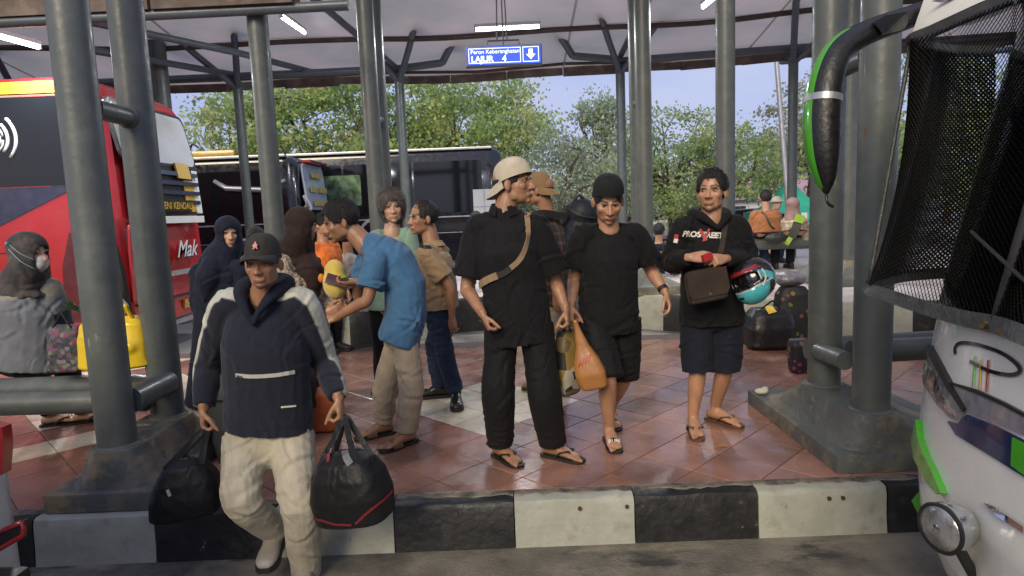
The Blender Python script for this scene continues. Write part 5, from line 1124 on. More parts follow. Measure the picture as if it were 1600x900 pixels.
def tree(label, x, y, h, rx, rz, pal, seed, n=150, per=46, leaf=.17, trunk=None, ry=None, droop=.2, open_=.0, base=-.27, group='trees beyond the buses', lean=0):
    rg = np.random.default_rng(seed); ry = ry or rx * .8; t = empty('tree', (x, y, base), label, 'tree', group); cz = h - rz; c = v3(x + lean, y, cz)
    n = int(n * .66)
    # limbs: a trunk that forks twice, ending inside the clumps
    cl = []
    while len(cl) < n:
        d = rg.normal(size=3); d /= np.linalg.norm(d); r = rg.uniform(.35, 1) ** .6
        p = c + d * r * v3(rx, ry, rz)
        if p[2] < base + 1.3: continue
        nz = mnoise.noise(Vector(p * .55 + seed)); 
        if nz < open_ - .25: continue
        cl.append(p)
    cl = np.array(cl); tr = trunk or (.10 + h * .018); b0 = v3(x, y, base); fork = v3(x + lean * .5, y, base + (cz - rz * .55 - base) * .9)
    wb = Geo(); wb.limb([b0, b0 * .5 + fork * .5 + v3(rg.uniform(-.2, .2), 0, 0), fork], [tr, tr * .8, tr * .65], 10, 4)
    nb = 7; mains = []
    for k in range(nb):
        a = 2 * math.pi * k / nb + rg.uniform(-.3, .3); e = c + v3(math.cos(a) * rx * .55, math.sin(a) * ry * .55, rg.uniform(-.2, .55) * rz); m = fork * .5 + e * .5 + v3(0, 0, .15 * rz); mains.append((m, e)); wb.limb([fork - v3(0, 0, .2), m, e], [tr * .5, tr * .33, tr * .16], 7, 4)
    for p in cl[::2]:
        k = int(np.argmin([np.linalg.norm(p - e) for m, e in mains])); m, e = mains[k]; s = e if np.linalg.norm(p - e) < np.linalg.norm(p - m) else m
        wb.limb([s, s * .45 + p * .55 + v3(0, 0, .1), p], [tr * .13, tr * .08, tr * .03], 5, 3)
    mesh_obj('trunk', wb.v, wb.f, M_bark, t, smooth=True)
    per = int(per * 2.6); N = n * per; cols = np.array(PAL[pal]); ci = np.repeat(np.arange(n), per); csz = rg.uniform(.20, .58, n) * (rx / 3) ** .35
    off = rg.normal(size=(N, 3)) * csz[ci][:, None] * v3(1, 1, .55); P = cl[ci] + off
    d = rg.normal(size=(N, 3)); d[:, 2] -= droop; d /= np.linalg.norm(d, axis=1)[:, None]; s = rg.normal(size=(N, 3)); s -= d * np.sum(s * d, axis=1)[:, None]; s /= np.linalg.norm(s, axis=1)[:, None]
    L = leaf * .80 * rg.uniform(.6, 1.35, N)[:, None]; W = L * .30
    nn = np.cross(d, s); Vv = np.stack([P - d * L * .5, P + s * W + nn * L * .06, P + d * L * .5, P - s * W + nn * L * .06], axis=1).reshape(-1, 3)
    me = bpy.data.meshes.new('crown'); me.vertices.add(4 * N); me.vertices.foreach_set('co', (Vv - ORG[t.name]).ravel()); me.loops.add(4 * N); me.loops.foreach_set('vertex_index', np.arange(4 * N)); me.polygons.add(N); me.polygons.foreach_set('loop_start', np.arange(0, 4 * N, 4)); me.update(calc_edges=True)
    me.materials.append(M_leaf); o = bpy.data.objects.new('crown', me); COL.objects.link(o); o.parent = t
    clump = rg.integers(0, len(cols), n); pick = np.where(rg.random(N) < .7, clump[ci], rg.integers(0, len(cols), N)); C = cols[pick] * rg.uniform(1.05, 1.8, N)[:, None]; vcol(o, np.repeat(C, 4, axis=0))
    return t
def tx(u, Y): return at(u, 300, Y)[0]
tree('broad yellow-green tree over the first black bus', tx(505, 25), 25, 7.2, 4.3, 2.9, 'yellow', 1, n=230, per=52, leaf=.24)
tree('bushy tree with reddish twigs over the long black bus', tx(735, 27), 27, 7.3, 4.0, 2.9, 'yellow', 2, n=240, per=50, leaf=.22)
tree('sparse drooping tree showing sky beside the red bus', tx(365, 27), 27, 6.8, 2.6, 2.4, 'green', 3, n=55, per=46, leaf=.24, open_=.1)
tree('loose tree peeping out by the red bus tail', tx(300, 30), 30, 5.0, 1.5, 1.9, 'green', 4, n=45, per=44, leaf=.24)
tree('low grey-green tree behind the backpack', tx(860, 24), 24, 4.6, 3.0, 2.3, 'pale', 5, n=125, per=44, leaf=.17, open_=-.05)
tree('tall slender pale tree with a feathery top', tx(935, 30), 30, 6.9, 1.7, 2.6, 'pale', 6, n=80, per=44, leaf=.22, open_=.05)
tree('dense dark green tree behind the slim plinth', tx(1045, 26), 26, 5.6, 2.5, 2.6, 'green', 7, n=140, per=46, leaf=.18)
tree('open feathery tree with dipping twigs behind the lettered hoodie', tx(1130, 24), 24, 4.7, 2.4, 2.0, 'green', 8, n=75, per=44, leaf=.18, open_=.05)
tree('airy olive tree with a high crown beside the green tent', tx(1262, 27), 27, 7.4, 2.3, 3.0, 'olive', 9, n=85, per=42, leaf=.20, open_=.06, lean=.4)
tree('leafy tree glimpsed beyond the right columns', tx(1400, 22), 22, 7.0, 3.2, 3.4, 'green', 10, n=150, per=44, leaf=.20)
tree('far grey-green tree over the pink roof', tx(1195, 48), 48, 7.0, 5.0, 3.2, 'pale', 11, n=110, per=40, leaf=.28, group='far trees')
tree('far tree line clump behind the white building', tx(960, 52), 52, 6.4, 6.5, 3.0, 'pale', 12, n=110, per=40, leaf=.30, group='far trees')
tree('far tree clump beyond the caged bus', tx(1480, 40), 40, 7.5, 5.0, 3.6, 'green', 13, n=150, per=40, leaf=.3, group='far trees')
tree('far tree clump between the red bus and the black buses', tx(330, 44), 44, 4.4, 6.0, 2.2, 'green', 14, n=110, per=40, leaf=.3, group='far trees')

M_wall = mat('pale_wall', (.55, .56, .60), .8, var=.08, vscale=.6); M_pinkroof = mat('pink_metal_roof', (.42, .26, .30), .6, var=.12, vscale=.5)
def shed(label, u0, u1, Y, z1, zr, wall, roofm, depth=8, nw=4, group=None):
    x0, x1 = tx(u0, Y), tx(u1, Y); t = empty('building', ((x0 + x1) / 2, Y, -.27), label, 'building', group)
    MB().box(((x0 + x1) / 2, Y + depth / 2, (z1 - .27) / 2), (x1 - x0, depth, z1 + .27)).build('wall', wall, t)
    xm = (x0 + x1) / 2; e = .5
    MB().prism([(x0 - e, Y - e, z1), (x1 + e, Y - e, z1), (x1 + e, Y + depth / 2, zr), (x0 - e, Y + depth / 2, zr)], (0, 0, .08)).build('roof', roofm, t); MB().prism([(x0 - e, Y + depth + e, z1), (x1 + e, Y + depth + e, z1), (x1 + e, Y + depth / 2, zr), (x0 - e, Y + depth / 2, zr)], (0, 0, .08)).build('roof', roofm, t)
    for k in range(nw):
        a = x0 + (x1 - x0) * (k + .3) / nw; w = (x1 - x0) / nw * .4; o = MB().box((a + w / 2, Y - .03, z1 * .55), (w, .06, z1 * .45)).build('window', M_glassd, t); MB().box((a + w / 2, Y - .05, z1 * .32), (w + .2, .12, .08)).build('sill', M_wall, o)
    return t
shed('low building with a dusty pink roof beyond the seated people', 1130, 1330, 40, 1.7, 3.0, M_wall, M_pinkroof)
shed('long white building glimpsed between the tree trunks', 830, 1130, 58, 4.2, 5.0, mat('lavender_white_wall', (.62, .62, .68), .8, var=.05), M_wall, nw=8)
# green tent
M_tent = mat('teal_canvas', (.03, .36, .26), .6, var=.1, vscale=3); tp = at(1253, 273, 22); tz0 = at(1253, 330, 22)[2]
t = empty('tent', (tp[0], 22, -.27), 'teal green pointed tent with white lettering beyond the benches', 'tent'); hw = 1.15
pk = v3(tp[0], 23, tp[2]); cs = [v3(tp[0] + a * hw, 23 + b * 1.2, tz0) for a, b in ((-1, -1), (1, -1), (1, 1), (-1, 1))]
def sagpanel(a, b): 
    V = []; F = []; n = 6
    for i in range(n + 1):
        for k in range(n + 1):
            base_ = a + (b - a) * k / n; q = i / n; p = base_ + (pk - base_) * q; p[2] -= .28 * math.sin(math.pi * q) * 1.0; V.append(p)
    for i in range(n):
        for k in range(n): F.append((i * (n + 1) + k, i * (n + 1) + k + 1, (i + 1) * (n + 1) + k + 1, (i + 1) * (n + 1) + k))
    m = MB(); m.add(V, F); m.add([p - v3(0, 0, .02) for p in V], [f[::-1] for f in F]); m.build('roof_panel', M_tent, t, smooth=True, fix=False)
for k in range(4): sagpanel(cs[k], cs[(k + 1) % 4])
for k in range(4):
    MB().tube([cs[k], v3(cs[k][0], cs[k][1], -.27)], .04, 8).build('pole', M_silver, t); a, b = cs[k], cs[(k + 1) % 4]; MB().prism([a, b, b - v3(0, 0, .32), a - v3(0, 0, .32)], nrm(np.cross(b - a, v3(0, 0, 1))) * .02).build('valance', M_tent, t)
for i in range(5): MB().box((tp[0] - .55 + .27 * i, cs[0][1] - .03, tz0 - .16), (.2, .02, .16 if i % 2 else .22)).build('white_mark', M_whitep, t)
M_tentw = mat('cream_canvas', (.6, .5, .3), .7, var=.05); MB().box((tp[0], 23, tz0 - .40), (2.3, 2.35, .1)).build('cream_band', M_tentw, t)
# parked cars far off
def far_car(label, u, Y, col, ln=4.2):
    x = tx(u, Y); t = empty('parked_car', (x, Y, -.27), label, 'car', 'cars parked beyond the trees'); m = mat('car_paint_' + '_'.join(str(int(c * 99)) for c in col), col, .25, var=.04, coat=.6); s = []
    for dx, ins, z in ((-ln / 2, .15, .55), (-ln / 2 + .15, .03, .72), (-.9, 0, .82), (1.0, 0, .84), (ln / 2 - .2, .03, .75), (ln / 2, .15, .5)): s.append([(x + dx, yy, zz) for yy, zz in rrect(Y - .85 + ins, Y + .85 - ins, -.05, z, .15, .08, 4)])
    MB().loft(s).build('car_body', m, t, smooth=45); s = []
    for dx, ins, z in ((-1.5, .2, .80), (-1.0, .14, 1.18), (.5, .14, 1.22), (1.3, .2, .8)): s.append([(x + dx, yy, zz) for yy, zz in rrect(Y - .8 + ins, Y + .8 - ins, .75, z, .1, .04, 4)])
    MB().loft(s).build('cabin', M_glassd, t, smooth=45)
    for dx in (-1.3, 1.3): wheel(t, x + dx, Y - .62, .05, r=.31, w=.2)
far_car('white car parked beyond the slim plinth', 1058, 33, (.6, .6, .62)); far_car('red car parked beyond the slim plinth', 1012, 34, (.4, .03, .04), 3.8); far_car('white car parked under the pink roof', 1165, 31, (.55, .57, .6)); far_car('silver car parked beside the teal tent', 1215, 30, (.35, .37, .40))
# bushes by the cars
for i, (u, Y, r) in enumerate(((1160, 27, 1.0), (1178, 26, .8))): tree(['leafy green bush beside the white car', 'small leafy bush nearer the benches'][i], tx(u, Y), Y, 1.25 + .2 * i, r, .6, 'green', 20 + i, n=30, per=40, leaf=.2, group='bushes by the parked cars', trunk=.05, base=-.27) if False else None
# leaning lamp post by the slender columns
a, b = at(1213, 92, 20), at(1232, 330, 20); t = empty('lamp_post', v3(b[0], b[1], -.27), 'pale leaning post behind the slender back column', 'post'); MB().tube([v3(b[0] + .05, b[1], -.27), b, a, a + (a - b) * .4], [.10, .09, .07, .06], 10).build('pole', M_silver, t, smooth=True); MB().box(a + (a - b) * .4 + v3(.3, 0, .0), (.7, .25, .12), bev=.03).build('lamp_head', M_silver, t)
# ------------------------------------------------------------------ fabrics
F_navy = fabric('navy_fleece', (0.007, 0.009, 0.019)); F_off = fabric('offwhite_stripe', (0.40, 0.40, 0.35))
F_attr = fabric('printed_fabric', (0.5, 0.5, 0.5), attr=True); F_attr.name = 'printed_fabric'
F_cream = fabric('cream_cotton', (0.40, 0.36, 0.27), bscale=150); F_khaki = fabric('khaki_cotton', (0.33, 0.27, 0.20))
F_black = fabric('black_cotton', (0.0055, 0.0055, 0.0065)); F_black2 = fabric('black_twill', (0.0045, 0.0045, 0.0055), rough=.75)
F_blue = fabric('blue_jersey', (0.045, 0.125, 0.235)); F_jean = fabric('blue_denim', (0.014, 0.025, 0.055), col2=(0.035, 0.055, 0.095), c2scale=4, c2lo=.5, c2hi=.75)
F_tan = fabric('tan_drill', (0.27, 0.18, 0.10)); F_green = fabric('sage_jersey', (0.20, 0.31, 0.23)); F_navyh = fabric('navy_headscarf', (0.008, 0.011, 0.024))
F_brownh = fabric('dark_brown_headscarf', (0.028, 0.015, 0.013)); F_greyh = fabric('grey_headscarf', (0.05, 0.046, 0.046), col2=(0.10, 0.085, 0.08), c2scale=9)
F_cap = fabric('stone_cap', (0.46, 0.40, 0.30)); F_capb = fabric('black_cap', (0.010, 0.010, 0.011)); F_capd = fabric('charcoal_cap', (0.03, 0.028, 0.026)); F_capt = fabric('tan_cap', (0.20, 0.12, 0.055))
F_nshort = fabric('navy_shorts', (0.008, 0.010, 0.020)); F_orange = fabric('brown_orange_shirt', (0.27, 0.10, 0.035)); F_vest = fabric('orange_vest', (0.75, 0.18, 0.03))
M_rub = mat('black_rubber', (0.014, 0.013, 0.013), 0.6, var=.2); M_brs = mat('brown_rubber', (0.09, 0.045, 0.03), 0.6, var=.2); M_leather = mat('black_leather', (0.012, 0.011, 0.011), 0.3, var=.2, bump=.15)
M_brl = mat('brown_leather', (0.035, 0.023, 0.017), 0.45, var=.2, bump=.2, bscale=120); M_tanl = mat('tan_leather', (0.16, 0.085, 0.04), 0.5, var=.2, bump=.2)
M_whiteshoe = mat('white_shoe', (0.32, 0.29, 0.24), .5, var=.1); M_red = mat('red_plastic', (0.35, 0.02, 0.025), .35, var=.1); M_steelbit = mat('bright_metal', (0.55, 0.55, 0.55), .25, metal=1, var=.05)
M_whiteprint = mat('white_print', (0.6, 0.58, 0.52), .7, var=.15, vscale=40); M_redprint = mat('red_print', (0.35, 0.03, 0.03), .7, var=.1)
SKIN_D = (0.30, 0.155, 0.088); SKIN_M = (0.40, 0.215, 0.13); SKIN_L = (0.52, 0.32, 0.215)
PEOPLE = {}

def arm_coord(V, P, q):
    """for every vertex: position along the arm 0..2 and the direction from its axis"""
    j = P.j; best = None
    for i, (a, b) in enumerate((('sh', 'el'), ('el', 'wr'))):
        A, B = j[a + q], j[b + q]; d = B - A; t = np.clip(((V - A) @ d) / (d @ d), 0, 1); c = A + t[:, None] * d; r = V - c; l = np.linalg.norm(r, axis=1)
        if best is None: best = [t, r, l]
        else:
            m = l < best[2]; best[0] = np.where(m, 1 + t, best[0]); best[1] = np.where(m[:, None], r, best[1]); best[2] = np.where(m, l, best[2])
    return best


def polydist(V, pts):
    best = np.full(len(V), 9.0); par = np.zeros(len(V))
    for i in range(len(pts) - 1):
        A, B = np.array(pts[i]), np.array(pts[i + 1]); d = B - A; t = np.clip(((V - A) @ d) / (d @ d), 0, 1); l = np.linalg.norm(V - A - t[:, None] * d, axis=1)
        m = l < best; best = np.where(m, l, best); par = np.where(m, i + t, par)
    return best, par
def collar(p, m, spread=.075, h=.045, name='collar', w=1.0):
    """a folded shirt collar standing round the neck"""
    n = p.neck; secs = []
    for k in range(15):
        a = R(-155 + 310 * k / 14); d = -p.fwd * math.cos(a) + p.side * math.sin(a); op = abs(k / 7 - 1) ** 2
        top = n + d * spread * w * .92 + p.sp * (h * .75 + .01 - .02 * op); out = n + d * spread * w * 1.25 + p.sp * (.002 - .035 * op); t = p.sp * .004 + d * .004
        secs.append([top - d * .004 - p.sp * .01, top + t, out + t, out - t * .5, top + d * .002 - p.sp * .012])
    return MB().loft(secs).build(name, m, p.root, smooth=60)
def wrist_watch(p, q, m):
    w, e = p.j['wr' + q], p.j['el' + q]; d = nrm(w - e); return MB().lathe(w - d * .035, d, [(-.014, .030), (-.012, .0325), (.012, .0325), (.014, .030)], 18).build('wrist_watch', m, p.root, smooth=40)

# ------------------------------------------------------------------ man stepping off the kerb with two bags
def man_front():
    Y = 2.88
    j = J(Y, head=(411, 411, -.08), sha=(356, 474, .02), shb=(473, 472, .0), ela=(326, 568, .15), wra=(318, 638, .02), elb=(507, 562, .15), wrb=(529, 622, -.04),
          hia=(388, 690, .06), hib=(454, 688, .04), kna=(376, 782, -.16), ana=(428, 830, .06), knb=(468, 790, -.14), anb=(480, 893, .04))
    j['toeb'] = j['anb'] + v3(.02, -.17, 0); j['toeb'][2] = -.235
    j['toea'] = j['ana'] + v3(.02, -.15, 0); j['toea'][2] = j['ana'][2] - .08
    p = Person('man in dark cap and navy hoodie stepping off the kerb with two bags', j, 0, (4, -2, 0), hs=.95, skin=SKIN_D, vox=.0055, fat=1.06, base=v3(j['anb'][0], j['anb'][1], -.25)); PEOPLE['front'] = p; lens('front', p)
    p.body(hands={'a': dict(d=v3(.02, -.05, -1), n=v3(1, .1, 0), curl=72, tin=.7), 'b': dict(d=v3(.15, -.1, -1), n=v3(-1, .1, 0), curl=72, tin=.7)}, feet='shoe', face=dict(goatee=.75, mous=.45, gaze=.0, lips=(1.0, .65, .65)))
    def paint(V):
        C = np.tile(np.array((0.007, 0.009, 0.019)), (len(V), 1))
        for q, sg in (('a', -1), ('b', 1)):
            o = p.side * sg; u = v3(0, 0, 1); f = p.fwd
            pl = [p.neck + o * .095 + f * .04 + u * .015, p.j['sh' + q] + u * .07 + f * .035, p.j['sh' + q] + o * .065 + u * .01 + f * .035, p.j['el' + q] + o * .062 + f * .02, p.j['wr' + q] + o * .045]
            d, t = polydist(V, pl); w_ = np.clip((np.interp(t, [0, 1.2, 2.2, 4], [.046, .044, .034, .022]) - d) / .008 + .5, 0, 1)[:, None]; C = C * (1 - w_) + np.array((0.42, 0.42, 0.36)) * w_
        return C
    p.shirt(F_attr, sleeve=1.95, loose=1.18, hem=.10, name='hoodie', amp=.011, seed=4, sl_r=1.15, post=lambda V, N: p.neckline(V, .10, .07, 1.1, .08), paint=paint, neck_w=.07)
    sk = Skin(p.lastV, p.lastF); n = p.neck
    pts = [n + p.fwd * .135 - v3(0, 0, .115), n + p.fwd * .125 + p.side * .030 - v3(0, 0, .055), n + p.fwd * .075 + p.side * .075 + v3(0, 0, .005), n - p.fwd * .02 + p.side * .095 + v3(0, 0, .03), n - p.fwd * .09 + p.side * .05 + v3(0, 0, .035)]
    pts = pts + [q - 2 * p.side * np.dot(q - n, p.side) for q in pts[::-1]]
    g = Geo(); g.limb(pts[:5] + pts[5:], [.010, .018, .030, .040, .045, .045, .040, .030, .018, .010], 14, 5); p.cloth('hood', g, F_navy, .003, 3, seed=9)
    p.pants(F_cream, 1.0, 1.22, amp=.024, seed=5, r_th=1.1, fscale=.7, waist=1.12)
    p.shoe('b', M_whiteshoe, M_rub); p.shoe('a', M_whiteshoe, M_rub)
    p.cap(F_capd, 0, 4, up=.012, low=.030, size=.97)
    Q = p.capQ; c = p.hc + Q @ (v3(0, .0935, .078) * p.hs); em = MB()
    def q3(x, z): return c + Q @ (v3(-x, .004 - max(0, z + .012) * .30 - x * x * 3, z) * p.hs)
    em.prism([q3(a, b) for a, b in ((-.012, -.012), (-.006, -.004), (-.012, .006), (-.004, .010), (-.002, .020), (.004, .021), (.005, .012), (.012, .008), (.008, -.002), (.013, -.012), (.006, -.010), (.002, -.003), (-.004, -.011))], Q @ v3(0, .004, 0)).build('emblem', M_red, p.root)
    p.hair(up=.006, fringe=.055, side=-.005, nape=-.07, rough=.003, zmax=.03)
    sk.line([(369, 586), (395, 588), (430, 586), (460, 581)], .017, .004, F_off, 'pocket_zip', p.root)
    sk.line([(439, 636), (462, 634)], .008, .002, M_whiteprint, 'hem_print', p.root)
    sk.line([(371, 587), (380, 589)], .009, .004, M_steelbit, 'zip_pull', p.root, off=.006)
man_front()

# ------------------------------------------------------------------ woman in the long navy headscarf
def woman_navy():
    Y = 5.05
    j = J(Y, head=(357, 363), sha=(313, 418, .0), shb=(375, 416, -.08), ela=(312, 480, -.02), wra=(352, 500, -.15), elb=(384, 480, -.08), wrb=(358, 502, -.18), hia=(322, 508), hib=(362, 508), kna=(322, 590), ana=(322, 660), knb=(360, 590), anb=(360, 660))
    for q in 'ab': j['an' + q][2] = .07; j['toe' + q] = j['an' + q] + v3(.08, -.14, 0); j['toe' + q][2] = .012
    p = Person('woman in long navy headscarf and robe beside the red bus tail', j, 25, (32, -8, 0), hs=1.0, skin=(.50, .31, .21), vox=.008, fat=1.1); PEOPLE['navy'] = p; lens('navy', p)
    p.body(feet='shoe', face=dict(brow=.7, lips=(1.0, .5, .5), gaze=-.002), hands={'a': dict(d=v3(.9, -.3, -.1), n=v3(0, .5, .6), curl=35, t=v3(0, 0, 1)), 'b': dict(d=v3(-.9, -.3, -.1), n=v3(0, .5, .6), curl=35, t=v3(0, 0, 1))})
    g = Geo(); k = p.fat
    p.torso(g, [(-1.25, .25, .22, 0), (-.8, .22, .19, 0), (-.3, .20, .16, 0), (.1, .19, .155, 0), (.5, .19, .15, .01), (.85, .185, .12, 0), (1.0, .08, .08, 0)])
    for q in 'ab': g.limb([p.neck - p.sp * .1, j['sh' + q] - v3(0, 0, .02), (j['sh' + q] + j['el' + q]) / 2, j['el' + q], (j['el' + q] + j['wr' + q]) / 2, j['wr' + q] - nrm(j['wr' + q] - j['el' + q]) * .02], [.06, .075, .08, .075, .07, .062], 14, 4, round_ends='start')
    p.cloth('robe', g, F_navyh, .010, 4, seed=11, fscale=.7)
    p.hijab(F_navyh, low=.30, chest=.14, amp=.014, seed=12, open_w=.046, open_z=(-.102, .048))
    p.shoe('a', M_rub, M_rub); p.shoe('b', M_rub, M_rub)
woman_navy()

# ------------------------------------------------------------------ woman in brown headscarf with tweed jacket, seen from behind her side
def woman_brown():
    Y = 4.35
    j = J(Y, head=(471, 352, .0), sha=(442, 412, -.06), shb=(481, 410, .16), ela=(454, 478, -.12), wra=(508, 490, -.02), elb=(504, 470, .16), wrb=(531, 478, .10), hia=(454, 505, -.02), hib=(476, 505, .12), kna=(454, 590, -.02), ana=(452, 650, -.02), knb=(476, 590, .12), anb=(476, 650, .12))
    for q in 'ab': j['an' + q][2] = .07; j['toe' + q] = j['an' + q] + v3(.16, .02, 0); j['toe' + q][2] = .012
    p = Person('woman in dark brown headscarf and speckled tweed jacket hugging a yellow plush toy', j, 80, (95, -8, 0), hs=.95, skin=SKIN_M, vox=.008, fat=1.05); PEOPLE['brown'] = p; lens('brown', p)
    p.body(feet='shoe', hands={'a': dict(d=v3(.8, .1, .2), n=v3(.2, 1, .2), curl=30, t=v3(0, 0, 1)), 'b': dict(d=v3(.6, -.5, .1), n=v3(-.3, -1, .2), curl=30, t=v3(0, 0, 1))})
    F_tw = mat('speckled_tweed', (0.40, 0.33, 0.24), .9, var=.3, vscale=40, bump=.6, bscale=120, col2=(0.06, 0.045, 0.035), c2scale=85, c2lo=.50, c2hi=.60)
    p.shirt(F_tw, 1.9, 1.22, -.02, 'jacket', amp=.010, seed=15, sl_r=1.2)
    F_skirt = fabric('dark_brown_skirt', (0.03, 0.022, 0.02)); g = Geo()
    p.torso(g, [(-1.2, .24, .21, 0), (-.6, .21, .18, 0), (-.1, .18, .15, 0), (.15, .16, .13, 0)]); p.cloth('skirt', g, F_skirt, .010, 4, seed=16)
    p.hijab(F_brownh, low=.16, chest=.16, amp=.014, seed=17, open_w=.044, open_z=(-.10, .048))
    p.shoe('a', M_rub, M_rub); p.shoe('b', M_rub, M_rub)
woman_brown()

# ------------------------------------------------------------------ man in blue tee bending forward
def man_blue():
    Y = 4.02
    j = J(Y, head=(532, 346, .02), neck=(572, 380, .03), sha=(588, 405, -.12), shb=(578, 398, .20), ela=(574, 468, -.16), wra=(524, 497, -.08), elb=(560, 462, .20), wrb=(557, 440, .10),
          mid=(628, 430, .05), hia=(632, 512, -.05), hib=(628, 510, .12), kna=(642, 606, -.06), ana=(636, 682, -.04), knb=(602, 604, .12), anb=(600, 664, .16))
    j['ana'][2] = .085; j['anb'][2] = .085
    j['toea'] = j['ana'] + v3(-.10, -.10, 0); j['toeb'] = j['anb'] + v3(-.14, -.08, 0)
    for q in 'ab': j['toe' + q][2] = .014
    p = Person('man in blue tee and khaki trousers bending forward with a phone', j, -80, (-70, -16, 0), hs=1.06, skin=SKIN_D, vox=.0062, fat=1.02); PEOPLE['blue'] = p; lens('blue', p)
    p.body(hands={'a': dict(d=v3(-.95, .0, -.1), n=v3(0, .6, -.7), curl=38, t=v3(0, .3, 1)), 'b': dict(d=v3(-.85, -.2, -.05), n=v3(.1, -.5, .8), curl=40, t=v3(0, -.6, .6))}, face=dict(mous=.35, beard=.15))
    p.shirt(F_blue, .72, 1.13, -.12, 'tee_shirt', amp=.015, seed=21, sl_r=1.25, post=lambda V, N: p.neckline(V, .03, .075, 2, .05))
    p.pants(F_khaki, 1.0, 1.2, amp=.022, seed=22, r_th=.92, fscale=.7, waist=.66, top=-.03)
    p.hair(up=.016, fringe=.070, side=-.008, nape=-.05, rough=.004, seed=3)
    for q in 'ab': p.sandal(q, M_rub, M_tanl, 'slide')
    ph = MB(); c = p.j['wrb'] + v3(-.115, -.035, .012); d = nrm(v3(-.75, -.1, .28)); sd = nrm(np.cross(d, v3(.3, -1, .4))); n = np.cross(d, sd)
    M_ph = mat('dark_red_phone', (0.05, 0.012, 0.014), .25, var=.05)
    t = empty('phone', c, 'dark red phone in the bending man hand', 'phone'); ph.box(c, (.145, .070, .009), np.column_stack([d, sd, n]), bev=.006).build('phone_case', M_ph, t, smooth=40)
    MB().box(c + n * .0055, (.135, .062, .002), np.column_stack([d, sd, n])).build('screen', mat('phone_glass', (0.01, 0.01, 0.012), .1, var=0), t)
man_blue()

# ------------------------------------------------------------------ grey-haired woman in green
def woman_green():
    Y = 5.35
    j = J(Y, head=(613, 324), sha=(588, 372), shb=(637, 368, .03), ela=(580, 425, .03), wra=(590, 470, -.05), elb=(648, 420, .05), wrb=(640, 466), hia=(594, 468), hib=(630, 468), kna=(596, 545), ana=(596, 610), knb=(628, 545), anb=(628, 610))
    for q in 'ab': j['an' + q][2] = .08; j['toe' + q] = j['an' + q] + v3(0, -.16, 0); j['toe' + q][2] = .012
    p = Person('woman with wavy grey hair and a sage green top', j, 5, (12, -2, 3), hs=1.1, skin=SKIN_L, vox=.008, fat=1.08, head_w=1.05); PEOPLE['green'] = p; lens('green', p)
    p.body(feet='shoe', face=dict(brow=.5, lips=(1.0, .6, .6)))
    p.shirt(F_green, .8, 1.25, -.15, 'top', amp=.014, seed=31, sl_r=1.2, post=lambda V, N: p.neckline(V, .10, .085, 1.2, .07))
    p.pants(F_black2, 1.0, 1.0, amp=.006, seed=32)
    p.hair(M_hairg, up=.026, fringe=.052, side=-.05, nape=-.10, rough=.010, seed=5, long=.75, vol=1.4)
    p.shoe('a', M_rub, M_rub); p.shoe('b', M_rub, M_rub)
woman_green()

# ------------------------------------------------------------------ balding man in tan shirt
def man_tan():
    Y = 4.92
    j = J(Y, head=(661, 341), sha=(665, 396, -.16), shb=(688, 394, .17), ela=(703, 448, -.17), wra=(706, 494, -.16), elb=(665, 440, .22), wrb=(650, 470, .2), hia=(680, 480, -.09), hib=(690, 480, .09), kna=(693, 545, -.10), ana=(712, 612, -.10), knb=(680, 545, .08), anb=(687, 598, .10))
    j['ana'][2] = .095; j['anb'][2] = .095; j['toea'] = j['ana'] + v3(.02, -.17, 0); j['toeb'] = j['anb'] + v3(-.17, -.02, 0)
    for q in 'ab': j['toe' + q][2] = .014
    p = Person('balding man in tan pocket shirt, blue jeans and black shoes', j, -75, (-62, 0, 0), hs=1.1, skin=SKIN_D, vox=.0075, fat=1.05); PEOPLE['tan'] = p; lens('tan', p)
    p.body(feet='shoe', face=dict(scalp=.75, scalp_col=(.05, .035, .028), mous=.3))
    p.shirt(F_tan, .75, 1.18, -.02, 'shirt', amp=.014, seed=41, sl_r=1.2, belly=.02)
    sk = Skin(p.lastV, p.lastF); collar(p, F_tan)
    p.pants(F_jean, 1.0, 1.12, amp=.018, seed=42)
    hn = dict(up=.006, fringe=.10, side=-.012, nape=-.06, rough=.002, seed=6); p.hair(mat('short_dark_hair', (.018, .014, .012), .6, var=.4, vscale=60, bump=.8, bscale=200), **hn)
    sk.line([(657, 385), (673, 387)], .028, .008, M_leather, 'phone_pouch', p.root); sk.line([(655, 397), (672, 399)], .012, .006, F_tan, 'pocket_flap', p.root)
    g = MB(); g.loft([p.ring(p.spine(t) + p.hfwd * .0, p.hside, p.hfwd, .178, .138) for t in (-.01, .045)]); g.build('belt', M_leather, p.root, smooth=60)
    p.shoe('a', M_leather, M_rub, boot=.03); p.shoe('b', M_leather, M_rub, boot=.03)
man_tan()

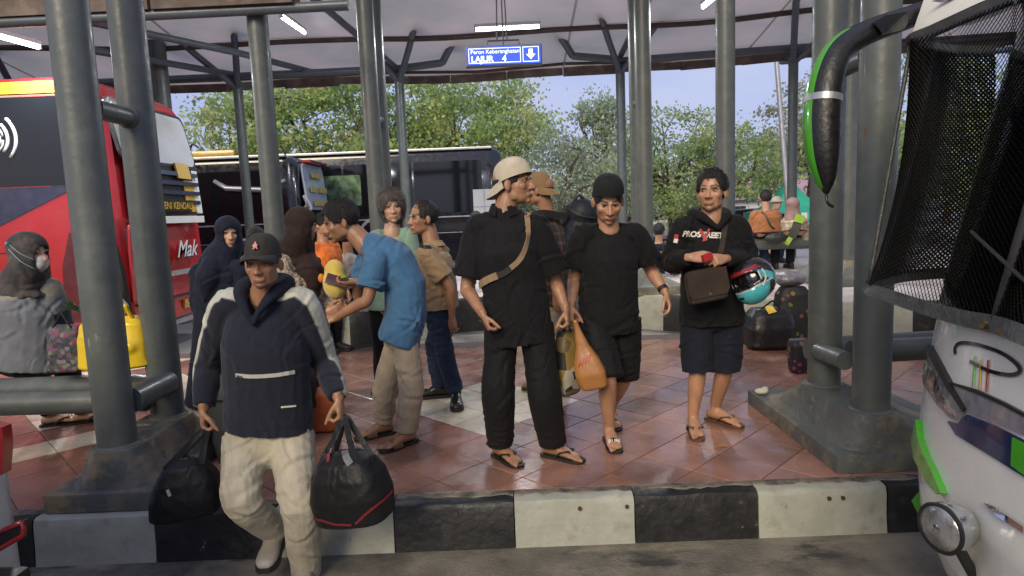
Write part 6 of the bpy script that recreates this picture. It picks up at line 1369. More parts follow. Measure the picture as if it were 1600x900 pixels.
# ------------------------------------------------------------------ tall man in black with a backward stone cap
def man_black():
    Y = 3.66
    j = J(Y, head=(802, 288), neck=(788, 330), sha=(748, 354, .03), shb=(836, 354, -.02), ela=(729, 450, .03), wra=(755, 492, -.14), elb=(868, 440, .05), wrb=(884, 484, -.05), hia=(784, 510), hib=(837, 510), kna=(779, 610, -.03), ana=(782, 704, .02), knb=(850, 614, -.06), anb=(864, 716, .0))
    j['ana'][2] = .085; j['anb'][2] = .085
    j['toea'] = j['ana'] + v3(.09, -.13, 0); j['toeb'] = j['anb'] + v3(.14, -.09, 0)
    for q in 'ab': j['toe' + q][2] = .014
    p = Person('tall man all in black with a backward stone cap and tan chest strap', j, 10, (72, 6, -4), hs=1.08, skin=SKIN_D, vox=.0056, fat=1.04); PEOPLE['black'] = p; lens('black', p)
    p.body(hands={'a': dict(d=v3(.35, -.2, -.9), n=v3(1, .2, .3), curl=60), 'b': dict(d=v3(.1, -.2, -1), n=v3(-1, .2, 0), curl=70, tin=.7)}, face=dict(mous=.25))
    p.shirt(F_black, .82, 1.14, -.14, 'shirt', amp=.015, seed=51, sl_r=1.35, fscale=.8); sk = Skin(p.lastV, p.lastF)
    collar(p, F_black, .072)
    p.pants(F_black2, 1.0, 1.42, amp=.010, seed=52, r_th=1.05, fscale=.7)
    p.cap(F_cap, 172, 12, up=.018, low=.022, brim_l=.075, size=1.03, dip=.5); p.hair(up=.004, fringe=.05, side=-.015, nape=-.07, rough=.002, zmax=.03)
    F_strap = fabric('tan_webbing', (0.25, 0.165, 0.095)); t = empty('sling_strap', sk.px(800, 400)[0], 'tan webbing strap with dark buckle across the black shirt', 'strap')
    sk.line([(823, 330), (825, 352), (822, 380), (812, 405), (796, 420)], .030, .005, F_strap, 'webbing', t, off=.006); sk.line([(798, 419), (788, 426), (776, 431)], .034, .007, M_rub, 'buckle', t, off=.008); sk.line([(778, 430), (768, 434), (758, 440), (752, 446)], .040, .010, F_strap, 'webbing', t, off=.010)
    for q in 'ab': p.sandal(q, M_rub, M_rub, 'thong')
man_black()

# ------------------------------------------------------------------ man in plaid with backpack
def man_plaid():
    Y = 5.0
    j = J(Y, head=(843, 297), sha=(842, 350, -.14), shb=(872, 350, .16), ela=(862, 410, -.16), wra=(868, 460, -.2), elb=(850, 410, .2), wrb=(845, 450, .2), hia=(858, 462, -.08), hib=(868, 462, .1), kna=(866, 545, -.08), ana=(872, 610, -.06), knb=(856, 545, .1), anb=(856, 600, .12))
    for q in 'ab': j['an' + q][2] = .085; j['toe' + q] = j['an' + q] + v3(-.16, .02, 0); j['toe' + q][2] = .014
    p = Person('man in dark plaid shirt and tan cap carrying a big backpack', j, -100, (-115, 0, 0), hs=1.06, skin=SKIN_D, vox=.008, fat=1.0); PEOPLE['plaid'] = p; lens('plaid', p)
    p.body(feet='shoe')
    def paint(V):
        C = np.tile(np.array((.016, .013, .014)), (len(V), 1)); a = (V[:, 2] % .075) < .018; b = ((V[:, 0] * .8 + V[:, 1] * .6) % .075) < .018
        C[a] += (.06, .025, .02); C[b] += (.06, .025, .02); return C
    p.shirt(F_attr, 1.5, 1.2, -.1, 'shirt', amp=.008, seed=61, sl_r=1.2, paint=paint)
    p.pants(F_khaki, 1.0, 1.15, amp=.012, seed=62)
    p.cap(F_capt, 170, 8, up=.018, low=.018, dip=.4); p.hair(up=.006, fringe=.05, side=-.01, nape=-.06, rough=.003, zmax=.02)
    p.shoe('a', M_tanl, M_rub); p.shoe('b', M_tanl, M_rub)
    M_pack = fabric('dark_navy_nylon', (.012, .015, .022), rough=.55, bump=.2, bscale=80)
    c = at(905, 385, Y + .05); t = empty('backpack', at(905, 450, Y + .05), 'big dark navy backpack on the plaid shirt man', 'backpack'); g = Geo()
    g.ell(c + v3(0, 0, -.02), (.17, .17, .33)); g.ell(c + v3(.03, 0, .25), (.15, .15, .14)); g.ell(c + v3(.09, -.02, -.10), (.13, .14, .20))
    V, N, F = fuse(g, .010, 3); mesh_obj('pack_body', folds(V, N, .012, 66, .7), F, M_pack, t, smooth=True, fix=False); sp = Skin(V, F)
    for pix in ([(880, 320), (905, 335), (930, 340)], [(885, 410), (905, 415), (925, 405)]): sp.line(pix, .022, .006, M_rub, 'pack_strap', t, off=.008)
    MB().tube(crom([c + v3(-.05, -.05, .33), c + v3(.0, -.06, .40), c + v3(.06, -.05, .34)], 5), .014, 8).build('carry_handle', M_rub, t, smooth=True)
    strap_along([c + v3(-.10, -.13, .24), p.j['sha'] + v3(-.01, -.06, .08), p.j['sha'] + v3(-.09, -.10, -.02), p.j['sha'] + v3(-.05, -.10, -.20), c + v3(-.12, -.12, -.14)], .05, .012, M_rub, 'shoulder_strap', t)
man_plaid()

# ------------------------------------------------------------------ man in plain black tee, shorts and lettered slides
def man_tee():
    Y = 3.92
    j = J(Y, head=(950, 314, -.05), sha=(912, 367), shb=(990, 365, .03), ela=(897, 436, .06), wra=(893, 478, -.04), elb=(1018, 424, .10), wrb=(1040, 458, -.02), hia=(925, 500), hib=(975, 500, .04), kna=(948, 588, -.16), ana=(952, 670, -.05), knb=(974, 585, .08), anb=(955, 632, .33))
    j['ana'][2] = .085; j['anb'][2] = .085
    j['toea'] = j['ana'] + v3(.01, -.17, 0); j['toeb'] = j['anb'] + v3(.0, -.17, 0)
    for q in 'ab': j['toe' + q][2] = .014
    p = Person('man in plain black tee and backward black cap looking down as he walks', j, 0, (-2, -23, 0), hs=1.08, skin=SKIN_M, vox=.0056, fat=1.1, head_w=1.06); PEOPLE['tee'] = p; lens('tee', p)
    p.body(hands={'a': dict(d=v3(-.1, -.2, -1), n=v3(1, .2, 0), curl=70, tin=.7), 'b': dict(d=v3(.25, -.3, -1), n=v3(-1, .3, .2), curl=30)}, face=dict(mous=.25))
    p.shirt(F_black, .72, 1.04, -.12, 'tee_shirt', amp=.013, seed=71, sl_r=1.22, belly=.012, post=lambda V, N: p.neckline(V, .045, .075, 2, .06)); sk = Skin(p.lastV, p.lastF)
    p.pants(F_black2, .2, 1.10, 'shorts', amp=.012, seed=72, r_th=1.0, waist=.94)
    p.cap(F_capb, 180, 8, up=.006, low=.050, size=.985); p.hair(up=.005, fringe=.052, side=-.012, nape=-.07, rough=.003, zmax=.055)
    wrist_watch(p, 'b', M_rub)
    for q in 'ba':
        p.sandal(q, M_rub, M_rub, 'slide'); b, f, sd = p.slide
    text_mesh('RUN', .034, -sd if (-sd)[0] > 0 else sd, nrm(v3(0, .5, .85)), b + f * .133 + v3(0, 0, .040), 'strap_lettering', M_whiteprint, p.root, bold=.001)
man_tee()

# ------------------------------------------------------------------ man in lettered hoodie with helmet and satchel
def man_hoodie():
    Y = 4.02
    j = J(Y, head=(1112, 300), sha=(1070, 354, .0), shb=(1150, 352, .03), ela=(1048, 410, .02), wra=(1078, 402, -.26), elb=(1170, 408, .03), wrb=(1133, 404, -.26), hia=(1088, 492), hib=(1136, 492), kna=(1090, 576, -.03), ana=(1083, 655, .0), knb=(1132, 574, .0), anb=(1118, 640, .16))
    j['ana'][2] = .085; j['anb'][2] = .085
    j['toea'] = j['ana'] + v3(-.02, -.17, 0); j['toeb'] = j['anb'] + v3(.10, -.13, 0)
    for q in 'ab': j['toe' + q][2] = .014
    p = Person('man in lettered black hoodie and navy shorts holding a small red case', j, -2, (-28, 4, 0), hs=1.1, skin=SKIN_M, vox=.0056, fat=1.06); PEOPLE['hoodie'] = p; lens('hoodie', p)
    p.body(hands={'a': dict(d=v3(.75, -.5, .05), n=v3(.2, .7, -.5), curl=45, t=v3(0, 0, 1)), 'b': dict(d=v3(-.75, -.5, .02), n=v3(-.2, .7, -.5), curl=45, t=v3(0, 0, 1))}, face=dict(goatee=.4, mous=.45, gaze=.004))
    p.shirt(F_black, 1.93, 1.14, -.10, 'hoodie', amp=.014, seed=81, sl_r=1.2, post=lambda V, N: p.neckline(V, .035, .07, 2, .05)); sk = Skin(p.lastV, p.lastF); p.hsk = sk
    n = p.neck; pts = [n + p.fwd * .115 - v3(0, 0, .06), n + p.fwd * .06 + p.side * .075 + v3(0, 0, .01), n - p.fwd * .03 + p.side * .10 + v3(0, 0, .035), n - p.fwd * .10 + p.side * .05 + v3(0, 0, .03)]; pts = pts + [q - 2 * p.side * np.dot(q - n, p.side) for q in pts[::-1]]
    g = Geo(); g.limb(pts, [.015, .028, .038, .045, .045, .038, .028, .015], 14, 5); p.cloth('hood', g, F_black, .003, 3, seed=82)
    p.pants(F_nshort, .2, 1.10, 'shorts', amp=.012, seed=83, r_th=1.0)
    p.hair(up=.016, fringe=.074, side=-.002, nape=-.05, rough=.004, seed=8)
    o = at(1106, 368, Y - .2); xa = nrm(at(1140, 370, Y - .2) - at(1076, 367, Y - .2))
    sk.text('PROSTREET', .046, xa, np.cross(p.fwd, xa) if np.cross(p.fwd, xa)[2] > 0 else -np.cross(p.fwd, xa), o, v3(0, 1, 0), 'chest_lettering', M_whiteprint, p.root, shear=.25, bold=.002, ext=.0)
    sk.line([(1094, 359), (1100, 370), (1104, 376)], .016, .003, M_redprint, 'red_mark', p.root, off=.006); sk.line([(1108, 359), (1103, 370), (1099, 377)], .014, .003, M_redprint, 'red_mark', p.root, off=.0075)
    sk.line([(1054, 369), (1060, 370)], .026, .003, M_redprint, 'flag_patch_band', p.root, off=.003); sk.line([(1053, 376), (1059, 377)], .026, .003, M_whiteprint, 'flag_patch_band', p.root, off=.003)
    Vs, Fs = p.lastV, p.lastF; s2 = Skin(Vs, Fs)
    for pix in ([(1103, 486), (1108, 492), (1117, 494), (1121, 489)], [(1112, 484), (1116, 489), (1121, 494)]): MB().tube([s2.px(u, v, .004)[0] for u, v in dense(pix, 3)], .0028, 6).build('drawstring', mat('pink_cord', (.35, .14, .2), .7, var=.1), p.root, smooth=True)
    for q in 'ab': p.sandal(q, M_brs, M_brs, 'thong')
man_hoodie()
# ------------------------------------------------------------------ the people around the edges
M_mask = fabric('white_mask', (.55, .53, .50), bump=.1)
def woman_mask():
    Y = 4.12
    j = J(Y, head=(46, 396, 0), sha=(8, 452, .02), shb=(74, 450, .08), ela=(-8, 535, .05), wra=(40, 560, .30), elb=(98, 525, .16), wrb=(112, 555, .36), hia=(14, 570, .06), hib=(62, 570, .08), kna=(52, 580, .50), ana=(80, 652, .56), knb=(100, 580, .48), anb=(130, 648, .60))
    for q in 'ab': j['hi' + q][2] = .60; j['kn' + q][2] = .50; j['an' + q][2] = .09; j['toe' + q] = j['an' + q] + v3(.14, .04, 0); j['toe' + q][2] = .014
    p = Person('seated woman in grey headscarf with a white face mask', j, 150, (82, -4, 0), hs=1.08, skin=SKIN_L, vox=.0078, fat=1.12); PEOPLE['mask'] = p; lens('mask', p)
    p.body(feet='shoe')
    def paint(V):
        C = np.tile(np.array((.155, .165, .185)), (len(V), 1)); t, r, l = arm_coord(V, p, 'b'); k = (l < .11) & (t > .45); C[k] = (.028, .034, .05); t, r, l = arm_coord(V, p, 'a'); C[(l < .11) & (t > .45)] = (.028, .034, .05)
        z = (V[:, 2] > np.max(V[:, 2]) - .14); C[z] = (.22, .205, .17); return C
    p.shirt(F_attr, 1.9, 1.28, -.06, 'tunic', amp=.012, seed=91, sl_r=1.3, fscale=.6, paint=paint)
    p.pants(F_black2, 1.0, 1.1, amp=.008, seed=92)
    p.hijab(F_greyh, low=.13, chest=.10, amp=.009, seed=93, open_w=.046, open_z=(-.11, .050))
    g = Geo(); g.ell((0, .072, -.055), (.052, .050, .058)); g.place(p.M, p.hc); V, N, F = fuse(g, .007, 2); mo = mesh_obj('face_mask', folds(V, N, .003, 4), F, M_mask, p.root, smooth=True, fix=False)
    H = lambda x, y, z: p.hc + p.M @ (v3(x, y, z) * p.hs)
    sg = 1 if (p.M @ v3(1, 0, 0))[1] < 0 else -1
    for z0, z1 in ((-.03, .062), (-.085, .03)): MB().tube(crom([H(sg * .056, .085, z0), H(sg * .098, .04, z0 * .6 + z1 * .4), H(sg * .106, -.03, z1)], 5), .003, 6).build('ear_loop', mat('pale_blue_cord', (.25, .33, .38), .7, var=.05), p.root, smooth=True)
    e = Geo(); e.ell(H(sg * .108, -.035, .062), (.012, .012, .012)); mesh_obj('loop_button', e.v, e.f, mat('teal_button', (.08, .25, .30), .4, var=.05), p.root, smooth=True)
    for q in 'ab': p.sandal(q, M_rub, M_leather, 'thong')
woman_mask()

def plain(label, u, v, Y, floor, yaw, shirt, pants, head_yaw=None, H=1.66, seat=None, skin=SKIN_M, hair='short', extra=None, sleeve=.7, hs=1.0, vox=.012, cap_m=None, fat=1.0, arms=None):
    """a distant person; u, v is the centre of the head"""
    hc = at(u, v, Y); f = v3(math.sin(R(yaw)), -math.cos(R(yaw)), 0); sd = np.cross(f, v3(0, 0, 1)); sd = sd if sd[0] >= 0 or abs(sd[0]) < 1e-6 else -sd
    if abs(sd[0]) < .05: sd = v3(0, 1, 0) if sd[1] > 0 else v3(0, -1, 0)
    z = hc[2]; j = {'head': hc}; n = hc + v3(0, 0, -.20) - f * .02
    j['sha'] = n - sd * .165 - v3(0, 0, .04); j['shb'] = n + sd * .165 - v3(0, 0, .04)
    if seat is None:
        hz = floor + (z - floor) * .55; P = v3(n[0], n[1], hz)
        for q, s in (('a', -1), ('b', 1)):
            j['hi' + q] = P + sd * .09 * s; j['kn' + q] = P + sd * .10 * s + f * .02; j['kn' + q][2] = floor + (hz - floor) * .53; j['an' + q] = P + sd * .10 * s - f * .02; j['an' + q][2] = floor + .085
            j['el' + q] = j['sh' + q] + sd * .04 * s + v3(0, 0, -.28); j['wr' + q] = j['el' + q] + f * .10 + v3(0, 0, -.22)
    else:
        P = v3(n[0], n[1], seat + .09) - f * .03
        for q, s in (('a', -1), ('b', 1)):
            j['hi' + q] = P + sd * .09 * s; j['kn' + q] = P + sd * .12 * s + f * .42 + v3(0, 0, .0); j['an' + q] = P + sd * .12 * s + f * .40; j['an' + q][2] = floor + .085
            j['el' + q] = j['sh' + q] + sd * .05 * s + v3(0, 0, -.27) + f * .05; j['wr' + q] = j['el' + q] + f * .22 + v3(0, 0, -.06)
    if arms: j.update(arms)
    for q in 'ab': j['toe' + q] = j['an' + q] + f * .17; j['toe' + q][2] = floor + .014
    p = Person(label, j, yaw, (yaw if head_yaw is None else head_yaw, 0, 0), hs=hs, skin=skin, vox=vox, fat=fat, base=v3(P[0], P[1], floor))
    p.body(feet='shoe'); p.shirt(shirt, sleeve, 1.16, -.08, 'shirt', amp=.012, seed=int(u)); p.pants(pants, 1.0, 1.1, amp=.012, seed=int(u) + 1)
    if hair == 'short': p.hair(up=.012, fringe=.07, side=-.005, nape=-.05, rough=.004)
    if cap_m: p.cap(cap_m, 0, 0, up=.015, low=.02)
    p.shoe('a', M_rub, M_rub); p.shoe('b', M_rub, M_rub)
    return p
p = plain('man in brown shirt seated with his back turned and a cross strap', 1196, 310, 9.8, FZ, 180, F_orange, F_jean, seat=FZ + .53, sleeve=1.9, fat=1.1)
sk = Skin(p.lastV, p.lastF); strap_along([p.neck - p.side * .10 + v3(0, -.09, .0), p.spine(.7) + v3(-.05, -.145, 0), p.spine(.3) + v3(.0, -.155, 0), p.spine(.12) + v3(.06, -.15, 0)], .03, .006, M_rub, 'cross_strap', p.root)
c = at(1212, 372, 9.55); soft_jobs = [('sling_bag', c)]
p = plain('person in a tan bucket hat facing the seated man in brown', 1213, 318, 11.2, FZ, 10, F_black, F_jean, sleeve=1.9, hair=None, skin=SKIN_L)
g = Geo(); g.ell(p.hc + v3(0, 0, .045), (.10, .11, .085)); g.ell(p.hc + v3(0, 0, .035), (.15, .16, .022)); V, N, F = fuse(g, .009, 2); mesh_obj('bucket_hat', V, F, F_cap, p.root, smooth=True, fix=False)
M_check = mat('beige_check', (.42, .36, .28), .85, var=.08); 
def checker(m, c2, sc):
    nt = m.node_tree; b = nt.nodes['Principled BSDF']; tc = nt.nodes.new('ShaderNodeTexCoord'); src = b.inputs['Base Color'].links[0].from_socket
    for k, rot in enumerate((0, 1)):
        w = nt.nodes.new('ShaderNodeTexWave'); w.inputs['Scale'].default_value = sc; w.bands_direction = 'X' if rot == 0 else 'Z'; nt.links.new(tc.outputs['Object'], w.inputs['Vector'])
        mr = nt.nodes.new('ShaderNodeMapRange'); mr.inputs[1].default_value = .6; mr.inputs[2].default_value = .75; mr.inputs[4].default_value = .55; nt.links.new(w.outputs['Fac'], mr.inputs[0])
        mx = nt.nodes.new('ShaderNodeMixRGB'); nt.links.new(mr.outputs[0], mx.inputs[0]); nt.links.new(src, mx.inputs[1]); mx.inputs[2].default_value = (*c2, 1); src = mx.outputs[0]
    nt.links.new(src, b.inputs['Base Color'])
checker(M_check, (.22, .15, .10), 4.5)
p = plain('woman in dusty pink headscarf and beige check shirt seen from behind', 1238, 322, 9.8, FZ, 178, M_check, F_black2, seat=FZ + .53, sleeve=1.9, hair=None, fat=1.08)
p.hijab(fabric('dusty_pink_scarf', (.26, .16, .15)), low=.10, chest=0, amp=.006, seed=7)
strap = empty('cross_bag', at(1242, 352, 9.55), 'lime green and black cross-body bag on the check shirt', 'bag'); F_lime = fabric('lime_nylon', (.22, .36, .04))
cb = [at(1251, 336, 9.60), at(1247, 348, 9.58)]; strap_along([cb[0], (cb[0] + cb[1]) / 2, cb[1]], .13, .03, F_lime, 'bag_panel', strap); strap_along([at(1246, 349, 9.59), at(1241, 362, 9.59), at(1236, 371, 9.6)], .12, .04, M_nyl0 if 'M_nyl0' in globals() else M_rub, 'bag_panel', strap); strap_along([at(1236, 371, 9.6), at(1231, 378, 9.6), at(1228, 382, 9.6)], .07, .03, F_lime, 'bag_panel', strap)
g = Geo(); g.ell(c, (.17, .08, .085)); V, N, F = fuse(g, .010, 2); t = empty('sling_bag', c - v3(0, 0, .08), 'dark sling bag resting behind the man in brown', 'bag'); mesh_obj('bag_body', folds(V, N, .012, 3), F, M_rub, t, smooth=True, fix=False)
plain('person in jeans seated behind the right column pair', 1362, 300, 9.85, FZ, -70, F_tan, F_jean, seat=FZ + .53, sleeve=.7)
plain('dark-haired man passing behind the headscarved women', 402, 372, 7.3, 0, 160, F_greyh, F_black2, head_yaw=150)
plain('person in black behind the tall man with the stone cap', 744, 345, 8.9, FZ, 190, F_black, F_black2)
plain('worker in a bright orange vest beyond the woman in brown', 505, 352, 7.0, 0, 60, F_vest, F_black2, sleeve=1.0)
plain('person in navy seated near the slim plinth', 1030, 362, 9.7, FZ, 150, F_navy, F_black2, seat=FZ + .3, sleeve=1.9)
plain('person in a white shirt behind the bending man', 545, 372, 7.6, 0, 120, F_off, F_jean)
# ================================================================== things people carry and leave about
M_nyl = fabric('black_nylon', (.007, .007, .008), rough=.5, bump=.2, bscale=90, crease=.8); M_redpipe = mat('dark_red_piping', (.16, .015, .02), .5, var=.1)
def soft(name, part, label, cat, c, build, m, vox=.009, amp=.010, seed=0, smooth=3, fscale=.9, base=None, paint=None):
    g = Geo(); build(g); t = empty(name, base if base is not None else c, label, cat); V, N, F = fuse(g, vox, smooth); V = folds(V, N, amp, seed, fscale)
    o = mesh_obj(part, V, F, m, t, smooth=True, fix=False)
    if paint: vcol(o, paint(V))
    return t, Skin(V, F), V
def boxy(g, c, ax, ay, az, prof, e=3.5):
    """rounded box stack along az: prof = (height, half width, half depth)"""
    secs = []
    for h, a, b in prof:
        secs.append([c + az * h + ax * a * np.sign(math.cos(k)) * abs(math.cos(k)) ** (2 / e) + ay * b * np.sign(math.sin(k)) * abs(math.sin(k)) ** (2 / e) for k in np.linspace(0, 2 * math.pi, 28, endpoint=False)])
    g.secs(secs)
def loop(t, a, b, top, m, r=.007, name='handle', w=None):
    P = crom([a, a * .45 + top * .55 + v3(0, 0, .0), top, b * .45 + top * .55, b], 6)
    if w: strap_along(P[::2], w, .005, m, name, t, sub=2)
    else: MB().tube(P, r, 8).build(name, m, t, smooth=True)
X_, Y_, Z_ = v3(1, 0, 0), v3(0, 1, 0), v3(0, 0, 1)
pf = PEOPLE['front']; ha = pf.j['wra'] + v3(.02, -.02, -.085); hb = pf.j['wrb'] + v3(.03, -.03, -.085)
c = at(291, 757, 2.84); ax = nrm(v3(1, .25, .05)); az = nrm(v3(.08, 0, 1))
t, sk, V = soft('duffel_bag', 'bag_body', 'plain black duffel bag hanging over the grey plinth edge', 'bag', c, lambda g: boxy(g, c, ax, np.cross(az, ax), az, [(-.145, .135, .085), (-.13, .155, .10), (-.05, .158, .105), (.03, .135, .095), (.10, .095, .07), (.135, .05, .03)]), M_nyl, seed=3, amp=.012)
for s in (-1, 1): loop(t, c + ax * -.07 + az * .10 + Y_ * .04 * s, c + ax * .085 + az * .10 + Y_ * .04 * s, ha + Y_ * .015 * s, M_nyl, w=.028)
sk.line([(262, 722), (285, 712), (312, 709), (328, 714)], .006, .003, M_silver, 'zip', t); sk.line([(250, 800), (285, 806), (325, 798)], .010, .004, M_nyl, 'seam', t); sk.line([(262, 765), (266, 775)], .014, .003, M_silver, 'brand_tab', t)
c = at(547, 757, 2.72); ax = nrm(v3(1, -.3, .16)); az = nrm(v3(-.12, 0, 1)); ay = np.cross(az, ax)
t, sk, V = soft('duffel_bag', 'bag_body', 'black duffel bag with dark red piping swinging by the kerb', 'bag', c, lambda g: boxy(g, c, ax, ay, az, [(-.165, .15, .09), (-.15, .178, .11), (-.04, .186, .12), (.05, .165, .11), (.12, .12, .085), (.155, .07, .04)]), M_nyl, seed=8, amp=.014)
for s in (-1, 1): loop(t, c + ax * -.10 + az * .11 + ay * .06 * s, c + ax * .09 + az * .12 + ay * .06 * s, hb + Y_ * .015 * s, M_nyl, w=.026)
sk.line([(508, 715), (535, 700), (565, 698), (590, 706)], .006, .003, M_silver, 'zip', t); sk.line([(513, 722), (517, 700), (526, 688)], .016, .004, M_redpipe, 'piping', t); sk.line([(556, 818), (575, 800), (600, 780), (612, 768)], .010, .004, M_redpipe, 'piping', t); sk.line([(486, 806), (520, 818), (550, 820)], .008, .004, M_redpipe, 'piping', t); sk.line([(538, 705), (543, 718), (548, 726)], .03, .003, mat('worn_grey_print', (.12, .12, .12), .6, var=.5, vscale=30), 'worn_print', t)
# yellow plush toy
M_toy = fabric('yellow_plush', (.62, .45, .09), rough=.95, bump=.6, bscale=150, sheen=.3); c = at(524, 437, 4.16)
t, sk, V = soft('plush_toy', 'toy_body', 'round yellow plush chick held by the woman in brown', 'toy', c, lambda g: (g.ell(c - Z_ * .02, (.085, .085, .112)), g.ell(c + Z_ * .05, (.07, .07, .085))), M_toy, amp=.004, seed=4)
e = Geo(); e.ell(c + v3(-.085, -.02, .015), (.02, .025, .03)); mesh_obj('wing', e.v, e.f, mat('orange_felt', (.65, .2, .03), .9, var=.1), t, smooth=True); e = Geo(); e.ell(c + v3(.06, -.055, .02), (.035, .02, .012)); mesh_obj('leaf_patch', e.v, e.f, mat('green_felt', (.2, .3, .03), .9, var=.1), t, smooth=True)
# litter bin
M_bin = mat('grey_bin_plastic', (.045, .052, .054), .5, var=.15, bump=.2); t = empty('litter_bin', (-1.66, 3.92, 0), 'grey plastic litter bin with a dark sloping lid by the plinth', 'bin'); bx, by_ = -1.66, 3.93
MB().loft([stadium(bx, by_ - .22 + i, by_ + .22 - i, .24 - i, .05, z, 5) for z, i in ((.0, .05), (.1, .04), (.42, .01))]).build('bin_body', M_bin, t, smooth=40)
MB().loft([stadium(bx, by_ - .24, by_ + .24, .26, .05, .42, 5), stadium(bx, by_ - .24, by_ + .24, .26, .05, .45, 5)]).build('rim', M_bin, t, smooth=40)
lid = [(bx - .25, by_ - .23, .452), (bx + .25, by_ - .23, .452), (bx + .25, by_ + .23, .452), (bx - .25, by_ + .23, .452)]; up = [(bx - .20, by_ - .10, .48), (bx + .20, by_ - .10, .48), (bx + .18, by_ + .2, .58), (bx - .18, by_ + .2, .58)]
MB().add(lid + up, [(3, 2, 1, 0), (4, 5, 6, 7), (0, 1, 5, 4), (1, 2, 6, 5), (2, 3, 7, 6), (3, 0, 4, 7)]).build('lid', mat('dark_lid', (.02, .022, .023), .4, var=.15), t)
for k, w in ((.34, .05), (.31, .07), (.28, .06)): MB().box((bx + .14, by_ - .214 + (.42 - k) * .09, k), (w, .008, .012)).build('sticker_mark', M_whitep, t)
# things on the left bench
F_floral = mat('floral_print', (.10, .09, .10), .8, var=.3, vscale=20, bump=.2); 
def print_mat(m, cols, sc, dots=0):
    nt = m.node_tree; b = nt.nodes['Principled BSDF']; tc = nt.nodes.new('ShaderNodeTexCoord'); v = nt.nodes.new('ShaderNodeTexVoronoi'); v.inputs['Scale'].default_value = sc
    r = nt.nodes.new('ShaderNodeValToRGB'); r.color_ramp.interpolation = 'CONSTANT'; el = r.color_ramp.elements
    sx = nt.nodes.new('ShaderNodeSeparateColor'); nt.links.new(tc.outputs['Object'], v.inputs['Vector']); nt.links.new(v.outputs['Color'], sx.inputs[0]); nt.links.new(sx.outputs[0], r.inputs[0])
    el[0].color = (*cols[0], 1); el[1].position = 1 / len(cols); el[1].color = (*cols[1], 1)
    for i in range(2, len(cols)): e = el.new(i / len(cols)); e.color = (*cols[i], 1)
    out = r.outputs[0]
    if dots:
        lt = nt.nodes.new('ShaderNodeMath'); lt.operation = 'LESS_THAN'; lt.inputs[1].default_value = dots; nt.links.new(v.outputs['Distance'], lt.inputs[0]); mx = nt.nodes.new('ShaderNodeMixRGB'); nt.links.new(lt.outputs[0], mx.inputs[0]); mx.inputs[1].default_value = (*cols[0], 1); nt.links.new(out, mx.inputs[2]); out = mx.outputs[0]
    nt.links.new(out, b.inputs['Base Color'])
print_mat(F_floral, [(.05, .05, .06), (.20, .04, .08), (.10, .10, .12), (.05, .09, .05), (.16, .15, .13), (.03, .03, .05), (.14, .06, .10)], 38, .62)
c = at(106, 545, 3.88); t, sk, V = soft('floral_bag', 'bag_body', 'small floral print bag on the tube bench beside the seated woman', 'bag', c, lambda g: boxy(g, c, X_, Y_, Z_, [(-.14, .10, .06), (-.12, .115, .075), (0, .11, .075), (.10, .10, .06), (.15, .09, .03)]), F_floral, seed=9)
loop(t, c + v3(-.06, -.03, .13), c + v3(.06, -.03, .13), c + v3(0, -.02, .22), M_nyl, .006)
M_ybag = mat('yellow_plastic', (.72, .50, .02), .35, var=.1, bump=.3, bscale=20, coat=.3); c = at(183, 532, 3.82)
t, sk, V = soft('shopping_bag', 'bag_body', 'bright yellow plastic shopping bag on the tube bench', 'bag', c, lambda g: (boxy(g, c, X_, Y_, Z_, [(-.17, .20, .10), (-.15, .225, .12), (0, .215, .12), (.11, .19, .10), (.16, .14, .05)]), g.ell(c + v3(.13, -.09, -.03), (.05, .04, .05))), M_ybag, amp=.034, seed=5, fscale=.9)
loop(t, c + v3(-.10, -.03, .13), c + v3(-.02, -.03, .14), c + v3(-.07, -.05, .25), M_ybag, .012); loop(t, c + v3(.05, -.03, .14), c + v3(.13, -.03, .12), c + v3(.12, -.08, .22), M_ybag, .012); g_ = c; c2 = c + v3(-.02, .02, .20); t, sk, V = soft('food_packet', 'packet', 'white paper packet lying on the yellow shopping bag', 'packet', c2, lambda g: boxy(g, c2, X_, Y_, Z_, [(-.05, .08, .06), (0, .09, .06), (.05, .06, .04)]), mat('white_paper', (.52, .54, .50), .7, var=.08), amp=.008)
c = at(122, 486, 3.98); t = empty('leafy_sprig', c - Z_ * .07, 'sprig of dark green leaves poking from the floral bag', 'plant')
for k in range(14):
    a = random.uniform(0, 6.28); d = nrm(v3(math.cos(a) * .6, math.sin(a) * .4, random.uniform(.1, 1))); p = c + d * random.uniform(.02, .07); s = nrm(np.cross(d, v3(.2, 1, .3))) * .016
    MB().prism([p - d * .035, p - s, p + d * .04, p + s], np.cross(d, s) * .1).build('leaf', mat('dark_leaf', (.03, .06, .02), .5, var=.3), t)
# orange bag standing on the tiles
M_or = mat('rust_orange_bag', (.34, .075, .02), .6, var=.15, bump=.3); c = at(506, 630, 4.32)
t, sk, V = soft('tote_bag', 'bag_body', 'rust orange tote bag standing on the tiles behind the hoodie man', 'bag', c, lambda g: boxy(g, v3(c[0] - .05, c[1], .165), X_, Y_, Z_, [(-.16, .14, .07), (-.14, .15, .08), (.1, .14, .07), (.16, .13, .04)]), M_or, seed=2); cc = v3(c[0] - .05, c[1], .165)
for s in (-1, 1): loop(t, cc + v3(-.07, .03 * s, .15), cc + v3(.07, .03 * s, .15), cc + v3(0, .03 * s, .28), M_or, .008)
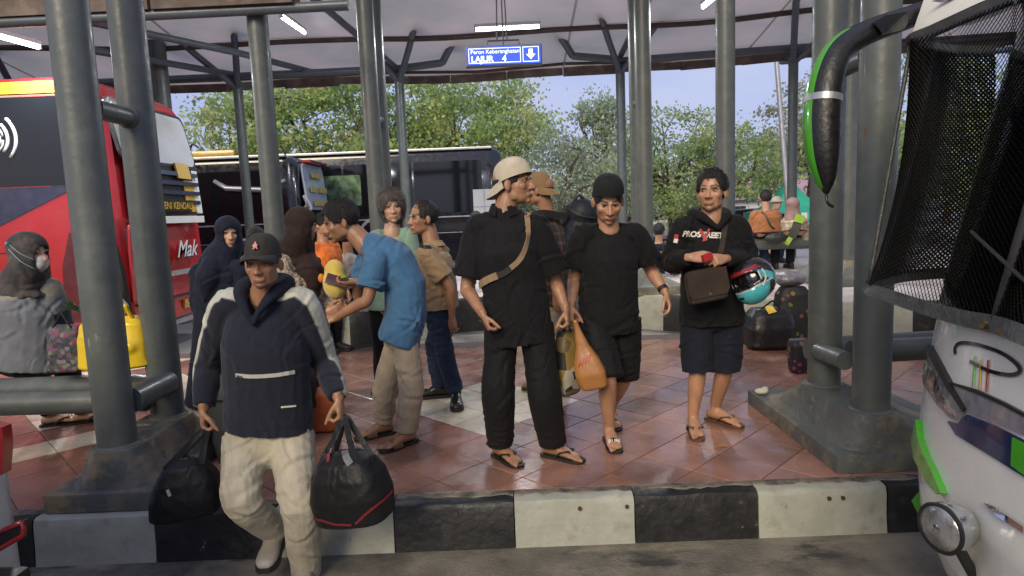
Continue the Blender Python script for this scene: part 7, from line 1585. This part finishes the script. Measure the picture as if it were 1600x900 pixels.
# the two bags carried between the men
F_batik = mat('batik_print', (.03, .025, .02), .6, var=.3, bump=.2); print_mat(F_batik, [(.012, .012, .012), (.20, .13, .03), (.012, .012, .012), (.10, .07, .03), (.012, .012, .012), (.30, .27, .20)], 13)
gb_ = PEOPLE['black'].j['wrb'] + v3(.01, -.03, -.08); c = at(886, 566, 3.72)
t, sk, V = soft('batik_bag', 'bag_body', 'black and gold print bag carried between the two men in black', 'bag', c, lambda g: boxy(g, c, nrm(v3(.8, .6, 0)), nrm(v3(-.6, .8, 0)), Z_, [(-.20, .05, .04), (-.18, .075, .06), (-.05, .085, .07), (.1, .075, .06), (.20, .05, .04)]), F_batik, amp=.012, seed=6)
for s in (-1, 1): loop(t, c + v3(-.03 * s, .02, .18), c + v3(.03 * s, -.02, .18), gb_, M_nyl, .005)
M_plas = mat('orange_plastic', (.34, .15, .045), .25, var=.12, coat=.4, bump=.3, bscale=18); c = at(917, 562, 3.66); gt = PEOPLE['tee'].j['wra'] + v3(.0, -.03, -.08); ax = nrm(v3(.95, -.2, .18)); az = nrm(v3(-.28, 0, 1))
t, sk, V = soft('plastic_bag', 'bag_body', 'orange plastic carrier bag with red print held by the man in the black tee', 'bag', c, lambda g: boxy(g, c, ax, np.cross(az, ax), az, [(-.18, .06, .045), (-.165, .085, .065), (-.08, .098, .075), (.0, .08, .06), (.09, .042, .035), (.19, .024, .02), (.25, .016, .014)]), M_plas, amp=.014, seed=7)
[sk.line([(904 + 5 * k, 574 - 3 * k), (908 + 5 * k, 563 - 3 * k)], .006, .002, M_red, 'red_mark', t) for k in range(4)]
for s in (-1, 1): loop(t, c + az * .24 + ax * .02 * s, c + az * .24 - ax * .02 * s, gt, M_plas, .006)
# satchel, red case and helmet of the man in the lettered hoodie
ph = PEOPLE['hoodie']; hs_ = ph.hsk; t = empty('satchel', at(1102, 470, 3.72), 'brown leather satchel slung across the lettered hoodie', 'bag'); c = at(1103, 446, 3.72); g = Geo(); ax = nrm(v3(1, .05, .16)); az = nrm(v3(-.16, 0, 1)); boxy(g, c, ax, np.cross(az, ax), az, [(-.095, .10, .03), (-.085, .115, .04), (.05, .115, .042), (.09, .11, .035), (.1, .09, .02)], 5)
V, N, F = fuse(g, .007, 2); bo = mesh_obj('satchel_body', V, F, M_brl, t, smooth=True, fix=False); ay = np.cross(az, ax); ay = ay if ay[1] < 0 else -ay
MB().prism([c + ax * a + az * b + ay * .043 for a, b in ((-.118, .095), (.118, .095), (.122, -.03), (.10, -.06), (-.10, -.06), (-.122, -.03))], ay * .006).build('flap', M_brl, t, smooth=30); MB().lathe(c + az * -.045 + ay * .05, ay, [(0, .008), (.004, .007)], 12).build('stud', M_steelbit, t)
hs_.line([(1133, 336), (1132, 356), (1128, 380), (1124, 400), (1120, 415)], .034, .006, M_brl, 'shoulder_strap', t, off=.006); hs_.line([(1129, 338), (1137, 338)], .010, .006, M_steelbit, 'buckle', t, off=.012)
c = at(1105, 402, 3.68); t = empty('card_case', c, 'small red case held in both hands before the lettered hoodie', 'case'); MB().box(c, (.062, .03, .042), np.column_stack([nrm(v3(1, .2, .25)), nrm(v3(-.2, 1, 0)), nrm(v3(-.25, 0, 1))]), bev=.008).build('case', M_red, t, smooth=40); 
# helmet: shell with a face opening, visor rim, trim, painted flashes
c = at(1177, 436, 3.82); t = empty('helmet', c - Z_ * .14, 'turquoise black and red full-face motorcycle helmet hanging on an arm', 'helmet'); g = Geo(); Mh = rotm(-50, -12, 24)
g.ell(c, (.122, .150, .132), Mh, 28, 20); g.ell(c + Mh @ v3(0, .055, -.055), (.10, .105, .085), Mh, 24, 16); V, N, F = fuse(g, .006, 2); L = (V - c) @ Mh
w = (np.abs(L[:, 0]) / .10) ** 3 + (np.abs(L[:, 2] - .012) / .048) ** 3; ins = (w < 1) & (L[:, 1] > .02); V = V - np.outer(np.where(ins, np.minimum(1, (1 - w) * 5) * .045, 0), Mh @ v3(0, 1, 0)); L = (V - c) @ Mh
C = np.tile(np.array((.010, .010, .012)), (len(V), 1)); q = L[:, 1] + L[:, 2] * .5
def put(mask, col): C[mask] = col
put((L[:, 2] < -.035) & (L[:, 1] > .03), (.06, .40, .44)); put((np.abs(L[:, 2] - (-.01 + .55 * (L[:, 1] - .01))) < .026) & (L[:, 1] < .07) & (L[:, 1] > -.06), (.06, .40, .44)); put((L[:, 2] > .056) & (L[:, 2] < .082) & (L[:, 1] > .04), (.26, .015, .018)); put((L[:, 1] < -.095), (.50, .50, .49)); put((L[:, 1] < -.075) & (L[:, 1] > -.095), (.30, .03, .03)); put((np.abs(L[:, 1] + .066) < .006), (.5, .5, .48)); put((np.abs(L[:, 2] + .035) < .005) & (L[:, 1] > .0), (.5, .5, .5)); put(ins, (.008, .008, .009))
ho = mesh_obj('shell', V, F, mat('helmet_paint', rough=.15, var=.04, attr=True, coat=.7), t, smooth=True, fix=False); vcol(ho, C); hk = Skin(V, F)
hk.line([(1150, 452), (1157, 452)], .022, .003, M_blackpl, 'chin_vent', t); hk.line([(1156, 467), (1163, 466)], .012, .003, M_blackpl, 'chin_vent', t); hk.line([(1190, 420), (1196, 432), (1192, 446)], .010, .002, M_whiteprint, 'white_flash', t); hk.line([(1184, 424), (1190, 436)], .007, .002, M_whiteprint, 'white_flash', t)
loop(t, c + Mh @ v3(-.09, 0, -.1), c + Mh @ v3(.09, 0, -.1), at(1168, 402, 3.95), M_nyl, .006, 'chin_strap')
# luggage beside the right columns
c = on(1200, 543, 0); c = v3(c[0], c[1], .22)
t, sk, V = soft('travel_bag', 'bag_body', 'big black travel bag with a yellow tag beside the raised kerb', 'bag', c, lambda g: boxy(g, c, X_, Y_, Z_, [(-.21, .22, .16), (-.18, .25, .19), (0, .25, .19), (.12, .22, .16), (.19, .16, .10)]), mat('black_vinyl', (.010, .010, .011), .38, var=.2, bump=.4, bscale=30), amp=.020, seed=12)
sk.line([(1200, 480), (1207, 490)], .085, .006, mat('yellow_tag', (.75, .5, .03), .5, var=.08), 'luggage_tag', t, off=.012); loop(t, c + v3(-.1, -.05, .18), c + v3(.1, -.05, .18), c + v3(0, -.1, .27), M_nyl, .009)
F_dots = mat('spotted_print', (.02, .02, .02), .6, var=.2, bump=.2); print_mat(F_dots, [(.012, .012, .013), (.012, .012, .013), (.22, .14, .02), (.012, .012, .013), (.20, .05, .04), (.012, .012, .013), (.10, .15, .02)], 16, .38)
c = on(1244, 535, 0); c = v3(c[0], c[1] + .1, .30)
t, sk, V = soft('travel_bag', 'bag_body', 'tall spotted fabric bag leaning by the right columns', 'bag', c, lambda g: boxy(g, c, X_, Y_, Z_, [(-.29, .17, .12), (-.26, .19, .14), (0, .19, .14), (.2, .17, .12), (.28, .12, .08)]), F_dots, amp=.015, seed=13)
F_grey = mat('crumpled_grey_plastic', (.16, .16, .19), .35, var=.4, vscale=15, bump=.8, bscale=16); c2 = c + v3(-.05, -.02, .36)
t, sk, V = soft('plastic_bundle', 'bundle', 'crumpled grey and white plastic bundle on top of the spotted bag', 'bundle', c2, lambda g: (g.ell(c2, (.15, .11, .09)), g.ell(c2 + v3(.09, 0, -.01), (.09, .08, .07))), F_grey, amp=.022, seed=14)
F_pink = mat('pink_floral_print', (.03, .02, .03), .6, var=.2); print_mat(F_pink, [(.015, .012, .015), (.25, .03, .09), (.015, .012, .015), (.18, .10, .04), (.015, .012, .015)], 22, .42)
c = on(1256, 585, 0); c = v3(c[0], c[1] + .08, .14); t, sk, V = soft('hand_bag', 'bag_body', 'small pink flowered bag beside the plinth of the right columns', 'bag', c, lambda g: boxy(g, c, X_, Y_, Z_, [(-.135, .07, .06), (-.12, .085, .07), (.1, .10, .08), (.15, .09, .05)]), F_pink, amp=.010, seed=15)
# litter
c = on(1212, 628, 0); c = v3(1.74, 4.42, .125); t, sk, V = soft('crumpled_paper', 'paper', 'crumpled white paper scrap on the right base slab', 'litter', c, lambda g: (g.ell(c, (.05, .03, .022)), g.ell(c + v3(.03, .01, .012), (.025, .02, .018))), mat('scrap_paper', (.5, .5, .42), .8, var=.1), vox=.006, amp=.008)
c = on(1128, 700, 0); t = empty('dry_leaf', c, 'dry curled brown leaf on the red tiles', 'leaf'); MB().prism([c + v3(a, b, z) for a, b, z in ((-.05, 0, .004), (-.02, .012, .012), (.02, .010, .014), (.05, .0, .006), (.02, -.010, .010), (-.02, -.010, .008))], (0, 0, .003)).build('leaf_blade', mat('dry_leaf', (.28, .14, .05), .7, var=.2), t)
